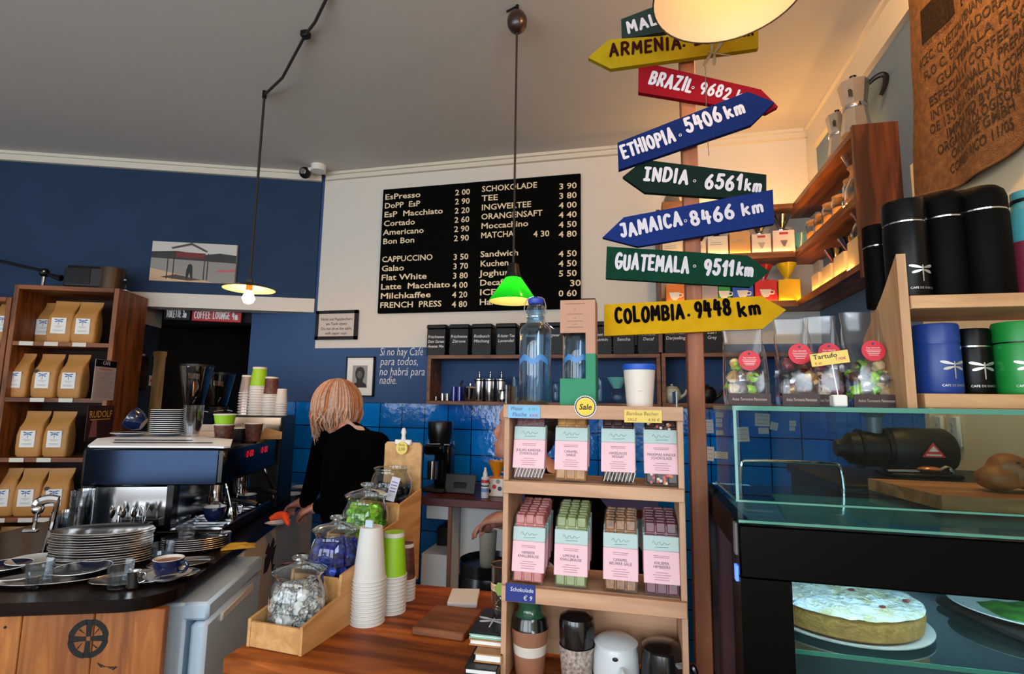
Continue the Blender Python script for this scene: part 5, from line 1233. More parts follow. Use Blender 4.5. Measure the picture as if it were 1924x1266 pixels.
# ================================================================ books and tip glass on the counter, left of the chocolate stand
def book(cx, cy, w, d, h, z, m, rz, label, emblem=False):
    t = thing('book', label, 'book', (cx, cy, z), rz)
    mb = MB(); mb.box((0, 0, h / 2), (w - .006, d - .006, h - .004), M_paper); mb.build('pages', t)
    mb = MB(); mb.box((0, 0, h - .0015), (w, d, .003), m, bev=.0008); mb.box((0, 0, .0015), (w, d, .003), m, bev=.0008); mb.box((w / 2 - .0015, 0, h / 2), (.003, d, h), m); cv = mb.build('cover', t)
    if emblem: mb = MB(); dragonfly(mb, .06, M_chalk, T(0, -.01, h + .0003)); mb.build('emblem', cv, label='white dragonfly emblem')
M_bk = mat('black_book', (10, 12, 18), .35); M_bkm = mat('mint_book', (140, 190, 168), .5); M_bkk = mat('kraft_book', (178, 126, 82), .6)
zb = ZC + .0006
book(-.317, 1.175, .07, .12, .014, zb, M_bk, R(3), 'lowest black book with white pages at the stand foot')
book(-.308, 1.195, .06, .11, .018, zb + .0145, M_bkk, R(2), 'kraft covered book, second from the bottom of the pile')
book(-.321, 1.235, .075, .13, .014, zb + .033, M_bkk, R(1), 'thin kraft book under the mint one in the pile')
book(-.321, 1.236, .075, .13, .009, zb + .0475, M_bkm, R(1), 'thin mint book right under the dragonfly book')
book(-.32, 1.237, .076, .132, .006, zb + .057, M_bk, R(1), 'black book with white dragonfly on top of the pile', True)
P = Vector((-.306, 1.268, zb + .0635))
t = thing('tip_glass', 'beer glass of coins and notes marked for tips on the book pile', 'glass', P)
mb = MB(); mb.lathe([(.023, 0), (.0245, .004), (.028, .05), (.0285, .115)], M_tum, seg=28, cap1=False); mb.lathe([(.0285, .115), (.0265, .115), (.0255, .05), (.022, .008), (0, .008)], M_tum, seg=28, cap0=False, cap1=False); mb.build('vessel', t)
mb = MB(); mb.tube([(.0287 * math.cos(2 * PI * k / 24), .0287 * math.sin(2 * PI * k / 24), .115) for k in range(24)], .0012, mat('gold_rim', (190, 150, 70), .25, .9), closed=True, seg=5); mb.build('rim', t)
mb = MB(); ringp = [(R(a)) for a in range(-170, -9, 10)]
mb.poly([(.0287 * math.cos(a), .0287 * math.sin(a), z) for a in ringp for z in (.06, .076)], [(2 * k, 2 * k + 2, 2 * k + 3, 2 * k + 1) for k in range(len(ringp) - 1)], mat('cream_band', (220, 196, 150), .6)); bd = mb.build('paper_band', t)
mb = MB(); mb.prism([(-.013, 0), (-.006, .014), (.006, .014), (.013, 0), (.006, -.014), (-.006, -.014)], 0, .0008, mat('hop_green', (130, 160, 70), .6), T(.0, -.0292, .068) @ FRONT)
for i, ch in enumerate('TRINKGELD'):
    a = R(-170 + i * 20); mb.text(ch, .013, M_redprint, T(.0298 * math.cos(a), .0298 * math.sin(a), .0635) @ RZ(a + PI / 2) @ FRONT, 'C', bold=.02)
mb.build('lettering', bd)
mb = MB(); r_ = random.Random(5); Mc = [mat('coin_brass', (170, 130, 60), .3, .9), mat('coin_steel', (160, 156, 150), .3, .9), mat('banknote', (120, 112, 84), .7)]
for k in range(40): mb.cyl((0, 0, 0), .008, .0018, Mc[k % 2], T(r_.uniform(-.014, .014), r_.uniform(-.014, .014), .012 + k * .0009) @ RX(r_.uniform(-1, 1)) @ RY(r_.uniform(-1, 1)), 10)
for k in range(4): mb.box((0, 0, 0), (.022, .001, .03), Mc[2], T(r_.uniform(-.01, .01), r_.uniform(-.01, .01), .045) @ RZ(r_.uniform(0, 3)))
o = mb.build('coins', t); o['kind'] = 'stuff'
# ================================================================ chocolate stand
XL, XR, YF, YB, ZT = -.281, .100, 1.15, 1.29, 1.476
ZBASE = .897
M_disp = wood('stand_pine', (204, 158, 122), (182, 134, 100), 'X', 4, .55); M_dispz = wood('stand_pine_upright', (204, 160, 126), (180, 134, 102), 'Z', 4, .55)
t = thing('base_cabinet', 'low wooden cabinet under the chocolate stand', 'cabinet', ((XL + XR) / 2, 1.28, 0))
mb = MB(); mb.box((0, 0, ZBASE / 2 - .01), (XR - XL, .42, ZBASE - .02), M_countf); mb.build('cabinet', t); mb = MB(); mb.box((0, 0, ZBASE - .01), (XR - XL + .0, .44, .02), M_count, bev=.003); mb.build('top_board', t)
t = thing('chocolate_stand', 'light wooden counter stand with two rows of chocolate bars and mugs below', 'display stand', ((XL + XR) / 2, (YF + YB) / 2, ZBASE + .0005))
W2, D2 = (XR - XL) / 2, (YB - YF) / 2
for sg in (-1, 1):
    mb = MB(); mb.box((sg * (W2 - .006), 0, (ZT - ZBASE) / 2), (.012, D2 * 2, ZT - ZBASE), M_dispz, bev=.001); mb.build('side_panel', t)
for nm, z0, z1 in (('top_rail', 1.447, ZT), ('shelf_rail', 1.285, 1.311), ('shelf_rail', 1.063, 1.094), ):
    mb = MB(); mb.box((0, -D2 - .0055, (z0 + z1) / 2 - ZBASE), (2 * W2 - (.0 if nm == 'top_rail' else .004), .012, z1 - z0), M_disp, bev=.001); mb.build(nm, t)
for z in (1.467, 1.3055, 1.0885):
    mb = MB(); mb.box((0, .004, z - ZBASE), (2 * W2 - .026, D2 * 2 - .012, .010), M_disp); mb.build('top_board' if z > 1.4 else 'shelf', t)
mb = MB(); mb.box((0, D2 - .006, .105), (2 * W2 - .026, .008, .19), M_disp); mb.build('back_panel', t)
mb = MB()
for x_ in (-W2 + .002, ): mb.box((x_, -.01, ZT - ZBASE + .022), (.003, .11, .042), glass('acrylic', (214, 228, 222), .3, .02, .06))
mb.box((W2 - .012, -.02, ZT - ZBASE + .016), (.003, .1, .034), _mats['acrylic']); mb.build('acrylic_guard', t)
def price_card(name, label, x, z, w, h, m, lines, Y=YF - .0125, tilt=0.0, cat='card'):
    tt = thing(name, label, cat, (x, Y, z), rot=(0, tilt, 0))
    mb = MB(); mb.box((0, 0, 0), (w, .0014, h), m); c_ = mb.build('card', tt)
    mb = MB()
    for (s, px, pz, sz, ml, wd) in lines: mb.text(s, sz, ml, T(px, -.0011, pz) @ FRONT, 'L', shear=.12, width=wd)
    mb.build('lettering', c_)
M_cblue = mat('pale_blue_price_card', (120, 178, 214), .6); M_cyel = mat('yellow_price_card', (228, 196, 98), .6); M_cnavy = mat('navy_price_card', (22, 40, 120), .6)
M_violet = mat('violet_ink', (74, 58, 110), .6); M_green_i = mat('green_ink', (60, 140, 90), .6); M_brown_i = mat('brown_ink', (136, 84, 30), .6); M_pinki = mat('pink_ink', (190, 70, 110), .6)
price_card('price_card', 'pale blue handwritten water bottle price card on the stand top rail', -.234, 1.461, .072, .028, M_cblue, [('Wasser', -.03, .003, .012, M_violet, .028), ('0,75 l', .01, .003, .008, M_green_i, .02), ('Flasche', -.026, -.010, .012, M_violet, .032), ('8,90€', .012, -.011, .009, M_pinki, .02)])
price_card('price_card', 'yellow handwritten bamboo cup price card on the stand top rail', .019, 1.456, .076, .026, M_cyel, [('Bambus Becher', -.034, .002, .011, M_brown_i, .066), ('SALE', -.032, -.010, .009, M_brown_i, .02), ('4,90 €', .010, -.010, .009, M_brown_i, .024)])
price_card('price_card', 'navy card with white handwriting on the lower chocolate rail', -.237, 1.083, .064, .036, M_cnavy, [('Schokolade', -.022, .003, .012, M_chalk, .05), ('€ 9', .006, -.013, .013, M_chalk, .02)], Y=YF - .0125)
tt = thing('sale_badge', 'round yellow sale badge with white scalloped rim on the stand top rail', 'badge', (-.1, YF - .0125, 1.474))
mb = MB(); mb.cyl((0, 0, 0), .0215, .0012, M_white, RX(PI / 2), 32)
for k in range(28): a = 2 * PI * k / 28; mb.cyl((.0215 * math.cos(a), .0215 * math.sin(a), 0), .0026, .0012, M_white, RX(PI / 2), 8)
b_ = mb.build('rim', tt); mb = MB(); mb.cyl((0, 0, .0013), .0185, .0006, mat('badge_yellow', (240, 196, 40), .5), RX(PI / 2), 32); mb.build('disc', b_)
mb = MB(); mb.text('Sale', .017, M_ink, T(0, -.0024, -.006) @ FRONT, 'C', bold=.02, shear=.2); mb.build('lettering', b_)
# --- chocolate bars
M_mint = mat('mint_sleeve', (178, 198, 194), .55); M_pink = mat('pink_sleeve', (234, 188, 194), .55); M_plum = mat('plum_ink', (70, 30, 52), .6)
M_film = glass('clear_film', (250, 250, 250), .05, .08, .006)
BW, BH, BT = .071, .142, .010
def choc_mats(key, c, c2, vary, vs_): return mat('chocolate_' + key, c, .32, vary=vary, vscale=vs_, col2=c2)
def bar_proto(key, m, lines, lab, lo, hi, dots=None, stripes=None, blocks=True):
    t = thing('chocolate_bar', lab, 'chocolate bar', (0, 0, 0))
    mb = MB(); mb.box((0, 0, BH / 2), (BW - .006, BT * .6, BH - .008), m, bev=.002)
    if blocks:
        for i in range(3):
            for j in range(6): mb.box((-.0215 + i * .0215, -BT * .3, .016 + j * .0232), (.0195, .005, .0212), m, bev=.0028)
    r_ = random.Random(len(key) * 7)
    if dots:
        for k in range(26): mb.ball((r_.uniform(-.03, .03), -BT * .5 - .001, r_.choice((r_.uniform(.005, lo), r_.uniform(hi, BH - .006)))), (.0032, .0012, .0032), dots[k % len(dots)], seg=8, rings=5)
    if stripes:
        for k in range(9): x = -.03 + k * .0075; mb.tube([(x, -BT * .52, .005), (x + .006, -BT * .54, lo)], .0011, stripes, seg=5)
    mb.build('slab', t)
    mb = MB(); mb.box((0, -.0005, BH / 2), (BW, BT + .003, BH), M_film, bev=.002); mb.build('wrapper', t, label='clear film wrapper')
    mb = MB(); hs = hi - lo; mb.box((0, -.0005, lo + hs * .34), (BW + .0006, BT + .0046, hs * .68), M_pink, bev=.001); mb.box((0, -.0005, lo + hs * .84), (BW + .0006, BT + .0046, hs * .32), M_mint, bev=.001); sl = mb.build('sleeve', t, label='pink and mint paper sleeve')
    mb = MB(); yf = -.0005 - (BT + .0046) / 2 - .0004
    def ln(s, z, sz, wd, mt=M_plum): mb.text(s, sz, mt, T(0, yf, z) @ FRONT, 'C', width=wd)
    z = lo + hs * .40
    for k, s in enumerate(lines): ln(s, z - k * .0072, .0078, min(.058, .0042 * len(s)))
    for k, wd in enumerate((.032, .03)): mb.box((0, yf, lo + hs * .58 - k * .0032), (wd, .0002, .0011), mat('rose_print', (176, 112, 128), .6))
    for k, wd in enumerate((.024, .036, .028, .03)): mb.box((0, yf, z - len(lines) * .0072 - .001 - k * .0045), (wd, .0002, .0011), _mats['rose_print'])
    mg_ = mat('signature_print', (86, 120, 116), .6)
    mb.tube([(-.018 + .003 * k, yf, lo + hs * .84 + .005 * math.sin(k * 1.7) * (1 - k / 16)) for k in range(13)], .0004, mg_, seg=4); mb.tube([(-.012, yf, lo + hs * .755), (.014, yf, lo + hs * .765)], .0004, mg_, seg=4)
    mb.build('lettering', sl)
    return t
D_ = [mat('dot_white', (226, 216, 200), .5), mat('dot_rose', (206, 96, 92), .5), mat('dot_orange', (216, 120, 70), .5)]
C_ = {'sprinkle': choc_mats('sprinkle', (128, 84, 84), (70, 40, 40), .5, 260), 'caramel': choc_mats('caramel', (190, 138, 78), (158, 106, 54), .3, 60), 'dark': choc_mats('dark', (62, 30, 26), (44, 20, 18), .3, 30), 'dotted': choc_mats('dotted', (66, 34, 28), (48, 24, 20), .3, 30),
      'pink': choc_mats('pink', (196, 110, 100), (164, 78, 72), .4, 90), 'green': choc_mats('green', (140, 152, 88), (116, 130, 70), .3, 40), 'nutty': choc_mats('nutty', (158, 108, 62), (110, 68, 36), .5, 120), 'berry': choc_mats('berry', (112, 36, 52), (80, 22, 36), .4, 60)}
UPPER = [('sprinkle', -.2275, ['JULIAS KINDER-', 'SCHOKOLADE'], 2, 1.3115, .0, 'sprinkle-topped'), ('caramel', -.134, ['CARAMEL', 'SABLÉ'], 3, 1.3115, .0, 'light caramel'), ('dark', -.0335, ['HASELNUSS', 'NOUGAT'], 3, 1.3115, -.006, 'dark nougat'), ('dotted', .056, ['MAXIMAS KINDER', 'SCHOKOLADE'], 3, 1.3115, -.01, 'dotted dark')]
LOWER = [('pink', -.226, ['HIMBEER', 'KNALLBRAUSE'], 8, 1.0945, 0, 'raspberry pink'), ('green', -.134, ['LIMONE &', 'KNALLBRAUSE'], 8, 1.0945, 0, 'lime green'), ('nutty', -.0305, ['CARAMEL', 'BEURRE SALÉ'], 6, 1.0945, 0, 'salted caramel'), ('berry', .052, ['KNUSPER', 'HIMBEERE'], 7, 1.0945, 0, 'dark berry')]
for row, nm, floor_z in ((UPPER, 'upper', 1.3125), (LOWER, 'lower', 1.0945)):
    for (key, x, lines, n, z, dz, desc) in row:
        lo, hi = .024, .116
        fl = 'front %s chocolate bar with label in the %s row of the stand' % (desc, nm)
        p = bar_proto(key, C_[key], lines, fl, lo, hi, dots=D_ if key == 'dotted' else None, stripes=D_[0] if key in ('dark', 'sprinkle') else None, blocks=key != 'sprinkle')
        lean = R(-9 if nm == 'lower' else -11)
        for i in range(n):
            o = p if i == 0 else dup(p, label='%s chocolate bar standing behind the front one in the %s row' % (desc, nm), group='%s bars behind the front one' % desc)
            o.location = (x + (.0012 * ((i * 7) % 3 - 1) if i else 0), YF + .012 + i * .0148, floor_z + .0 + (i * .0026 if nm == 'lower' else i * .003) + dz * 0)
            o.rotation_euler = (lean, 0, R(((i * 5) % 3 - 1) * .8))
# --- mugs in the bottom compartment
def zmug(py, Y=1.19): return at(1100, py, Y=Y).z
ZM = ZBASE + .001
M_eb = mat('clay_brown', (146, 96, 70), .7, bump=.1, bscale=80); M_ewh = mat('clay_white', (206, 196, 184), .6); M_ebk = mat('glaze_black', (16, 15, 16), .2, coat=.6); M_espk = mat('speckled_clay', (188, 172, 160), .6, vary=.5, vscale=160, col2=(120, 104, 94)); M_eg = mat('glaze_green', (30, 74, 52), .2, coat=.6); M_wht = mat('glaze_white', (206, 210, 212), .2, coat=.5)
def mx(px): return at(px, 1210, Y=1.19).x
t = thing('ceramic_tumbler', 'tall clay tumbler banded brown, white and brown with glossy black top', 'tumbler', (mx(994), 1.2, ZM))
mb = MB(); mb.lathe([(.029, 0), (.031, .004), (.035, .045)], M_eb, seg=32, cap1=False); mb.lathe([(.035, .045), (.0372, .066)], M_ewh, seg=32, cap0=False, cap1=False); mb.lathe([(.0372, .066), (.041, .097)], M_eb, seg=32, cap0=False, cap1=False); mb.build('body', t)
mb = MB(); mb.lathe([(.041, .097), (.038, .103), (.037, .115), (.034, .122)], M_ebk, seg=32, cap0=False, cap1=False); mb.build('neck', t, label='glossy black glazed neck')
mb = MB(); mb.lathe([(.034, .122), (.027, .13), (.025, .14), (.03, .152), (.031, .165), (.028, .172), (0, .174)], M_eg, seg=32, cap0=False); mb.build('stacked_cup', t, label='green glazed cup on top')
t = thing('ceramic_tumbler', 'tall speckled clay tumbler with black upper half', 'tumbler', (mx(1083), 1.2, ZM))
mb = MB(); mb.lathe([(.03, 0), (.032, .004), (.038, .072)], M_espk, seg=32, cap1=False); mb.build('body', t)
mb = MB(); mb.lathe([(.036, .072), (.0375, .085), (.0385, .118), (.036, .128), (.025, .134), (.02, .137), (0, .138)], M_ebk, seg=32, cap0=False); mb.build('upper_cup', t, label='black glazed upper cup')
def lid_mug(px, m, label, r, h, hx):
    t = thing('lidded_mug', label, 'mug', (mx(px), 1.195, ZM))
    mb = MB(); mb.lathe([(r * .86, 0), (r * .97, .012), (r * 1.02, h * .35), (r * .98, h * .75), (r * .9, h)], m, seg=36, cap1=False); mb.build('body', t)
    mb = MB(); mb.lathe([(r * .96, h), (r * .97, h + .003), (r * .7, h + .011), (0, h + .014)], m, seg=36); mb.build('lid', t)
    mb = MB(); mb.tube([(hx * .5 * r, -r * .9, h * .62), (hx * .7 * r, -r * 1.35, h * .6), (hx * .75 * r, -r * 1.45, h * .3), (hx * .6 * r, -r * 1.1, h * .08)] if abs(hx) < 1 else [(r * .92, 0, h * .7), (r * 1.35, -.01, h * .68), (r * 1.4, -.01, h * .35), (r * .95, 0, h * .15)], .0065, m); mb.build('handle', t)
    return t
t = lid_mug(1157, M_wht, 'white bulbous lidded mug in the bottom of the stand', .047, .085, .5)
mb = MB(); mb.ball((.0, -.0455, .071), (.006, .0015, .004), M_ink, seg=10, rings=6); mb.build('maker_mark', t, label='tiny dark oval mark')
t = lid_mug(1245, M_ebk, 'glossy black lidded mug with torn sticker in the stand', .044, .085, 2)
mb = MB(); mb.box((.02, -.0412, .068), (.03, .0015, .012), mat('crumpled_label', (160, 156, 156), .4, .4, vary=.6, vscale=200), RZ(R(26))); mb.build('sticker', t)
# --- on top of the stand
Y0 = 1.205; zt_ = ZT - .003 + .0008
p = at(1005, 757, Y=Y0)
t = thing('swing_top_bottle', 'tall clear swing-top water bottle with blue stopper on the stand', 'bottle', (p.x, Y0, zt_))
M_bot = glass('bottle_glass', (228, 241, 248), .5, .02, .05); M_botblue = mat('bottle_blue_print', (70, 130, 190), .4); M_stop = mat('blue_stopper', (40, 70, 170), .4)
rb = .0375
mb = MB(); mb.lathe([(rb * .9, 0), (rb, .006), (rb, .17), (rb * .93, .182), (rb * .62, .192), (.0205, .198), (.0195, .215), (.0225, .219), (.0205, .232), (.0185, .235)], M_bot, seg=40, cap1=False); mb.lathe([(.0165, .235), (.0175, .2), (rb * .55, .19), (rb * .88, .178), (rb * .93, .165), (rb * .92, .012), (0, .008)], glass('bottle_inner', (214, 234, 246), .3, .02, .03), seg=40, cap0=False, cap1=False); bt = mb.build('vessel', t)
mb = MB(); ring = [R(a) for a in range(-150, -29, 8)]
mb.poly([((rb + .0006) * math.cos(a), (rb + .0006) * math.sin(a), z + .005 * math.cos(a * 6)) for a in ring for z in (.098, .112)], [(2 * k, 2 * k + 2, 2 * k + 3, 2 * k + 1) for k in range(len(ring) - 1)], M_botblue)
mb.text('ENRICO', .008, mat('dark_blue_print', (30, 50, 90), .5), T(0, -rb - .0008, .062) @ FRONT, 'C'); mb.build('printing', bt, label='blue dragonfly band')
mb = MB(); mb.lathe([(.017, .238), (.019, .242), (.0195, .249), (.014, .254), (0, .255)], M_stop, seg=28); mb.build('stopper', t)
mb = MB()
for sg in (-1, 1): mb.tube([(sg * .005, -.004, .256), (sg * .02, -.006, .25), (sg * .026, -.01, .225), (sg * .022, -.012, .205)], .0011, M_chrome, seg=6)
mb.tube([(.022, -.012, .205), (.03, -.02, .19), (.046, -.016, .176)], .0011, M_chrome, seg=6)
mb.tube([(.0215 * math.cos(2 * PI * k / 20), .0215 * math.sin(2 * PI * k / 20), .207) for k in range(20)], .0011, M_chrome, closed=True, seg=6); mb.build('wire_clasp', t)
# carton with a window and the same bottle inside
p0 = at(1052, 757, Y=1.175); wb, db, hb = .079, .078, .243
t = thing('bottle_carton', 'tall kraft and green bottle carton with cut-out window on the stand', 'carton', (p0.x + wb / 2, 1.175 + db / 2, zt_))
M_cart = mat('carton_kraft', (186, 138, 112), .7); M_cartg = mat('carton_green', (26, 132, 88), .6); M_cartin = mat('carton_inner', (96, 120, 120), .8)
k = .0025; yF_ = -db / 2
zw0, zw1, xw = .062, .165, .018                                 # window: from the left edge to xw, zw0..zw1, green below .118
mb = MB()
def face(x0, x1, z0, z1):
    zs = sorted({z0, z1, *[q for q in (.118,) if z0 < q < z1]})
    for a_, b_ in zip(zs, zs[1:]): mb.box(((x0 + x1) / 2, yF_ + k / 2, (a_ + b_) / 2), (x1 - x0, k, b_ - a_), M_cartg if b_ <= .118 else M_cart)
face(-wb / 2, wb / 2, 0, zw0); face(xw, wb / 2, zw0, zw1); face(-wb / 2, wb / 2, zw1, hb)
for sx_ in (wb / 2 - k / 2,):
    mb.box((sx_, 0, .059), (k, db - 2 * k, .118), M_cartg); mb.box((sx_, 0, (.118 + hb) / 2), (k, db - 2 * k, hb - .118), M_cart)
sx_ = -wb / 2 + k / 2; mb.box((sx_, 0, zw0 / 2), (k, db - 2 * k, zw0), M_cartg); mb.box((sx_, 0, (zw1 + hb) / 2), (k, db - 2 * k, hb - zw1), M_cart); mb.box((sx_, db * .3, (zw0 + zw1) / 2), (k, db * .3, zw1 - zw0), M_cart)
mb.box((0, db / 2 - k / 2, hb / 2), (wb, k, hb), M_cart); mb.box((0, 0, hb - k / 2), (wb, db, k), M_cart)
cb = mb.build('box', t)
mb = MB()
for z_, w_ in ((.232, .045), (.219, .004), (.208, .034), (.199, .004), (.192, .034), (.185, .007), (.178, .038)): mb.box((-.006, yF_ - .0004, z_), (w_, .0004, .0011), mat('brown_small_print', (128, 92, 78), .7))
mb.build('printing', cb)
t2 = thing('water_bottle', 'clear blue-tinted bottle visible through the carton window', 'bottle', (p0.x + wb / 2 - .004, 1.175 + db / 2 + .0, zt_ + .003))
mb = MB(); r3 = .0325; mb.lathe([(r3 * .9, 0), (r3, .006), (r3, .145), (r3 * .9, .158), (r3 * .5, .165), (.016, .172), (.016, .205)], M_bot, seg=36); mb.lathe([(r3 * .9, .01), (r3 * .92, .14), (r3 * .5, .16)], _mats['bottle_inner'], seg=36); b2 = mb.build('vessel', t2)
mb = MB(); mb.poly([((r3 + .0006) * math.cos(a), (r3 + .0006) * math.sin(a), z + .004 * math.cos(a * 6)) for a in ring for z in (.098, .111)], [(2 * k_, 2 * k_ + 2, 2 * k_ + 3, 2 * k_ + 1) for k_ in range(len(ring) - 1)], M_botblue); mb.build('printing', b2, label='blue dragonfly band')
# bamboo cup with blue lid
t = thing('bamboo_cup', 'off-white tapered bamboo cup with blue silicone lid on the stand', 'cup', (at(1202, 757, Y=Y0).x, Y0, zt_))
mb = MB(); mb.lathe([(.0275, 0), (.0282, .003), (.0345, .083)], mat('bamboo_white', (226, 212, 198), .5), seg=36); mb.tube([(-.004, -.0312, .035), (0, -.0312, .036), (.005, -.0312, .035)], .0004, M_grayprint, seg=5); mb.build('cup', t)
mb = MB(); mb.lathe([(.0362, .0825), (.0368, .084), (.0366, .094), (.034, .0955), (0, .0955)], mat('blue_silicone', (24, 84, 190), .45), seg=36); mb.build('lid', t)
# ================================================================ signpost
Yp = 1.285
t = thing('signpost', 'brown wooden post nailed with painted country arrow boards', 'signpost', (.1415, Yp, 0))
M_post = wood('post_wood', (168, 96, 56), (126, 66, 36), 'Z', 4, .55)
mb = MB(); mb.box((0, 0, 1.26), (.036, .04, 2.52), M_post, bev=.002); mb.build('post', t)
S_yel = mat('sign_yellow_paint', (206, 156, 12), .8, vary=.12, vscale=30, spec=.12); S_yel2 = mat('sign_mustard_paint', (166, 138, 14), .8, vary=.12, vscale=30, spec=.12); S_red = mat('sign_crimson_paint', (138, 14, 28), .8, vary=.1, vscale=30, spec=.12); S_blu = mat('sign_blue_paint', (14, 36, 92), .8, vary=.12, vscale=30, spec=.12); S_blu2 = mat('sign_cobalt_paint', (22, 44, 108), .8, vary=.12, vscale=30, spec=.12); S_grn = mat('sign_green_paint', (8, 56, 38), .8, vary=.15, vscale=30, spec=.12); S_dgr = mat('sign_darkgreen_paint', (14, 36, 28), .8, vary=.15, vscale=30, spec=.12); S_slt = mat('sign_slate_paint', (38, 52, 46), .8, vary=.15, vscale=30, spec=.12)
M_lw = mat('letter_white_paint', (206, 200, 206), .7, spec=.2); M_lb = mat('letter_brown_paint', (50, 16, 14), .9, spec=.05); M_lk = mat('letter_black_paint', (10, 7, 6), .9, spec=.05)
M_edge = mat('raw_board_edge', (120, 88, 56), .7)
def arrow(poly, Y, m, ml, texts, label, edge=True):
    pts = [at(px, py, Y=Y) for px, py in poly]
    mb = MB(); mb.prism([(p.x - .1415, p.z) for p in pts], -.007, .007, m, T(0, Y - Yp + .007, 0) @ FRONT)
    bd = mb.build('arrow_board', t, label=label)
    mb = MB()
    for (s, x0, y0, x1, y1, hpx, wpx) in texts:
        a = at(x0, y0, Y=Y); b = at(x1, y1, Y=Y); d = b - a; ang = math.atan2(d.z, d.x); sc = .00131
        if s == '.':
            mb.cyl((0, 0, 0), .0035, .0012, ml, T(a.x - .1415, Y - Yp, a.z) @ RX(PI / 2), 12); mb.cyl((0, 0, 0), .002, .0016, S_dgr, T(a.x - .1415, Y - Yp, a.z) @ RX(PI / 2), 10); continue
        mb.strokes(s, hpx * sc, wpx * sc * .8, ml, T(a.x - .1415, Y - Yp - .0006, a.z) @ FRONT @ RZ(ang), width=d.length, jit=.06, gap=.44, seed=len(s) + x0, thick=.0004)
    mb.build('lettering', bd)
    if Y + .014 < Yp - .021: mb = MB(); mb.box((0, (Y + .014 + Yp - .02) / 2 - Yp, sum(p.z for p in pts) / len(pts)), (.024, Yp - .02 - Y - .014, .02), M_edge); mb.build('spacer', bd)
Yn, Yf_ = 1.238, 1.2505
arrow([(1167, 36), (1240, 8), (1400, -50), (1440, -30), (1400, 15), (1300, 50), (1168, 74)], Yf_, S_slt, M_lw, [('MALAWI', 1182, 62, 1290, 28, 21, 6.5)], 'slate green arrow board partly hidden by the lamp, topmost on the post')
arrow([(1105, 108), (1144, 74), (1425, 62 - 6), (1425, 90), (1420, 91), (1147, 129)], Yn, S_yel2, M_lb, [('ARMENIA', 1147, 107, 1278, 90, 24, 6.5), ('.', 1285, 86, 1290, 85, 20, 6), ('2761', 1306, 86, 1372, 72, 20, 5), ('km', 1380, 72, 1414, 67, 18, 5)], 'mustard yellow Armenia arrow board pointing left under the lamp')
arrow([(1200, 115), (1430, 168), (1462, 200), (1440, 212), (1199, 173)], Yf_, S_red, M_lw, [('BRAZIL', 1220, 157, 1296, 173, 24, 6.5), ('.', 1302, 165, 1306, 166, 20, 5), ('9682', 1314, 176, 1368, 186, 21, 5.5), ('km', 1382, 188, 1410, 194, 18, 5)], 'crimson Brazil arrow board pointing right')
arrow([(1160, 268), (1405, 172), (1455, 192), (1412, 234), (1162, 319)], Yn, S_blu, M_lw, [('ETHIOPIA', 1173, 297, 1268, 264, 25, 6.5), ('.', 1278, 254, 1282, 253, 20, 6), ('5406', 1294, 250, 1356, 226, 27, 7), ('km', 1368, 222, 1398, 212, 22, 6.5)], 'blue Ethiopia arrow board slanting up to the right')
arrow([(1170, 332), (1210, 300), (1440, 328), (1440, 368), (1400, 374), (1211, 361)], Yf_, S_dgr, M_lw, [('|NDIA', 1211, 338, 1290, 345, 24, 7), ('.', 1305, 340, 1308, 340, 20, 5), ('6561', 1326, 353, 1390, 357, 25, 7), ('km', 1400, 357, 1427, 360, 20, 5.5)], 'dark green India arrow board pointing left')
arrow([(1132, 446), (1172, 408), (1452, 356), (1455, 420), (1198, 463)], Yn, S_blu2, M_lw, [('JAMAICA', 1169, 445, 1280, 422, 23, 7), ('.', 1288, 415, 1291, 414, 20, 5), ('8466', 1302, 424, 1378, 408, 24, 7), ('km', 1397, 404, 1432, 397, 20, 6)], 'blue Jamaica arrow board pointing left')
arrow([(1140, 463), (1405, 480), (1446, 510), (1410, 539), (1138, 523)], 1.246, S_grn, M_lw, [('GUATEMALA', 1157, 504, 1292, 511, 26, 6.5), ('.', 1305, 500, 1308, 500, 20, 5), ('9511', 1324, 514, 1375, 518, 25, 7), ('km', 1385, 516, 1412, 519, 20, 6)], 'green Guatemala arrow board pointing right')
arrow([(1135, 572), (1430, 556), (1477, 582), (1432, 618), (1135, 631)], 1.242, S_yel, M_lk, [('COLOMBIA', 1158, 606, 1284, 598, 24, 7), ('.', 1294, 592, 1297, 592, 18, 5), ('9448', 1308, 596, 1372, 591, 25, 7), ('km', 1390, 593, 1427, 590, 22, 6.5)], 'bright yellow Colombia arrow board, lowest on the post')
# dragonfly ornament on a string
p = at(1323, 105, Y=1.2425 + .0035)
t = thing('dragonfly_ornament', 'small metal dragonfly hanging on a thin string among the arrow boards', 'ornament', (p.x, p.y, 2.30))
mb = MB(); mb.tube([(0, 0, CEIL - 2.30), (-.001, 0, .1), (.0015, 0, 0), (.001, 0, -.16), (.003, 0, -.235)], .0009, mat('grey_string', (110, 100, 84), .8), seg=5); mb.build('string', t)
mb = MB(); dragonfly(mb, .062, mat('ornament_pewter', (150, 140, 112), .35, .7), T(.027, -.01, .015) @ RY(R(8)) @ FRONT @ RZ(R(80))); mb.build('dragonfly', t)
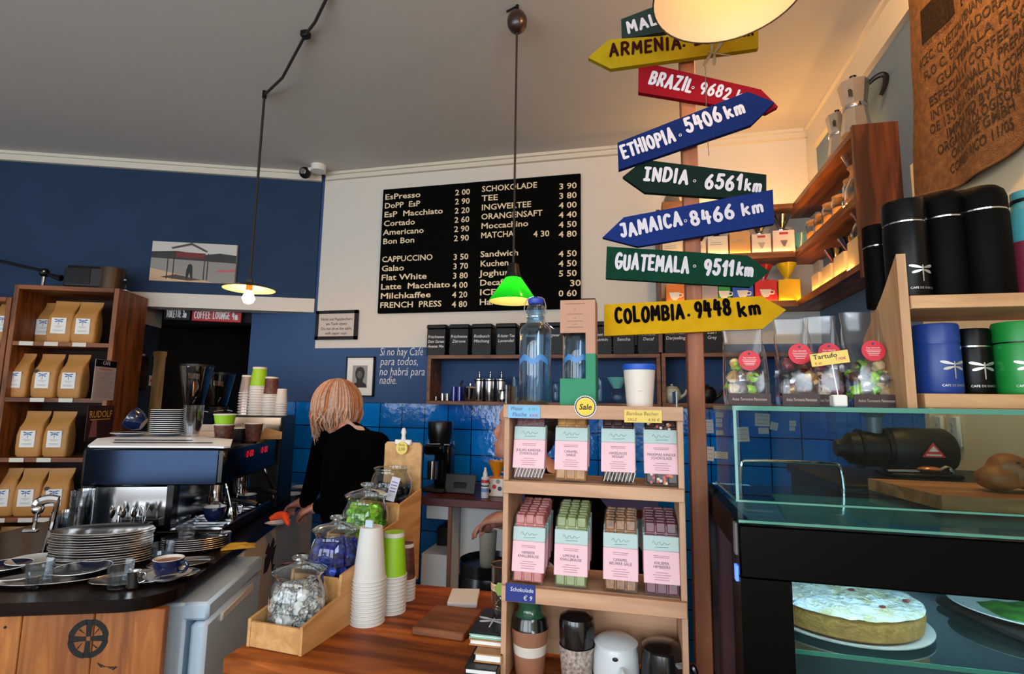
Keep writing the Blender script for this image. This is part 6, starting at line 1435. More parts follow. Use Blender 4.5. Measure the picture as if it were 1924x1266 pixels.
# ================================================================ glass display case for cakes
XC0, YC0, YC1, XC1, ZD = .164, .945, 1.40, 1.02, 1.316
M_case_b = mat('case_black_lacquer', (1, 1, 1), .35, spec=.08)
M_cglass = glass('case_glass', (230, 242, 240), .06, .01, .006)
M_shelfglass = glass('case_shelf_glass', (176, 214, 222), .30, .02, .04)
t = thing('cake_display_case', 'black refrigerated cake display case with glass top at the right', 'display case', (XC0, YC0, 0))
wC, dC = XC1 - XC0, YC1 - YC0
def fx(px, py): q = at(px, py, Y=YC0); return q.x - XC0, q.z
xs0, zb0 = fx(1488, 1094); zt0 = 1.289
mb = MB(); mb.box((wC / 2, .02, (zb0 + zt0) / 2), (wC, .04, zt0 - zb0), M_case_b, bev=.003); mb.box((xs0 / 2, .02, zb0 / 2), (xs0, .04, zb0), M_case_b); mb.box((wC / 2 + .02, .02, .45), (wC - xs0, .04, .9), M_case_b); mb.build('front_frame', t)
mb = MB(); mb.box((wC / 2, dC - .02, ZD / 2 - .02), (wC, .03, 1.24), mat('case_inside', (120, 130, 134), .4)); mb.build('back_wall', t)
mb = MB()
for (y0, y1, z0, z1) in ((.04, .075, 0, zt0), (dC - .035, dC, 0, zt0), (.075, dC - .035, 1.24, zt0), (.075, dC - .035, 0, .88)): mb.box((.012, (y0 + y1) / 2, (z0 + z1) / 2), (.024, y1 - y0, z1 - z0), M_case_b)
mb.build('side_frame', t)
mb = MB(); mb.box((.008, dC / 2, 1.06), (.006, dC - .11, .36), mat('pane_blue_reflection', (8, 34, 64), .2, spec=.3)); mb.build('side_pane', t, label='dark side pane with blue reflections in its colour')  # blue reflections on the pane put into its colour
mb = MB(); mb.box((wC / 2 + xs0 / 2, .012, (zb0 + .9) / 2), (wC - xs0 - .01, .005, zb0 - .9), M_cglass); mb.build('front_pane', t)
mb = MB(); mb.box((wC / 2, dC / 2, zt0 + .002), (wC - .002, dC, .004), glass('deck_glass', (206, 232, 236), .07, .02, .02))
mb.box((wC / 2, .0, zt0 + .006), (wC, .006, .004), M_glassedge); mb.build('deck_glass', t, label='blue-green glass deck')
g1, g2, g3 = at(1382, 893, Z=zt0 - .012), at(1462, 975, Z=zt0 - .012), None
mb = MB(); mb.prism([(g1.x - XC0 + .02, dC - .04), (g2.x - XC0, .045), (wC - .03, .045), (wC - .03, dC - .04)], zt0 - .016, zt0 - .010, mat('teal_reflection', (120, 190, 214), .3, vary=.25, vscale=3, stretch=(.3, 6, 1))); mb.build('deck_reflection', t, label='teal sheet under the deck glass, painted as its reflection')  # sheet cut and coloured as the bright reflection on the deck
# low glass hood on the deck
zh0, zh1, dh = zt0 + .036, 1.474, .215
zh0 = 1.327
mb = MB(); mb.box((wC / 2, .003, (zh0 + zh1) / 2), (wC, .005, zh1 - zh0), M_cglass); hp = mb.build('hood_front_pane', t)
mb = MB(); mb.box((.003, dh / 2, (zh0 + zh1) / 2), (.005, dh, zh1 - zh0), M_cglass); mb.build('hood_side_pane', t)
mb = MB(); mb.box((wC / 2, dh / 2, zh1 + .003), (wC, dh, .007), M_cglass); ht = mb.build('hood_top_shelf', t, label='glass shelf with green edge')
mb = MB(); mb.box((wC / 2, -.0012, zh1 + .003), (wC + .002, .003, .0075), M_glassedge); mb.box((-.0012, dh / 2, zh1 + .003), (.003, dh, .0075), M_glassedge); mb.box((wC / 2, -.0012, zh0), (wC, .003, .003), M_glassedge); mb.box((-.0012, dh / 2, zh0), (.003, dh, .003), M_glassedge); mb.box((0, 0, (zh0 + zh1) / 2), (.0045, .0045, zh1 - zh0), M_glassedge); mb.build('glass_edge', ht, label='polished green glass edges')
mb = MB(); mb.box((wC / 2, .003, (zh0 + zt0) / 2 + .002), (wC, .005, zh0 - zt0 - .007), M_cglass); mb.build('deck_front_pane', t)
# interior: glass shelves, light strip, thermometer
zs1 = at(1700, 1248, Y=YC0 + .05).z
mb = MB(); mb.box((wC / 2 + .012, dC / 2 + .01, zs1), (wC - .03, dC - .09, .006), M_shelfglass); mb.box((wC / 2 + .012, .054, zs1), (wC - .03, .002, .0065), M_glassedge); mb.build('shelf', t, label='glass shelf carrying the cakes')
mb = MB(); mb.box((wC / 2, dC / 2, .93), (wC - .03, dC - .09, .012), mat('case_floor', (150, 160, 164), .4)); mb.build('shelf', t)
M_led = mat('cool_led', (235, 245, 255), .4, emit=(206, 232, 255), estr=34)
mb = MB(); mb.box((wC / 2, .052, 1.236), (wC - .12, .016, .008), M_led); mb.build('light_strip', t, label='cool white light strip')
mb = MB(); q0 = at(1385, 1075, X=XC0 - .001); mb.box((-.002, q0.y - YC0, q0.z), (.004, .014, .024), mat('blue_display', (90, 130, 255), .3, emit=(70, 110, 255), estr=2.2)); mb.box((-.0015, q0.y - YC0, q0.z + .055), (.004, .018, .05), mat('grey_switch_plate', (110, 108, 106), .5)); mb.build('thermometer', t, label='lit blue thermometer on the corner')
# things in the case
zsh = zs1 + .0035
pcx = at(1600, 1190, Z=zsh + .02)
Pc = Vector((at(1606, 1205, Y=1.145).x - .02, 1.155, zsh))
t2 = thing('cake_plate', 'white plate under the sugar-dusted cake in the case', 'plate', Pc)
mb = MB(); mb.lathe([(.09, 0), (.12, .002), (.142, .007), (.1425, .009), (.12, .005), (0, .003)], M_plate, seg=48); mb.build('plate', t2)
t2 = thing('crumble_cake', 'round golden cake dusted with icing sugar in the display case', 'cake', Pc + Vector((0, 0, .0055)))
M_crust = mat('cake_crust', (176, 128, 62), .75, vary=.3, vscale=60, bump=.5, bscale=120)
mb = MB(); mb.lathe([(.118, 0), (.127, .006), (.131, .03), (.127, .038)], M_crust, seg=56, cap1=False); mb.build('base', t2, label='golden crust')
M_top = mat('sugar_top', (236, 238, 240), .85, vary=.5, vscale=34, col2=(204, 184, 140), bump=1.0, bscale=90)
mb = MB(); n = 26; vs_ = []; fs_ = []
for i in range(n + 1):
    rr = .131 * i / n
    for k in range(64):
        a = 2 * PI * k / 64; x, y = rr * math.cos(a), rr * math.sin(a)
        z = .040 + .006 * (1 - (i / n) ** 6) + .0065 * noise.noise(Vector((x * 55, y * 55, 1))) * (1 if i < n else .2) + .003 * noise.noise(Vector((x * 140, y * 140, 5)))
        vs_.append((x, y, z))
for i in range(n):
    for k in range(64): j = (k + 1) % 64; fs_.append((i * 64 + k, (i + 1) * 64 + k, (i + 1) * 64 + j, i * 64 + j))
mb.poly(vs_, fs_, M_top); mb.build('topping', t2, label='sugar-dusted crumble topping')
r_ = random.Random(2)
for k in range(3): mb = MB(); a, q = r_.uniform(0, 6.3), r_.uniform(.02, .11); mb.ball((q * math.cos(a), q * math.sin(a), .0465), (.006, .004, .002), mat('berry_spot', (130, 40, 40), .5), seg=8, rings=5, wob=.5, seed=k); mb.build('berry', t2)
p0 = at(1775, 1130, Z=zsh + .016)
t2 = thing('slate_board', 'dark slate board in the case right of the cake', 'board', (p0.x + .16, 1.18, zsh))
mb = MB(); mb.box((0, 0, .008), (.26, .30, .014), mat('slate', (52, 46, 44), .6, vary=.3, vscale=20, bump=.3, bscale=70), RZ(R(14)), bev=.004); mb.build('board', t2)
pp = at(1880, 1142, Z=zsh + .02)
t2 = thing('food_plate', 'white plate of salad leaves and tomato on the slate board', 'plate', (pp.x + .035, 1.23, zsh + .0155))
mb = MB(); mb.lathe([(.07, 0), (.1, .006), (.116, .012), (.114, .0135), (.09, .008), (0, .004)], M_plate, seg=40); mb.build('plate', t2)
mb = MB(); crumple(mb, .06, .05, .02, mat('salad_leaf', (70, 130, 40), .6, vary=.5, vscale=50), 4.0, T(-.01, -.02, .006)); mb.build('salad_leaf', t2)
for k in range(3): mb = MB(); mb.ball((.03 + .02 * k, -.035 + .02 * k, .018), (.02, .016, .01), mat('tomato_red', (176, 40, 36), .3), seg=12, rings=7); mb.build('tomato', t2)
# on the deck
ZK = zt0 + .0045
pa, pb_ = at(1700, 945, Z=ZK + .0), at(1592, 890, Z=ZK + .022)
t2 = thing('bread_board', 'thick rustic wooden board lying on the glass deck under the roll', 'board', ((pa.x + XC1 - .02) / 2, (1.16 + 1.385) / 2 - .0, ZK))
wB = XC1 - .03 - pa.x
mb = MB(); mb.prism([(-wB / 2 + .03, 1.165 - 1.2725), (wB / 2, 1.165 - 1.2725), (wB / 2, .12), (-wB / 2 - .005, .12)], 0.0005, .026, wood('bread_board_wood', (178, 124, 76), (132, 84, 46), 'X', 5, .6)); mb.build('board', t2)
ZKb = ZK + .0265
pr_ = at(1905, 905, Y=1.26)
t2 = thing('bread_roll', 'golden twisted bread roll on the wooden board at the right edge', 'bread', (pr_.x, 1.262, ZKb))
M_bread = mat('bread_crust', (170, 104, 50), .55, vary=.4, vscale=18, col2=(122, 66, 28), bump=.4, bscale=50)
loaf = MB(); loaf.ball((-.026, 0, .0255), (.036, .034, .0255), M_bread, wob=.12, seed=2, seg=24, rings=16); loaf.ball((-.004, .004, .048), (.034, .034, .026), M_bread, wob=.12, seed=4, seg=24, rings=16); loaf.ball((.03, -.004, .034), (.044, .04, .033), M_bread, wob=.12, seed=6, seg=24, rings=16); loaf.ball((.07, 0, .03), (.04, .036, .0295), M_bread, wob=.12, seed=8, seg=24, rings=16)
remeshed(loaf, 'loaf', t2, .0035, 3)
mb = MB(); r_ = random.Random(9)
for k in range(40): mb.ball((r_.uniform(-.01, .06), -.024 + r_.uniform(-.006, .006), .055 + r_.uniform(-.004, .006)), (.004, .002, .002), mat('dark_seed', (60, 34, 18), .6), seg=6, rings=4)
o = mb.build('seeds', t2); o['kind'] = 'stuff'
a_, b_ = at(1668, 884, Z=ZKb + .004), at(1790, 890, Z=ZKb + .006)
t2 = thing('serving_tongs', 'steel tongs with copper coloured scoop lying on the wooden board', 'tongs', a_, math.atan2(b_.y - a_.y, b_.x - a_.x)); L_ = (b_ - a_).length
mb = MB(); mb.tube([(0, .004, 0), (L_ * .5, .006, .004)], .0026, M_steel, seg=6); mb.tube([(0, -.006, 0), (L_ * .5, -.004, .003)], .0026, M_steel, seg=6); mb.build('handle', t2)
mb = MB(); mb.ball((L_ * .66, 0, .009), (L_ * .2, .016, .008), mat('copper', (206, 132, 86), .25, .9), seg=16, rings=8); mb.build('scoop', t2, label='copper coloured scoop')
mb = MB()
for k in range(4): mb.tube([(L_ * .8, -.012 + k * .008, .008), (L_ * .94, -.012 + k * .008, .018), (L_, -.012 + k * .008, .006)], .0016, M_steel, seg=5)
mb.build('prong', t2)
p0, p1 = at(1390, 885, Y=1.385), at(1584, 888, Y=1.385)
t2 = thing('gallery_rail', 'bent chrome rail standing on the rear edge of the glass deck', 'rail', (p0.x, 1.385, ZK - .0))
wR = p1.x - p0.x; hR = at(1450, 868, Y=1.385).z - ZK
mb = MB(); mb.tube([(0, 0, 0), (.003, 0, hR * .7), (.012, 0, hR), (wR - .012, 0, hR), (wR - .003, 0, hR * .7), (wR, 0, 0)], .004, M_chrome); mb.build('rail', t2)
# cabinet behind the case, carrying the juicer
t2 = thing('side_cabinet', 'dark cabinet behind the display case carrying the black juicer', 'cabinet', (.76, 1.70, 0))
mb = MB(); mb.box((0, 0, .635), (.52, .44, 1.27), mat('dark_cabinet', (20, 20, 24), .5)); mb.build('cabinet', t2); mb = MB(); mb.box((0, 0, 1.282), (.54, .46, .024), M_black, bev=.003); mb.build('top_board', t2)
Yj = 1.72; pj0, pj1 = at(1568, 845, Y=Yj), at(1788, 845, Y=Yj)
t2 = thing('juicer', 'black horizontal slow juicer with red triangle sticker behind the bread board', 'juicer', (pj0.x, Yj, 1.2945)); LJ = pj1.x - pj0.x
zc_ = at(1690, 845, Y=Yj).z - 1.2945
MJ = T(0, 0, zc_) @ RY(PI / 2); M_jb = mat('juicer_black', (10, 10, 11), .42, spec=.3); M_jb2 = mat('juicer_motor', (26, 26, 27), .45, spec=.3)
mb = MB(); mb.lathe([(.06, LJ * .46), (.062, LJ * .47), (.062, LJ * .93), (.05, LJ * .985), (0, LJ)], M_jb2, MJ, seg=32); mb.box((LJ * .72, 0, zc_ / 2 - .01), (.12, .1, zc_ - .02), M_jb, bev=.01); mb.box((LJ * .7, 0, .006), (.17, .12, .012), M_jb, bev=.004); mt_ = mb.build('motor_body', t2)
mb = MB(); mb.lathe([(.0, 0), (.022, .002), (.026, .02), (.044, .035), (.046, .06), (.05, .075), (.05, LJ * .46)], M_jb, MJ, seg=28); mb.lathe([(.056, LJ * .2), (.056, LJ * .23)], M_blackm, MJ, seg=28); mb.lathe([(.058, LJ * .42), (.058, LJ * .46)], M_blackm, MJ, seg=28); mb.build('drum', t2)
mb = MB(); mb.lathe([(.02, zc_ + .03), (.02, zc_ + .09), (.03, zc_ + .1), (.05, zc_ + .115), (.05, zc_ + .12), (0, zc_ + .12)], mat('grey_blue_tube', (90, 110, 130), .3), T(LJ * .36, 0, 0), seg=22); mb.build('feed_tube', t2, label='grey-blue feed tube')
mb = MB(); FMj = T(LJ * .75, -.0625, zc_ + .002) @ FRONT; mb.prism([(-.028, -.015), (.028, -.015), (0, .024)], 0, .001, mat('warning_red', (214, 60, 60), .5), FMj); mb.prism([(-.012, -.0), (.012, .0), (0, .015)], .001, .0014, M_white, FMj); mb.box((0, -.009, .0012), (.036, .004, .0006), M_white, FMj); mb.build('warning_sticker', mt_, label='red triangle warning sticker')
# ================================================================ papers and remotes on the walls behind
def note(px0, py0, px1, py1, label, rz=0, m=M_paper, n=3):
    a = at(px0, py0, Y=3.247); b = at(px1, py1, Y=3.247); w = b.x - a.x; h = a.z - b.z
    t = thing('paper_note', label, 'note', ((a.x + b.x) / 2, 3.2495, (a.z + b.z) / 2), rot=(0, R(rz), 0), group='paper notes on the dark tiles')
    mb = MB(); mb.box((0, -.001, 0), (w, .0015, h), m); s_ = mb.build('sheet', t)
    mb = MB()
    for k in range(n): mb.box((0, -.002, h * (.3 - .6 * k / max(1, n - 1))), (w * .7, .0004, h * .03), M_grayprint)
    mb.build('printing', s_)
for args in ((1418, 776, 1447, 801, 'large white note on the dark tiles, upper of a pair', 2), (1425, 803, 1445, 815, 'small note directly below the large upper note', -2), (1380, 802, 1408, 830, 'large tilted white note left of the pair on the tiles', -3), (1483, 790, 1496, 801, 'tiny note right of the round-edged one on the tiles', 2), (1483, 802, 1494, 809, 'tiny lower note under the other tiny one', 0), (1447, 793, 1462, 808, 'round-edged note right of the pair on the tiles', 14), (1344, 774, 1359, 784, 'uppermost of the small notes seen through the left glass pane', 2), (1345, 786, 1357, 794, 'second small note down behind the left glass pane', -3), (1345, 795, 1357, 802, 'third small note down behind the left glass pane', 4), (1345, 808, 1359, 817, 'lowest small note behind the left glass pane', 0), (1323, 788, 1341, 814, 'tall note between the post and the glass pane', -2), (1328, 839, 1342, 866, 'lower tall note between the post and the glass pane', 3), (1342, 848, 1368, 862, 'wide note behind the lower left glass corner', 2), (1588, 790, 1598, 816, 'narrow note above the juicer drum', 0)):
    note(*args)
def remote(px0, px1, py0, py1, label):
    a = at(px0, py0, X=RWX); b = at(px1, py1, X=RWX)
    t = thing('wall_remote', label, 'remote control', (RWX, (a.y + b.y) / 2, b.z), -PI / 2); w, h = .062, a.z - b.z
    mb = MB(); mb.box((0, -.008, h / 2), (w, .015, h), mat('remote_white', (214, 216, 210), .4), bev=.006); c_ = mb.build('case', t)
    for k in range(3): mb = MB(); mb.cyl((0, 0, 0), .006, .002, mat('remote_button', (170, 174, 170), .5), T(0, -.0155, h * (.35 + .18 * k)) @ RX(PI / 2), 12); mb.build('button', c_)
remote(1762, 1778, 780, 842, 'white wall remote, the left one of two')
remote(1791, 1809, 781, 842, 'white wall remote, the right one of two')
# ================================================================ thermos shelf on the glass top
zg = zh1 + .0072
pL = at(1690, 765, Y=.99); xL = .450
t = thing('thermos_shelf', 'light plywood two-tier shelf of flasks standing on the glass case', 'shelf', (xL, .985, zg))
wT = XC1 - xL - .005; dT = .15
z1_ = .186
mb = MB(); pb2 = at(1597, 577, X=xL); mb.prism([(.0, 0), (dT, 0), (dT, .13), (.06, .2), (.0, .258)], 0, .014, M_plyz, T(-.014, 0, 0) @ Matrix(((0, 0, 1, 0), (1, 0, 0, 0), (0, 1, 0, 0), (0, 0, 0, 1)))); mb.build('side_panel', t)
mb = MB(); mb.box((wT / 2 + .006, dT / 2 + .0, .0125), (wT - .012, dT - .004, .023), M_ply, bev=.001); mb.build('bottom_board', t)
mb = MB(); mb.box((wT / 2, dT / 2 - .002, z1_ - .0115), (wT - .002, dT + .004, .022), M_ply, bev=.001); mb.build('upper_board', t)
mb = MB(); mb.box((wT - .007, dT / 2, .09), (.012, dT - .006, .12), M_plyz); mb.build('side_panel', t)
zlo, zup = zg + .0245, zg + z1_ + .0002
M_thb = mat('flask_black', (4, 3, 3), .34, spec=.2); M_thm = mat('flask_matt_black', (2, 2, 2), .6, spec=.08); M_silverp = mat('silver_print', (190, 188, 182), .35, .6)
def flask(px, y, r, h, z, m, label, dome=False, emblem=True, lidh=.042, m_lid=None, ring=M_steel, group=None, rz=0.0, loc=None):
    x = at(px, 560 if z > zg + .1 else 740, Y=y).x
    t = thing('thermos_flask', label, 'flask', (x, y, z), rz, group)
    ml = m_lid or m; hb = h - lidh
    mb = MB(); mb.lathe([(r * .94, 0), (r, .004), (r, hb - .004), (r * .97, hb)], m, seg=36); bd = mb.build('body', t)
    mb = MB(); mb.lathe([(r * .97, hb + .0), (r * .975, hb + .0025)], ring, seg=36); mb.build('ring', t, label='thin bright ring' if ring is M_steel else None)
    mb = MB()
    if dome: mb.lathe([(r * .98, hb + .0025), (r * .98, h - .02), (r * .9, h - .008), (r * .7, h), (0, h + .002)], ml, seg=36)
    else: mb.lathe([(r * 1.0, hb + .0025), (r * 1.0, h - .004), (r * .95, h), (0, h + .0005)], ml, seg=36)
    mb.build('lid', t)
    if emblem:
        mb = MB(); sc_ = .034
        tmp = MB(); dragonfly(tmp, sc_, M_silverp, I4); tmp.text('CAFE DE ENRICO', .0052, M_silverp, T(0, -.03, 0), 'C')
        q = [Matrix.Identity(4)]
        for v in tmp.v:                     # wrap the flat print around the flask
            a = v.x / r - PI / 2; mb.v.append(Vector(((r + .0006 + v.z) * math.cos(a), (r + .0006 + v.z) * math.sin(a), max(h * .26, .042) + v.y)))
        mb.f = tmp.f; mb.m = tmp.m; mb.mats = tmp.mats; mb.flat = tmp.flat
        mb.build('emblem', bd, label='silver dragonfly emblem')
    return t
flask(1655, 1.105, .0235, .158, zup, M_thm, 'slim black flask at the left end of the top board', emblem=False)
flask(1709, 1.045, .0335, .180, zup, M_thb, 'matt black flask with silver dragonfly in the front of the top board', rz=R(14))
flask(1782, 1.055, .034, .196, zup, M_thm, 'black dome-lidded flask second in the front row of the top board', dome=True, emblem=False, lidh=.05)
flask(1858, 1.045, .0375, .196, zup, M_thm, 'widest black dome-lidded flask right in the front row', dome=True, emblem=False, lidh=.045)
flask(1737, 1.108, .03, .192, zup, M_thm, 'black flask partly hidden behind the dragonfly flask', emblem=False)
flask(1818, 1.11, .0335, .215, zup, M_thm, 'tall black dome-lidded flask at the back of the top board', dome=True, emblem=False, lidh=.045)
t = thing('sports_bottle', 'turquoise and red sports bottle cut by the right picture edge', 'bottle', (at(1934, 545, Y=1.06).x + .012, 1.06, zup))
M_tq = mat('turquoise_metal', (70, 150, 156), .35); M_rdm = mat('wine_red_metal', (120, 40, 56), .35)
mb = MB(); mb.lathe([(.034, 0), (.036, .004), (.036, .10)], M_rdm, seg=32, cap1=False); mb.build('lower_body', t, label='wine red lower half'); mb = MB(); mb.lathe([(.036, .10), (.036, .13), (.024, .165), (.022, .172)], M_tq, seg=32, cap0=False); mb.build('upper_body', t, label='turquoise upper half')
mb = MB(); mb.lathe([(.024, .172), (.024, .178)], M_black, seg=32); mb.lathe([(.023, .178), (.023, .192), (0, .196)], M_tq, seg=32); mb.build('cap', t)
M_gr = mat('tin_green', (24, 140, 56), .4); M_bl = mat('tin_blue', (18, 54, 128), .4); M_nv = mat('tin_navy', (16, 30, 66), .4)
flask(1697, 1.075, .0255, .112, zlo, M_gr, 'green lidded tin at the left end of the lower board', lidh=.032, ring=M_gr, rz=R(20))
flask(1764, 1.04, .0345, .118, zlo, M_bl, 'blue lidded tin in front on the lower board', lidh=.034, ring=M_bl, rz=R(16))
flask(1832, 1.06, .0275, .112, zlo, M_thb, 'small black lidded tin right of the blue one', lidh=.032, rz=R(5))
flask(1880, 1.095, .0245, .11, zlo, M_nv, 'navy lidded tin behind the black one on the lower board', lidh=.032, emblem=False, ring=M_nv)
flask(1922, 1.04, .033, .120, zlo, M_gr, 'green lidded tin cut by the right picture edge', lidh=.036, ring=M_black, rz=R(-8))
# ================================================================ truffle bags on the glass top
M_cello = glass('cellophane', (250, 248, 246), .5, .12, .05); M_redst = mat('red_sticker', (206, 26, 48), .5); M_choccard = mat('chocolate_card', (52, 22, 20), .5); M_pale = mat('pale_script', (206, 176, 160), .6)
def truffle_bag(px0, px1, pytop, y, cols, label, seed):
    a = at(px0, 760, Y=y); b = at(px1, 760, Y=y); h = at((px0 + px1) / 2, pytop, Y=y).z - zg; w = b.x - a.x
    t = thing('truffle_bag', label, 'sweet bag', ((a.x + b.x) / 2, y, zg + .0005), 0, 'cellophane truffle bags on the glass case')
    mb = MB(); loft(mb, [(w * .94, .048, .0, 0), (w, .05, .01, 0), (w, .05, .05, 0), (w * .96, .036, .09, .004), (w * .95, .014, h * .78, .012), (w * .9, .008, h * .86, .014), (w * .97, .006, h, .016)], M_cello, seg=28); bg_ = mb.build('pouch', t, label='clear cellophane')
    mb = MB(); mb.box((0, -.0255, .011), (w * .96, .002, .021), M_choccard); mb.box((0, 0, .0018), (w * .92, .044, .002), M_choccard); cd_ = mb.build('base_card', t, label='dark brown base card')
    mb = MB(); mb.text('Antica Torroneria Piemontese', .0075, M_pale, T(0, -.0268, .0085) @ FRONT, 'C', shear=.3, width=w * .78); mb.build('lettering', cd_)
    mb = MB(); zst = h * .57; yst = -.0165; FMs = T(w * .06, yst, zst) @ RX(R(-6)) @ FRONT
    mb.cyl((0, 0, 0), .0185, .0012, M_redst, FMs, 28); st_ = mb.build('sticker', t, label='round red sticker')
    mb = MB(); mb.text('buy naturale', .0042, M_white, FMs @ T(0, .004, .0014), 'C', width=.021)
    for k in range(4): mb.box((0, .001 - k * .003, .0014), (.024 - .003 * k, .0008, .0002), M_white, FMs)
    mb.cyl((0, .0125, .0012), .0022, .0003, mat('navy_dot', (40, 40, 90), .5), FMs, 8); mb.build('printing', st_)
    r_ = random.Random(seed); k = 0
    for (layer, zz, n_) in ((0, .030, 4), (1, .052, 4), (2, .073, 2)):
        for i in range(n_):
            c_ = cols[k % len(cols)]; k += 1
            o = sweet_mesh(c_, cols[(k + 1) % len(cols)], seed * 20 + k, .0115).build('truffle_sweet', loc=(t.location.x + (-.5 + (i + .5) / n_) * w * .82, y - .004 + r_.uniform(-.004, .004), zg + zz), rotz=r_.uniform(0, 6))
            o.rotation_euler = (r_.uniform(-1, 1), r_.uniform(-1, 1), r_.uniform(0, 6)); tag(o, label.split(',')[-1].strip().replace('cellophane bag', 'wrapped truffle inside the cellophane bag') if False else 'wrapped truffle in the %s' % label.split(',')[0], 'sweet', 'truffles in the %s' % label.split(',')[0])
    return t
M_mar = mat('maroon_foil', (112, 20, 36), .3, .2); M_bwn = mat('brown_foil', (92, 60, 46), .35, .2, vary=.6, vscale=80); M_gold = mat('gold_foil', (190, 150, 90), .3, .4); M_slv = mat('silver_foil', (176, 174, 180), .25, .6, vary=.5, vscale=80); M_crm = mat('cream_foil', (196, 170, 128), .5)
truffle_bag(1362, 1444, 618, 1.035, [M_crm, M_bwn, M_foilg2, M_foilk, M_gold, M_slv], 'leftmost truffle bag, of mixed sweets with one bright green', 1)
truffle_bag(1462, 1534, 596, 1.02, [M_slv, M_gold, M_mar, M_bwn, M_foilk, M_slv], 'second truffle bag, with silver and maroon sweets', 2)
truffle_bag(1522, 1586, 592, 1.075, [M_mar, M_crm, M_bwn, M_mar, M_slv], 'third truffle bag, behind the yellow price card', 3)
truffle_bag(1592, 1678, 584, 1.05, [M_foilg2, M_slv, M_foilg, M_crm, M_bwn, M_slv], 'rightmost truffle bag, leaning beside the plywood side', 4)
p = at(1576, 762, Y=.972)
t = thing('price_stand', 'yellow truffle price card on a wire in a small white block', 'price card', (p.x, .972, zg))
mb = MB(); mb.box((0, 0, .01), (.021, .021, .0195), M_white, bev=.002); mb.build('block', t)
mb = MB(); mb.tube([(0, 0, .018), (-.005, 0, .06), (-.008, .001, .09)], .0007, M_steel, seg=5); mb.build('wire', t)
mb = MB(); FMt = T(-.01, -.0015, .0805) @ RY(R(-8)); mb.box((0, 0, 0), (.058, .0012, .021), M_cyel, FMt); c_ = mb.build('card', t)
mb = MB(); mb.text('Tartufo', .011, M_ink, FMt @ T(-.025, -.001, .001) @ FRONT, bold=.012, width=.037); mb.text('6 st', .007, mat('orange_ink', (196, 96, 30), .6), FMt @ T(-.024, -.001, -.008) @ FRONT, bold=.01); mb.text('7,90€', .007, M_pinki, FMt @ T(.008, -.001, -.005) @ FRONT, bold=.01); mb.build('lettering', c_)
# ================================================================ corner shelf over the back and right wall
M_rack = wood('rack_wood', (168, 96, 40), (100, 50, 18), 'Y', 4, .45, plank=.1); M_rackz = wood('rack_wood_upright', (116, 58, 24), (62, 28, 12), 'Z', 4, .45, plank=.09); M_rackx = wood('rack_wood_across', (176, 110, 54), (120, 68, 30), 'X', 4, .45)
XF, YN, YBf = .876, 2.25, 3.06
ZRS = [2.60, 2.322, 2.047]
t = thing('corner_shelf', 'three-tier wooden corner shelf wrapping the back and right walls with glowing tiers', 'shelf', (RWX, WY, 0))
mb = MB(); mb.box((-(RWX - XF) / 2, YN - WY + .011, (1.985 + 2.615) / 2), (RWX - XF - .002, .022, 2.615 - 1.985), M_rackz, bev=.001); mb.build('end_panel', t)
for z in ZRS:
    mb = MB(); mb.box((-(RWX - XF) / 2, (YN + .024 - WY) / 2, z - .013), (RWX - XF - .004, WY - YN - .026, .026), M_rack); mb.build('side_shelf', t)
    mb = MB(); mb.box((-(RWX - XF) + (.168 - XF) / 2, (YBf - WY) / 2, z - .013), (XF - .168, WY - YBf - .002, .026), M_rackx); mb.build('back_shelf', t)
mb = MB(); mb.box((.155 - RWX, (YBf - WY) / 2, (1.775 + 2.613) / 2), (.022, WY - YBf - .002, 2.613 - 1.775), M_rackz); mb.build('upright', t)
M_added_uplight = mat('added_uplight', (255, 220, 150), .4, emit=(255, 190, 104), estr=42)  # for the strip added on top to warm ceiling and wall
M_warmled = mat('warm_led', (255, 220, 150), .4, emit=(255, 190, 98), estr=60)
for z in ZRS[1:]:
    mb = MB(); mb.box((-(RWX - XF) + (.18 - XF) / 2, YBf - WY + .008, z + .003), (XF - .22, .006, .005), M_warmled); mb.build('light_strip', t, label='warm light strip along the front edge')
    mb = MB(); mb.box((-(RWX - XF) + .008, (YN + .1 - WY) / 2 - .06, z + .003), (.006, WY - YN - .3, .005), M_warmled); mb.build('light_strip', t, label='warm light strip along the front edge')
    mb = MB(); mb.box((-(RWX - XF) + (.18 - XF) / 2, YBf - WY + .003, z + .002), (XF - .2, .003, .012), M_rackx); mb.box((-(RWX - XF) + .003, (YN + .1 - WY) / 2 - .04, z + .002), (.003, WY - YN - .28, .012), M_rack); mb.build('light_lip', t)
mb = MB(); mb.box((-(RWX - XF) / 2, (YN + .1 - WY) / 2, ZRS[0] + .004), (.02, WY - YN - .24, .006), M_added_uplight); mb.box((-(RWX - XF) + (.18 - XF) / 2, -.06, ZRS[0] + .004), (XF - .3, .02, .006), M_added_uplight); mb.build('light_strip', t, label='warm light strip added on top')
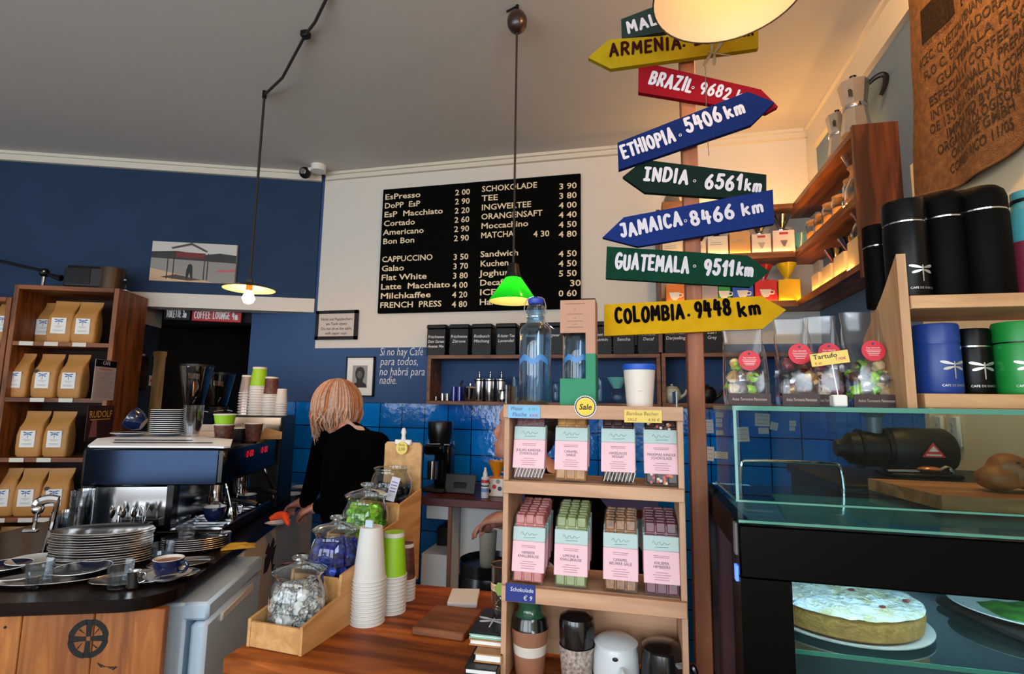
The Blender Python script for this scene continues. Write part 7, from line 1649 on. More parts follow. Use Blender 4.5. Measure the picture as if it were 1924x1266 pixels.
def box_thing(px0, px1, ztop, zsh_, m, label, extra=None, Y=3.115, d=.085):
    a = at(px0, 470, Y=Y - d / 2); b = at(px1, 470, Y=Y - d / 2); w = b.x - a.x; h = ztop - zsh_
    t = thing('dripper_box', label, 'box', ((a.x + b.x) / 2, Y, zsh_ + .0005), 0, 'dripper cartons on the corner shelf')
    mb = MB(); mb.box((0, 0, h / 2), (w - .004, d, h), m, bev=.001); bx_ = mb.build('carton', t)
    if extra:
        mb = MB()
        if extra == 'cup': FMb = T(0, -d / 2 - .0006, h * .35) @ FRONT; mb.prism([(-.032, .03), (.026, .03), (.02, 0), (.008, -.014), (-.012, -.014), (-.024, 0)], 0, .0004, M_white, FMb); mb.tube([(.024, .022, .001), (.04, .018, .001), (.036, .004, .001), (.02, .004, .001)], .003, M_white, FMb, seg=5)
        elif extra == 'cone': FMb = T(0, -d / 2 - .0006, h * .4) @ FRONT; mb.prism([(-.02, .02), (.02, .02), (.004, -.015), (-.004, -.015)], 0, .0004, M_brushed, FMb); mb.box((0, h * .46, .0006), (w * .4, .012, .0008), M_redprint, FMb)
        else: FMb = T(0, -d / 2 - .0006, h * .5) @ FRONT; mb.box((-.01, .02, .0002), (w * .5, .003, .0004), M_grayprint, FMb); mb.box((-.01, .008, .0002), (w * .6, .003, .0004), M_grayprint, FMb)
        mb.build('printing', bx_)
    return Vector(((a.x + b.x) / 2, Y, ztop + .001)), w
def cone_dripper(P, m, label, r=.05, h=.08, ribs=False):
    t = thing('coffee_dripper', label, 'dripper', P, 0)
    mb = MB(); mb.lathe([(r * .7, 0), (r * .72, .005), (r * .28, .007), (r * .25, .014), (r, h), (r * .95, h), (r * .2, .016)], m, seg=16 if ribs else 30); mb.build('cone', t)
    return t
def P2(c): return mat('carton_' + '_'.join(map(str, c)), c, .6)
zA, zB_ = ZRS[1], ZRS[2]
P_, w_ = box_thing(1244, 1283, zA + .10, zA, P2((226, 206, 176)), 'cream dripper box at the left end of the middle tier', 'lines')
P_, w_ = box_thing(1311, 1327, zA + .09, zA, P2((222, 200, 180)), 'narrow pale box right of the post on the middle tier', 'lines'); cone_dripper(P_, M_black, 'black dripper on the narrow pale box', .03, .05)
P_, w_ = box_thing(1330, 1369, zA + .115, zA, P2((228, 216, 196)), 'white dripper box third on the middle tier', 'lines'); cone_dripper(P_, M_black, 'black filter stand with steel cone on the third box', .05, .055)
P_, w_ = box_thing(1371, 1411, zA + .135, zA, P2((206, 158, 98)), 'kraft dripper box in the middle tier', 'lines'); cone_dripper(P_, M_black, 'dark dripper on the kraft box', .045, .06)
P_, w_ = box_thing(1413, 1450, zA + .115, zA, P2((230, 214, 200)), 'white dripper box with small cone print', 'cone'); cone_dripper(P_, M_steel, 'small steel cone dripper on the white box', .05, .08)
P_, w_ = box_thing(1453, 1495, zA + .13, zA, P2((232, 214, 204)), 'white dripper box with large cone print next to the corner', 'cone'); cone_dripper(P_, M_steel, 'larger steel cone dripper near the corner', .055, .09)
P_, w_ = box_thing(1249, 1284, zB_ + .12, zB_, P2((222, 120, 30)), 'orange dripper box at the left end of the low tier', 'cup')
P_, w_ = box_thing(1311, 1347, zB_ + .12, zB_, P2((150, 140, 146)), 'grey picture box right of the post on the low tier', 'lines')
P_, w_ = box_thing(1347, 1370, zB_ + .12, zB_, P2((30, 150, 60)), 'green dripper box on the low tier', 'cup')
P_, w_ = box_thing(1373, 1413, zB_ + .12, zB_, P2((24, 84, 190)), 'blue dripper box with white cup print', 'cup')
P_, w_ = box_thing(1415, 1457, zB_ + .125, zB_, P2((204, 34, 40)), 'red dripper box with white cup print', 'cup'); cone_dripper(P_, mat('red_plastic_clear', (170, 20, 40), .15, coat=.6), 'ribbed red dripper on the red box', .05, .09, True)
P_, w_ = box_thing(1459, 1501, zB_ + .125, zB_, P2((226, 178, 20)), 'yellow dripper box next to the corner', None); cone_dripper(P_, mat('yellow_plastic_clear', (206, 176, 30), .15, coat=.6), 'ribbed yellow dripper on the yellow box', .055, .095, True)
P_ = Vector((at(1262, 380, Y=3.14).x, 3.14, ZRS[0] + .0005)); t = thing('antique_grinder', 'grey cone-topped hand grinder on the left end of the top tier', 'grinder', P_)
mb = MB(); mb.box((0, 0, .035), (.12, .1, .07), M_rackx, bev=.004); mb.build('box', t); mb = MB(); mb.lathe([(.05, .07), (.045, .1), (.022, .15), (.018, .19), (.02, .2), (0, .205)], mat('pewter', (128, 122, 112), .4, .6)); mb.build('hopper', t)
mb = MB(); mb.tube([(0, 0, .2), (.02, -.02, .22), (.09, -.04, .225), (.1, -.04, .245)], .005, M_blackm); mb.build('crank', t)
# right run: jars, servers, drippers
def rx(px, py, X=.955): return at(px, py, X=X)
def on_run(y, z, X=.955): return Vector((X, y, z + .0005))
for i, (y, h, r, lb) in enumerate(((2.42, .13, .045, 'nearest'), (2.56, .11, .045, 'second'), (2.68, .12, .045, 'third'), (2.80, .11, .045, 'fourth'), (2.92, .12, .045, 'farthest'))):
    t = thing('storage_jar', '%s glass storage jar with cork lid on the middle tier along the right wall' % lb, 'jar', on_run(y, zA, .935), 0, 'storage jars along the right wall')
    mb = MB(); mb.lathe([(r * .9, 0), (r, .006), (r, h * .75), (r * .85, h * .85), (r * .85, h * .9)], M_jar, seg=24, cap1=False); mb.build('vessel', t)
    mb = MB(); mb.lathe([(r * .86, h * .88), (r * .9, h), (0, h)], mat('cork', (190, 140, 86), .8), seg=24); mb.build('lid', t)
    mb = MB(); mb.lathe([(r * .8, .006), (r * .86, h * .5), (0, h * .52)], mat('amber_fill', (206, 140, 60), .6), seg=20); mb.build('filling', t)
t = thing('glass_carafe', 'hourglass coffee carafe with wooden collar behind the end panel', 'carafe', on_run(2.335, zA, .925))
mb = MB(); mb.lathe([(.05, 0), (.06, .01), (.058, .05), (.03, .115), (.026, .125), (.034, .14), (.062, .205)], M_jar, seg=30, cap1=False); mb.build('vessel', t); mb = MB(); mb.lathe([(.036, .095), (.04, .11), (.033, .125), (.036, .14), (.044, .15)], mat('collar_wood', (196, 140, 84), .5), seg=24); mb.build('collar', t)
cone_dripper(on_run(3.13, zA, .93) + Vector((0, 0, 0)), mat('turquoise_glaze', (70, 130, 150), .25, coat=.5), 'turquoise ceramic dripper cone in the inner corner of the middle tier', .07, .11)
def run_box(y, d, h, c, label, z):
    t = thing('dripper_box', label, 'box', on_run(y, z, .945), 0, 'dripper cartons on the corner shelf'); mb = MB(); mb.box((0, 0, h / 2), (.09, d, h), P2(c), bev=.001); mb.build('carton', t); return on_run(y, z + h, .945)
P_ = run_box(2.37, .14, .13, (228, 200, 150), 'largest cream carton on the low tier next to the end panel', zB_)
t = thing('glass_carafe', 'glass dripper on the largest cream carton near the end panel', 'carafe', P_ + Vector((0, 0, .001))); mb = MB(); mb.lathe([(.05, 0), (.055, .02), (.04, .06), (.03, .075), (.05, .11)], M_jar, seg=24, cap1=False); mb.build('vessel', t)
P_ = run_box(2.54, .12, .11, (232, 208, 160), 'second cream carton on the low tier along the right wall', zB_); cone_dripper(P_ + Vector((0, 0, .001)), M_steel, 'steel wire dripper on the second cream carton', .045, .07, True)
P_ = run_box(2.70, .11, .1, (216, 190, 150), 'third cream carton on the low tier along the right wall', zB_); cone_dripper(P_ + Vector((0, 0, .001)), M_steel, 'ribbed steel dripper on the third cream carton', .05, .075, True)
P_ = run_box(2.86, .1, .1, (222, 196, 150), 'fourth carton on the low tier near the inner corner', zB_)
# moka pots on top
M_alu = mat('cast_aluminium', (196, 192, 186), .32, .85)
def moka(y, s, label, rz=0.0, X=.955):
    t = thing('moka_pot', label, 'moka pot', on_run(y, ZRS[0] + .015, X), rz)
    mb = MB(); mb.lathe([(.05 * s, 0), (.051 * s, .006 * s), (.04 * s, .085 * s), (.042 * s, .095 * s)], M_alu, seg=8, cap1=False); mb.build('boiler', t)
    mb = MB(); mb.lathe([(.043 * s, .093 * s), (.045 * s, .1 * s), (.043 * s, .108 * s)], M_chrome, seg=24); mb.build('collar', t)
    mb = MB(); mb.lathe([(.039 * s, .108 * s), (.052 * s, .195 * s), (.052 * s, .2 * s)], M_alu, seg=8); mb.prism([(.04 * s, .17 * s), (.075 * s, .197 * s), (.04 * s, .2 * s)], -.012 * s, .012 * s, M_alu, RZ(R(100)) @ FRONT); up_ = mb.build('top_chamber', t)
    mb = MB(); FMm = T(-.012, -.0445 * s, .15 * s) @ RX(R(-10)) @ FRONT; mb.prism([(-.006 * s, -.02 * s), (.006 * s, -.02 * s), (.007 * s, .008 * s), (0, .016 * s), (-.007 * s, .008 * s)], 0, .0008, M_ink, FMm); mb.cyl((0, .021 * s, 0), .005 * s, .0008, M_ink, FMm, 10); mb.build('emblem', up_, label='small dark emblem')
    mb = MB(); mb.lathe([(.052 * s, .2 * s), (.03 * s, .208 * s), (0, .212 * s)], M_alu, seg=8); mb.lathe([(.007 * s, .21 * s), (.009 * s, .222 * s), (.012 * s, .23 * s), (0, .233 * s)], M_black, seg=10); mb.build('lid', t)
    mb = MB(); mb.tube([(.048 * s, -.0, .185 * s), (.066 * s, -.0, .2 * s), (.088 * s, -.0, .206 * s), (.1 * s, -.0, .195 * s), (.094 * s, -.0, .16 * s), (.08 * s, -.0, .125 * s)], [.007 * s, .009 * s, .0105 * s, .0105 * s, .009 * s, .007 * s], M_black); mb.build('handle', t)
moka(2.335, 1.12, 'larger octagonal moka pot at the near end on top of the shelf', R(-22), X=.925)
moka(2.52, .92, 'smaller octagonal moka pot behind the larger one on top of the shelf', R(-22), X=.925)
# ================================================================ burlap coffee sack on the right wall
def sack_x(y, z): return RWX - .034 - .010 * math.sin(y * 23 + .6 * math.sin(z * 5)) - .012 * noise.noise(Vector((y * 4, z * 3, 2))) - .03 * max(0, min(1, (1.75 - y))) * max(0, z - 2.0) * .3
def sack_bot(y): s_ = (2.12 - y) / .82; return 2.255 - .085 * math.sin(min(1, s_ / .95) * PI * .9) + .16 * max(0, s_ - .55) ** 1.5
M_burlap = mat('burlap', (142, 98, 54), .9, vary=.25, vscale=40, col2=(112, 74, 38), bump=.8, bscale=320)
t = thing('coffee_sack', 'large printed burlap coffee sack hanging on the right wall', 'sack', (RWX, 2.1, 2.2))
mb = MB(); ny, nz = 60, 40; vs_ = []; fs_ = []
for i in range(ny + 1):
    y = 2.10 - .82 * i / ny
    for k in range(nz + 1):
        f_ = k / nz; yy = y + (.022 * (1 - f_) - .06 * f_) * (1 - i / ny)
        z = sack_bot(y) * (1 - f_) + 3.02 * f_
        vs_.append((sack_x(yy, z) - RWX, yy - 2.1, z - 2.2))
for i in range(ny):
    for k in range(nz): a = i * (nz + 1) + k; fs_.append((a, a + 1, a + nz + 2, a + nz + 1))
n0 = len(vs_)
vs2 = [(x + .012, y_, z) for x, y_, z in vs_]
mb.poly(vs_, fs_, M_burlap); mb.poly(vs2, [f[::-1] for f in fs_], M_burlap)
sk = mb.build('cloth', t)
mb = MB(); mb.tube([tuple(vs_[i * (nz + 1)]) for i in range(ny + 1)], .0045, mat('burlap_hem', (120, 82, 44), .9), seg=6); mb.build('hem', t)
M_sackink = mat('sack_ink', (22, 14, 8), .9, vary=.6, vscale=110, col2=(66, 44, 24))
def sack_print(build, name, label=None):
    tmp = MB(); build(tmp); mb = MB()
    for v in tmp.v:
        y = 2.07 - v.x; z = v.y
        mb.v.append(Vector((sack_x(y, z) - RWX - .0022, y - 2.1, z - 2.2)))
    mb.f = tmp.f; mb.m = tmp.m; mb.mats = tmp.mats; mb.flat = tmp.flat
    return mb.build(name, sk, label=label)
lines = [('ACEC. QUETZALTENANGO, GUATEMALA', 2.655, .09, .56), ('FLO C. EXPORTADORA DE CAFE', 2.60, .11, .52), ('GUATEMALA FLO ID', 2.55, .16, .44), ('ESPECIALLY COFFEE FLO ID', 2.50, .12, .5), ('INTERNATIONALLY PREPARE', 2.452, .12, .46), ('OE 13-3 GUATEMALAN COFFEE', 2.405, .11, .46), ('IMPORTED BY KIWA', 2.36, .17, .36), ('ORGANIC OKOLOGISCHE', 2.322, .13, .38), ('OKOTOPIE GMBH', 2.284, .18, .30), ('COFFEES RICO 11/05', 2.236, .17, .30)]
for s_, z_, x_, w_ in lines: sack_print(lambda mb_, s_=s_, z_=z_, x_=x_, w_=w_: mb_.text(s_, .048, M_sackink, T(x_, z_, 0), width=w_, bold=.008), 'lettering')
def emb(mb_):
    for i in range(12):
        for k in range(10): mb_.box((.13 + i * .0125, 2.735 + k * .0125, 0), (.013, .013, .0002), M_sackink)
    mb_.text('CAFE ORGANICO', .02, M_sackink, T(.13, 2.71, 0), width=.14)
sack_print(emb, 'printed_square', 'dark printed square')
def emb2(mb_):
    mb_.prism([(.34 + .03 * math.cos(a_), 2.83 + .045 * math.sin(a_)) for a_ in [2 * PI * k / 16 for k in range(16)]], 0, .0003, M_sackink)
    for (x0, z0, x1, z1) in ((.32, 2.755, .47, 2.76), (.32, 2.715, .47, 2.72), (.32, 2.715, .325, 2.76), (.465, 2.715, .47, 2.76)): mb_.box(((x0 + x1) / 2, (z0 + z1) / 2, 0), (x1 - x0, z1 - z0, .0002), M_sackink)
    mb_.text('FAIRTRADE', .03, M_sackink, T(.33, 2.727, 0), width=.13, bold=.02)
sack_print(emb2, 'seal', 'fair trade seal')
# ================================================================ back counter under the tiles
ZBC = at(860, 936, Y=2.72).z
t = thing('back_counter', 'red-brown worktop on white units along the tiled back wall', 'counter', (-.62, WY, 0))
x0 = -1.12 + .62; x1 = .12 + .62
mb = MB(); mb.box(((x0 + x1) / 2, (2.70 - WY) / 2, ZBC - .022), (x1 - x0, WY - 2.70 - .004, .042), wood('redbrown_worktop', (96, 34, 22), (62, 20, 14), 'X', 5, .35), bev=.003); mb.build('worktop', t)
M_unit = mat('unit_white', (206, 206, 204), .5)
xa = at(843, 1000, Y=2.74).x + .62
mb = MB(); mb.box((xa + .01, (2.735 - WY) / 2, (ZBC - .045) / 2), (.018, WY - 2.745, ZBC - .045), M_unit); dv = mb.build('divider', t)
mb = MB(); mb.box((xa + .01, 2.728 - WY, (ZBC - .045) / 2), (.02, .012, ZBC - .045), wood('unit_edge_wood', (120, 66, 40), (90, 46, 28), 'Z', 4)); mb.build('edge_strip', dv)
mb = MB(); mb.box(((xa + .02 + x1) / 2, -.2, (ZBC - .045) / 2), (x1 - xa - .022, .36, ZBC - .05), M_unit); mb.build('cabinet', t)
mb = MB(); mb.box(((x0 + xa) / 2, -.25, .335), (xa - x0 - .002, .48, .67), M_unit); mb.box(((x0 + xa) / 2, -.1, .79), (xa - x0 - .002, .02, .24), M_black); mb.box(((x0 + xa) / 2 - .02, -.22, .72), (xa - x0 - .08, .2, .1), M_black); zz = at(815, 977, Y=2.74).z; mb.box((xa - .075, -.26, (zz + ZBC - .045) / 2), (.13, .44, ZBC - .046 - zz), M_unit); mb.build('open_unit', t)
# grinder, tablet, spray bottle, dripper with its box
ZT_ = ZBC + .0005
q = at(826, 930, Y=2.95); t = thing('coffee_grinder', 'black electric coffee grinder on the back counter before the tiles', 'coffee grinder', (q.x, 2.93, ZT_))
mb = MB(); mb.box((0, 0, .012), (.14, .2, .024), M_black, bev=.006); mb.box((.02, .03, .14), (.1, .1, .24), M_gloss, bev=.015); mb.box((-.01, -.02, .235), (.12, .15, .06), M_gloss, bev=.015); mb.build('body', t)
mb = MB(); mb.cyl((-.02, -.05, .07), .034, .1, M_steel); mb.build('ground_bin', t); mb = MB(); mb.lathe([(.06, .265), (.072, .31), (.074, .375), (.07, .39), (0, .395)], mat('smoked_lid', (10, 10, 10), .3), seg=28); mb.build('hopper', t)
mb = MB(); mb.tube([(.05, -.06, .262), (.085, -.07, .262)], .006, M_chrome); mb.tube([(-.05, -.075, .262), (.03, -.075, .266)], .005, M_chrome); mb.build('lever', t)
a, b = at(834, 930, Y=2.86), at(893, 930, Y=2.86); h = at(870, 891, Y=2.86).z - ZT_
t = thing('tablet', 'dark grey tablet screen leaning on the back counter', 'tablet', ((a.x + b.x) / 2, 2.86, ZT_), R(-4))
mb = MB(); mb.box((0, 0, h / 2), (b.x - a.x, .012, h), mat('tablet_grey', (44, 45, 46), .4), RX(R(-12)), bev=.004); c_ = mb.build('screen', t); mb = MB(); mb.box((0, .05, .03), (.08, .1, .06), M_black, bev=.005); mb.build('stand', t)
q = at(911, 935, Y=2.78); t = thing('spray_bottle', 'white spray bottle with printed label on the back counter', 'bottle', (q.x, 2.78, ZT_)); hb = at(911, 878, Y=2.78).z - ZT_
mb = MB(); mb.lathe([(.019, 0), (.021, .004), (.021, hb * .66), (.012, hb * .72)], mat('bottle_plastic_white', (206, 212, 222), .4), seg=22); b_ = mb.build('bottle', t); mb = MB(); mb.lathe([(.012, hb * .72), (.013, hb * .8), (.007, hb * .9), (.006, hb), (0, hb)], M_white, seg=16); mb.build('nozzle', t)
mb = MB(); mb.lathe([(.0214, hb * .2), (.0214, hb * .32)], mat('label_blue', (100, 140, 190), .5), seg=22, cap0=False, cap1=False); mb.lathe([(.0214, hb * .38), (.0214, hb * .42)], M_ink, seg=22, cap0=False, cap1=False); mb.lathe([(.0214, hb * .5), (.0214, hb * .6)], M_redprint, seg=22, cap0=False, cap1=False); mb.build('label', b_)
q = at(933, 925, Y=2.88); t = thing('sample_box', 'white box with round stickers under the orange dripper', 'box', (q.x, 2.88, ZT_ + .0)); hb = at(933, 897, Y=2.88).z - ZT_
mb = MB(); mb.box((0, 0, hb / 2), (.10, .1, hb), M_paper, bev=.002); b_ = mb.build('carton', t)
mb = MB()
for k, (x, z, m_) in enumerate(((-.03, .3, M_ink), (.0, .55, M_redprint), (.03, .45, mat('slate_dot', (50, 60, 80), .5)), (-.035, .75, M_grayprint), (.02, .85, M_grayprint))): mb.cyl((0, 0, 0), .012, .001, m_, T(x, -.0502, z * hb) @ RX(PI / 2), 14)
mb.build('sticker', b_)
t = thing('coffee_dripper', 'orange ceramic dripper cone on the stickered white box', 'dripper', (q.x - .002, 2.88, ZT_ + hb + .0005)); hd = at(930, 866, Y=2.88).z - ZT_ - hb
mb = MB(); mb.lathe([(.042, 0), (.043, .006), (.02, .009), (.02, .02), (.05, hd), (.047, hd), (.016, .02)], mat('orange_glaze', (214, 134, 24), .3, coat=.4), seg=28); mb.build('cone', t)
mb = MB(); mb.tube([(.036, 0, hd * .75), (.06, 0, hd * .7), (.055, 0, hd * .35), (.028, 0, hd * .35)], .005, _mats['orange_glaze']); mb.build('handle', t)
# keg with a frosted cup
YK = 2.12; q = at(912, 1049, Y=YK); zk = q.z; rk = .125
t = thing('steel_keg', 'dark steel keg standing on a low crate behind the service counter', 'keg', (q.x + .02, YK, .35))
mb = MB(); hk = zk - .35; M_keg = mat('keg_steel', (70, 72, 76), .25, .9)
mb.lathe([(rk * .9, 0), (rk, .02), (rk, .04), (rk * .97, .06), (rk, hk * .4), (rk * 1.02, hk * .42), (rk, hk * .44), (rk, hk - .06), (rk * .9, hk - .03)], M_keg, seg=40); mb.lathe([(rk * .9, hk - .03), (rk * .95, hk), (rk * .98, hk), (rk * .98, hk - .045)], M_keg, seg=40, cap0=False, cap1=False); mb.build('body', t)
mb = MB(); mb.lathe([(rk * .88, hk - .02), (0, hk - .018)], mat('keg_top', (40, 42, 46), .3, .6), seg=40); mb.build('top', t)
t = thing('crate', 'low wooden crate under the steel keg', 'crate', (q.x + .02, YK, 0)); mb = MB(); mb.box((0, 0, .174), (.28, .28, .348), M_countf); mb.build('crate', t)
cq = at(916, 1052, Y=YK - .03)
t = thing('frosted_cup', 'frosted plastic cup standing on the keg, held by the person behind the stand', 'cup', (cq.x, YK - .03, zk - .0185)); hc_ = at(918, 997, Y=YK - .03).z - zk + .0185
mb = MB(); mb.lathe([(.029, 0), (.03, .003), (.036, hc_), (.034, hc_), (.028, .006), (0, .006)], mat('frosted_plastic', (168, 164, 150), .35), seg=28); mb.build('cup', t)
# ================================================================ the two people
def limb(mb, pts, rs, m, M=I4):
    P = []; Q = []
    for i in range(len(pts) - 1):
        for k in range(5):
            f = k / 5; P.append(Vector(pts[i]).lerp(Vector(pts[i + 1]), f)); Q.append(rs[i] + (rs[i + 1] - rs[i]) * f)
    P.append(Vector(pts[-1])); Q.append(rs[-1])
    mb.tube(P, Q, m, M, seg=14)
    for p, r in zip(pts, rs): mb.ball(tuple(p), r * .995, m, M, seg=14, rings=10)
M_skin = mat('skin', (206, 146, 122), .5, vary=.08, vscale=20, col2=(190, 124, 102)); M_skin.node_tree.nodes['Principled BSDF'].inputs['Subsurface Weight'].default_value = .08
M_lip = mat('lip', (172, 84, 80), .45)
def head_mesh(mb, M, m, s=1.0):
    prof = [(-.112, .060, -.010, .022), (-.106, .082, .03, .036), (-.09, .092, .045, .05), (-.075, .091, .055, .058), (-.062, .089, .06, .062), (-.045, .085, .066, .066), (-.03, .083, .07, .069), (-.01, .079, .08, .072), (.012, .076, .088, .074), (.026, .080, .094, .075), (.04, .088, .098, .076), (.06, .088, .1, .076), (.082, .078, .096, .07), (.1, .058, .08, .056), (.112, .034, .055, .036), (.118, .004, .02, .01)]
    seg = 28; vs_ = []
    for (z, f_, b_, w_) in prof:
        for k in range(seg):
            a = 2 * PI * k / seg; c, s_ = math.cos(a), math.sin(a)
            y = -f_ * (abs(c) ** .8) if c > 0 else b_ * (abs(c) ** .85)
            vs_.append((w_ * math.copysign(abs(s_) ** .85, s_) * s, y * s, z * s))
    n = len(prof); fs_ = [(i * seg + k, i * seg + (k + 1) % seg, (i + 1) * seg + (k + 1) % seg, (i + 1) * seg + k) for i in range(n - 1) for k in range(seg)]
    fs_ += [tuple(range(seg))[::-1], tuple(range((n - 1) * seg, n * seg))]
    mb.poly(vs_, fs_, m, M)
    mb.tube([(0, -.077 * s, .026 * s), (0, -.086 * s, .004 * s), (0, -.0975 * s, -.018 * s), (0, -.094 * s, -.027 * s)], [.0075 * s, .0085 * s, .0105 * s, .0085 * s], m, M, seg=10)
    for sg in (-1, 1):
        mb.ball((sg * .011 * s, -.089 * s, -.03 * s), .0085 * s, m, M, seg=10, rings=6)
        mb.ball((sg * .076 * s, .012 * s, -.01 * s), (.008 * s, .018 * s, .03 * s), m, M, seg=12, rings=8)
    mb.ball((0, -.0875 * s, -.056 * s), (.022 * s, .0105 * s, .0065 * s), m, M, seg=12, rings=6); mb.ball((0, -.0855 * s, -.067 * s), (.019 * s, .008 * s, .006 * s), m, M, seg=12, rings=6)
def hand(mb, W, fwd, up, m, side=1, curl=.5, spread=1.0):
    """wrist W, palm pointing along fwd, back of the hand towards up"""
    f = Vector(fwd).normalized(); u = (Vector(up) - f * Vector(up).dot(f)).normalized(); r = f.cross(u) * side
    W = Vector(W)
    limb(mb, [W, W + f * .03], [.026, .028], m)
    for k in range(4): mb.tube([W + f * .02 + r * (.012 - .011 * (3 - k) + .01) , W + f * .085 + r * (-.026 + .0175 * k)], [.015, .0115], m, seg=10)
    mb.ball(tuple(W + f * .055), (.032, .032, .02), m, seg=12, rings=8)
    for k, ln in enumerate((.072, .088, .094, .082)):
        b0 = W + f * .085 + r * (-.026 + .0175 * k)
        c1 = curl * (.8 + .12 * k); p = [b0]; a = c1 * .5; segs = (.44, .32, .24)
        for q in segs:
            p.append(p[-1] + (f * math.cos(a) - u * math.sin(a)) * ln * q); a += c1
        limb(mb, p, [.0092, .0088, .008, .0068], m)
    t0 = W + f * .025 + r * .028; t1 = t0 + f * .035 + r * .022 - u * .012; t2 = t1 + f * .03 + r * .004 - u * .018; t3 = t2 + f * .02 - r * .006 - u * .012
    limb(mb, [t0, t1, t2, t3], [.0135, .0115, .0098, .0078], m)
# --- woman in black at the bar, seen from behind, head bent to the left
YP1 = 2.38
hd = at(634, 768, Y=YP1); base = Vector((-1.30, 2.34, 0))
t = thing('person', 'woman with blond hair in a black sweater bending over the bar, back turned', 'person', base)
L = lambda px, py, Y=YP1: at(px, py, Y=Y) - base
neck = L(655, 800, 2.36); hc = L(632, 768, 2.40)
shR = L(706, 838, 2.30); shL = L(612, 828, 2.52); chest = L(662, 850, 2.37); waist = L(655, 950, 2.33); pel = Vector((.02, .0, .90))
elL = L(592, 900, 2.62); haL = at(575, 925, Y=2.48) - base; haL.z = ZB + .06 ; elR = L(690, 925, 2.24); haR = L(600, 935, 2.42); haR.z = ZB + .05
bm_ = MB(); MHd = T(hc) @ RZ(R(35)) @ RX(R(38))
head_mesh(bm_, MHd, M_skin)
limb(bm_, [neck + Vector((.015, -.0, -.03)), hc + Vector((.01, 0, -.05))], [.052, .05], M_skin)
limb(bm_, [chest, waist, pel], [.12, .115, .13], M_skin); limb(bm_, [shL, chest, shR], [.06, .09, .06], M_skin); limb(bm_, [chest, neck + Vector((.015, 0, -.03))], [.09, .05], M_skin)
limb(bm_, [shL, elL, haL], [.05, .04, .028], M_skin); limb(bm_, [shR, elR, haR], [.05, .04, .028], M_skin)
fw = Vector((-.8, .25, -.25)); hand(bm_, haL, fw, (0, 0, 1), M_skin, 1, .5); hand(bm_, haR, fw, (0, 0, 1), M_skin, -1, .55)
for sg in (-1, 1): limb(bm_, [pel + Vector((sg * .09, 0, -.02)), Vector((.02 + sg * .1, .0, .48)), Vector((.02 + sg * .1, .02, .09)), Vector((-.06 + sg * .1, .08, .04))], [.085, .06, .042, .04], M_skin)
remeshed(bm_, 'body', t, .005, 4)
M_swt = mat('black_knit', (3, 3, 4), .95, spec=.03); M_trs = mat('dark_denim', (12, 14, 26), .9, spec=.2)
cl = MB()
limb(cl, [chest + Vector((0, 0, .0)), waist, pel + Vector((0, 0, .0))], [.137, .135, .148], M_swt); limb(cl, [shL, chest + Vector((0, .0, .02)), shR], [.068, .105, .07], M_swt); limb(cl, [chest, neck + Vector((.02, 0, -.045))], [.11, .068], M_swt)
limb(cl, [shL, elL, haL - fw.normalized() * .01], [.068, .056, .04], M_swt); limb(cl, [shR, elR, haR - fw.normalized() * .01], [.07, .057, .04], M_swt)
remeshed(cl, 'sweater', t, .011, 6)
cl = MB()
for sg in (-1, 1): limb(cl, [pel + Vector((sg * .075, 0, .0)), Vector((.02 + sg * .1, .0, .48)), Vector((.02 + sg * .1, .02, .10))], [.115, .078, .06], M_trs)
remeshed(cl, 'trousers', t, .012, 4)
sh_ = MB()
for sg in (-1, 1): limb(sh_, [Vector((.02 + sg * .1, .02, .045)), Vector((-.07 + sg * .1, .09, .036))], [.045, .036], M_black)
remeshed(sh_, 'shoes', t, .01, 3)
# hair: a cap of locks falling forward and down
hair = MB(); M_h1 = mat('hair_copper', (196, 118, 66), .5, vary=.3, vscale=70); M_h2 = mat('hair_blond', (212, 160, 126), .5, vary=.25, vscale=70); M_h3 = mat('hair_ash', (204, 166, 146), .5, vary=.25, vscale=70)
r_ = random.Random(11)
crown = hc + Vector((.02, -.01, .105))
hair.ball(tuple(hc + Vector((.004, .0, .012))), (.106, .112, .116), M_h2, seg=24, rings=16)
fwd_l = Vector((-.62, .5, 0)).normalized()
for k in range(420):
    th_ = 2 * PI * k / 420 + r_.uniform(-.05, .05); el = r_.choice((.0, .25, .5)); d = Vector((math.cos(th_), math.sin(th_), 0))
    rr = .108 + r_.uniform(-.006, .014); pts = []
    ff = max(0, d.dot(fwd_l)); ln_ = .085 + .10 * ff + r_.uniform(-.03, .03); 
    back = max(0, d.dot(Vector((1, -.2, 0)).normalized())); ln_ += .02 * back
    for q in range(6):
        a = PI / 2 * (1 - q / 5 * 1.0) - el * .1
        pts.append(hc + Vector((.004, 0, .012)) + Vector((d.x * rr * math.cos(a), d.y * rr * 1.04 * math.cos(a), .114 * math.sin(a) * (rr / .1))))
    e = pts[-1]
    for q in range(1, 4):
        f_ = q / 3; pts.append(e + Vector((0, 0, -ln_ * f_)) + fwd_l * (.045 * f_ * (.4 + ff)) - d * (.030 * f_ * f_) + Vector((r_.uniform(-.012, .012), r_.uniform(-.012, .012), 0)))
    m_ = M_h1 if (r_.random() < .22) else (M_h3 if r_.random() < .5 else M_h2)
    hair.tube(pts, [.004, .0052, .0058, .006, .006, .0058, .005, .0035, .0008], m_, seg=6, sm=3)
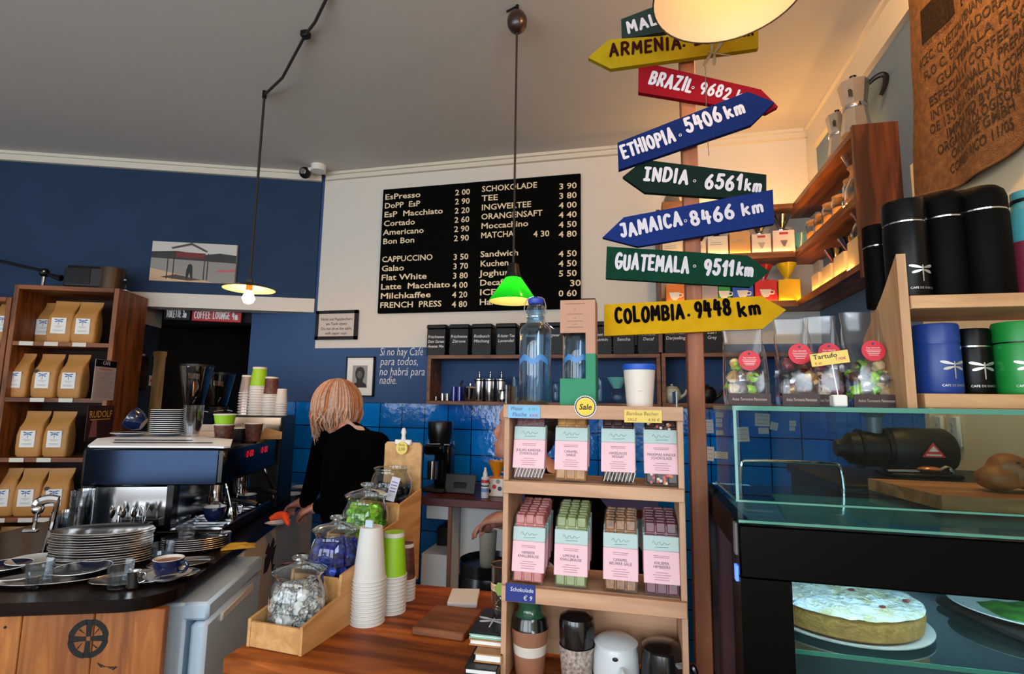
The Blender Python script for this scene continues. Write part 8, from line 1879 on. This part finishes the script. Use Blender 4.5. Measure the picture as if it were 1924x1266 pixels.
for k in range(34):                                   # a lock lying over the right shoulder
    s0 = hc + Vector((.07, -.05, -.05 + r_.uniform(-.02, .02))); hair.tube([s0, s0 + Vector((.05, -.02, -.035 + r_.uniform(-.01, .01))), s0 + Vector((.105 + r_.uniform(-.01, .02), -.03, -.055 + r_.uniform(-.015, .01))), s0 + Vector((.135 + r_.uniform(-.01, .02), -.03, -.09 + r_.uniform(-.02, .01)))], [.006, .0065, .005, .001], M_h3 if k % 2 else M_h2, seg=6)
# copper roots over the crown
for k in range(46):
    th_ = 2 * PI * k / 46; d = Vector((math.cos(th_), math.sin(th_), 0)); pts = []
    for q in range(4):
        a = PI / 2 * (1 - q / 3 * (.45 + .25 * ((k * 7) % 5) / 4)); pts.append(hc + Vector((.004, 0, .014)) + Vector((d.x * .114 * math.cos(a), d.y * .119 * math.cos(a), .128 * math.sin(a))))
    hair.tube(pts, [.0045, .0055, .005, .001], M_h1, seg=6, sm=4)
hair.build('hair', t)
# --- person behind the chocolate stand, in profile, hands at the cup on the keg
YP2 = 1.98
nose = at(930, 823, Y=YP2); hcw = Vector((nose.x + .101, YP2, nose.z + .028)); base = Vector((hcw.x + .30, YP2 + .02, 0))
t = thing('person', 'person in black half hidden by the chocolate stand, face in profile, hands on cup', 'person', base)
hc = hcw - base
MHd = T(hc) @ RZ(R(-90)) @ RX(R(-7))
neck = hc + Vector((.055, .01, -.12)); chest = hc + Vector((.17, .02, -.32)); pel = Vector((.05, .0, .84)); waist = (chest + pel) / 2 + Vector((.02, 0, 0))
shA = hc + Vector((.13, -.17, -.20)); shB = hc + Vector((.13, .19, -.20))
wA = at(966, 972, Y=1.99) - base; wB = at(958, 980, Y=2.13) - base
elA = Vector((wA.x + .24, -.25, wA.z - .02)); elB = Vector((wB.x + .24, .22, wB.z - .0))
bm_ = MB(); head_mesh(bm_, MHd, M_skin)
limb(bm_, [neck, hc + Vector((.03, 0, -.04))], [.055, .055], M_skin); limb(bm_, [neck, chest, waist, pel], [.06, .13, .12, .13], M_skin); limb(bm_, [shA, chest + Vector((0, 0, .05)), shB], [.06, .09, .06], M_skin)
limb(bm_, [shA, elA, wA], [.05, .04, .028], M_skin); limb(bm_, [shB, elB, wB], [.05, .04, .028], M_skin)
hand(bm_, wA, Vector((-1, .18, -.10)), (.1, -.35, 1), M_skin, 1, .62); hand(bm_, wB, Vector((-1, -.1, -.12)), (.1, .3, 1), M_skin, -1, .5)
for sg in (-1, 1): limb(bm_, [pel + Vector((.0, sg * .09, -.02)), Vector((.0, sg * .1, .46)), Vector((.05, sg * .1, .08)), Vector((-.06, sg * .11, .04))], [.085, .06, .042, .038], M_skin)
remeshed(bm_, 'body', t, .0048, 4)
ey = MB()
for sg in (-1, 1): ey.ball((sg * .031, -.0668, .013), (.0115, .0062, .006), M_skin, MHd, seg=12, rings=8); ey.ball((sg * .031, -.0708, .009), (.008, .0022, .0016), M_ink, MHd, seg=10, rings=6); ey.tube([(sg * .016, -.0835, .03), (sg * .03, -.0795, .034), (sg * .048, -.067, .03)], .0022, mat('brow_brown', (60, 36, 26), .7), MHd, seg=5); ey.tube([(sg * .018, -.0745, .013), (sg * .03, -.0728, .012), (sg * .044, -.063, .012)], .0015, M_ink, MHd, seg=5)
ey.build('eyes', t)
lp = MB(); lp.ball((0, -.0935, -.0565), (.019, .0045, .0042), M_lip, MHd, seg=12, rings=6); lp.ball((0, -.0925, -.0665), (.016, .0045, .0045), M_lip, MHd, seg=12, rings=6); lp.build('lips', t)
hr = MB(); M_hd = mat('hair_dark', (40, 24, 16), .5, vary=.3, vscale=60)
hr.ball((0, .03, .05), (.089, .108, .088), M_hd, MHd, seg=22, rings=14, wob=.05); hr.ball((0, .085, -.005), (.068, .05, .07), M_hd, MHd, seg=16, rings=10)
for k in range(30): a = R(-80 + 160 * k / 29); hr.tube([(.05 * math.sin(a), -.062 * math.cos(a), .1), (.075 * math.sin(a), -.086 * math.cos(a) * .9 + .01, .074), (.086 * math.sin(a), .02, .04)], [.006, .006, .003], M_hd, MHd, seg=5)
hr.build('hair', t)
cl = MB(); limb(cl, [neck + Vector((.02, 0, -.045)), chest, waist, pel], [.075, .15, .14, .15], M_swt); limb(cl, [shA, chest + Vector((0, 0, .05)), shB], [.07, .11, .07], M_swt)
limb(cl, [shA, elA, wA + Vector((.012, 0, 0))], [.07, .058, .04], M_swt); limb(cl, [shB, elB, wB + Vector((.012, 0, 0))], [.07, .058, .04], M_swt); remeshed(cl, 'sweater', t, .01, 5)
cl = MB()
for sg in (-1, 1): limb(cl, [pel + Vector((.0, sg * .08, .0)), Vector((.0, sg * .1, .46)), Vector((.05, sg * .1, .09))], [.11, .078, .06], M_trs)
remeshed(cl, 'trousers', t, .012, 4)
sh_ = MB()
for sg in (-1, 1): limb(sh_, [Vector((.05, sg * .1, .045)), Vector((-.08, sg * .11, .036))], [.045, .036], M_black)
remeshed(sh_, 'shoes', t, .01, 3)
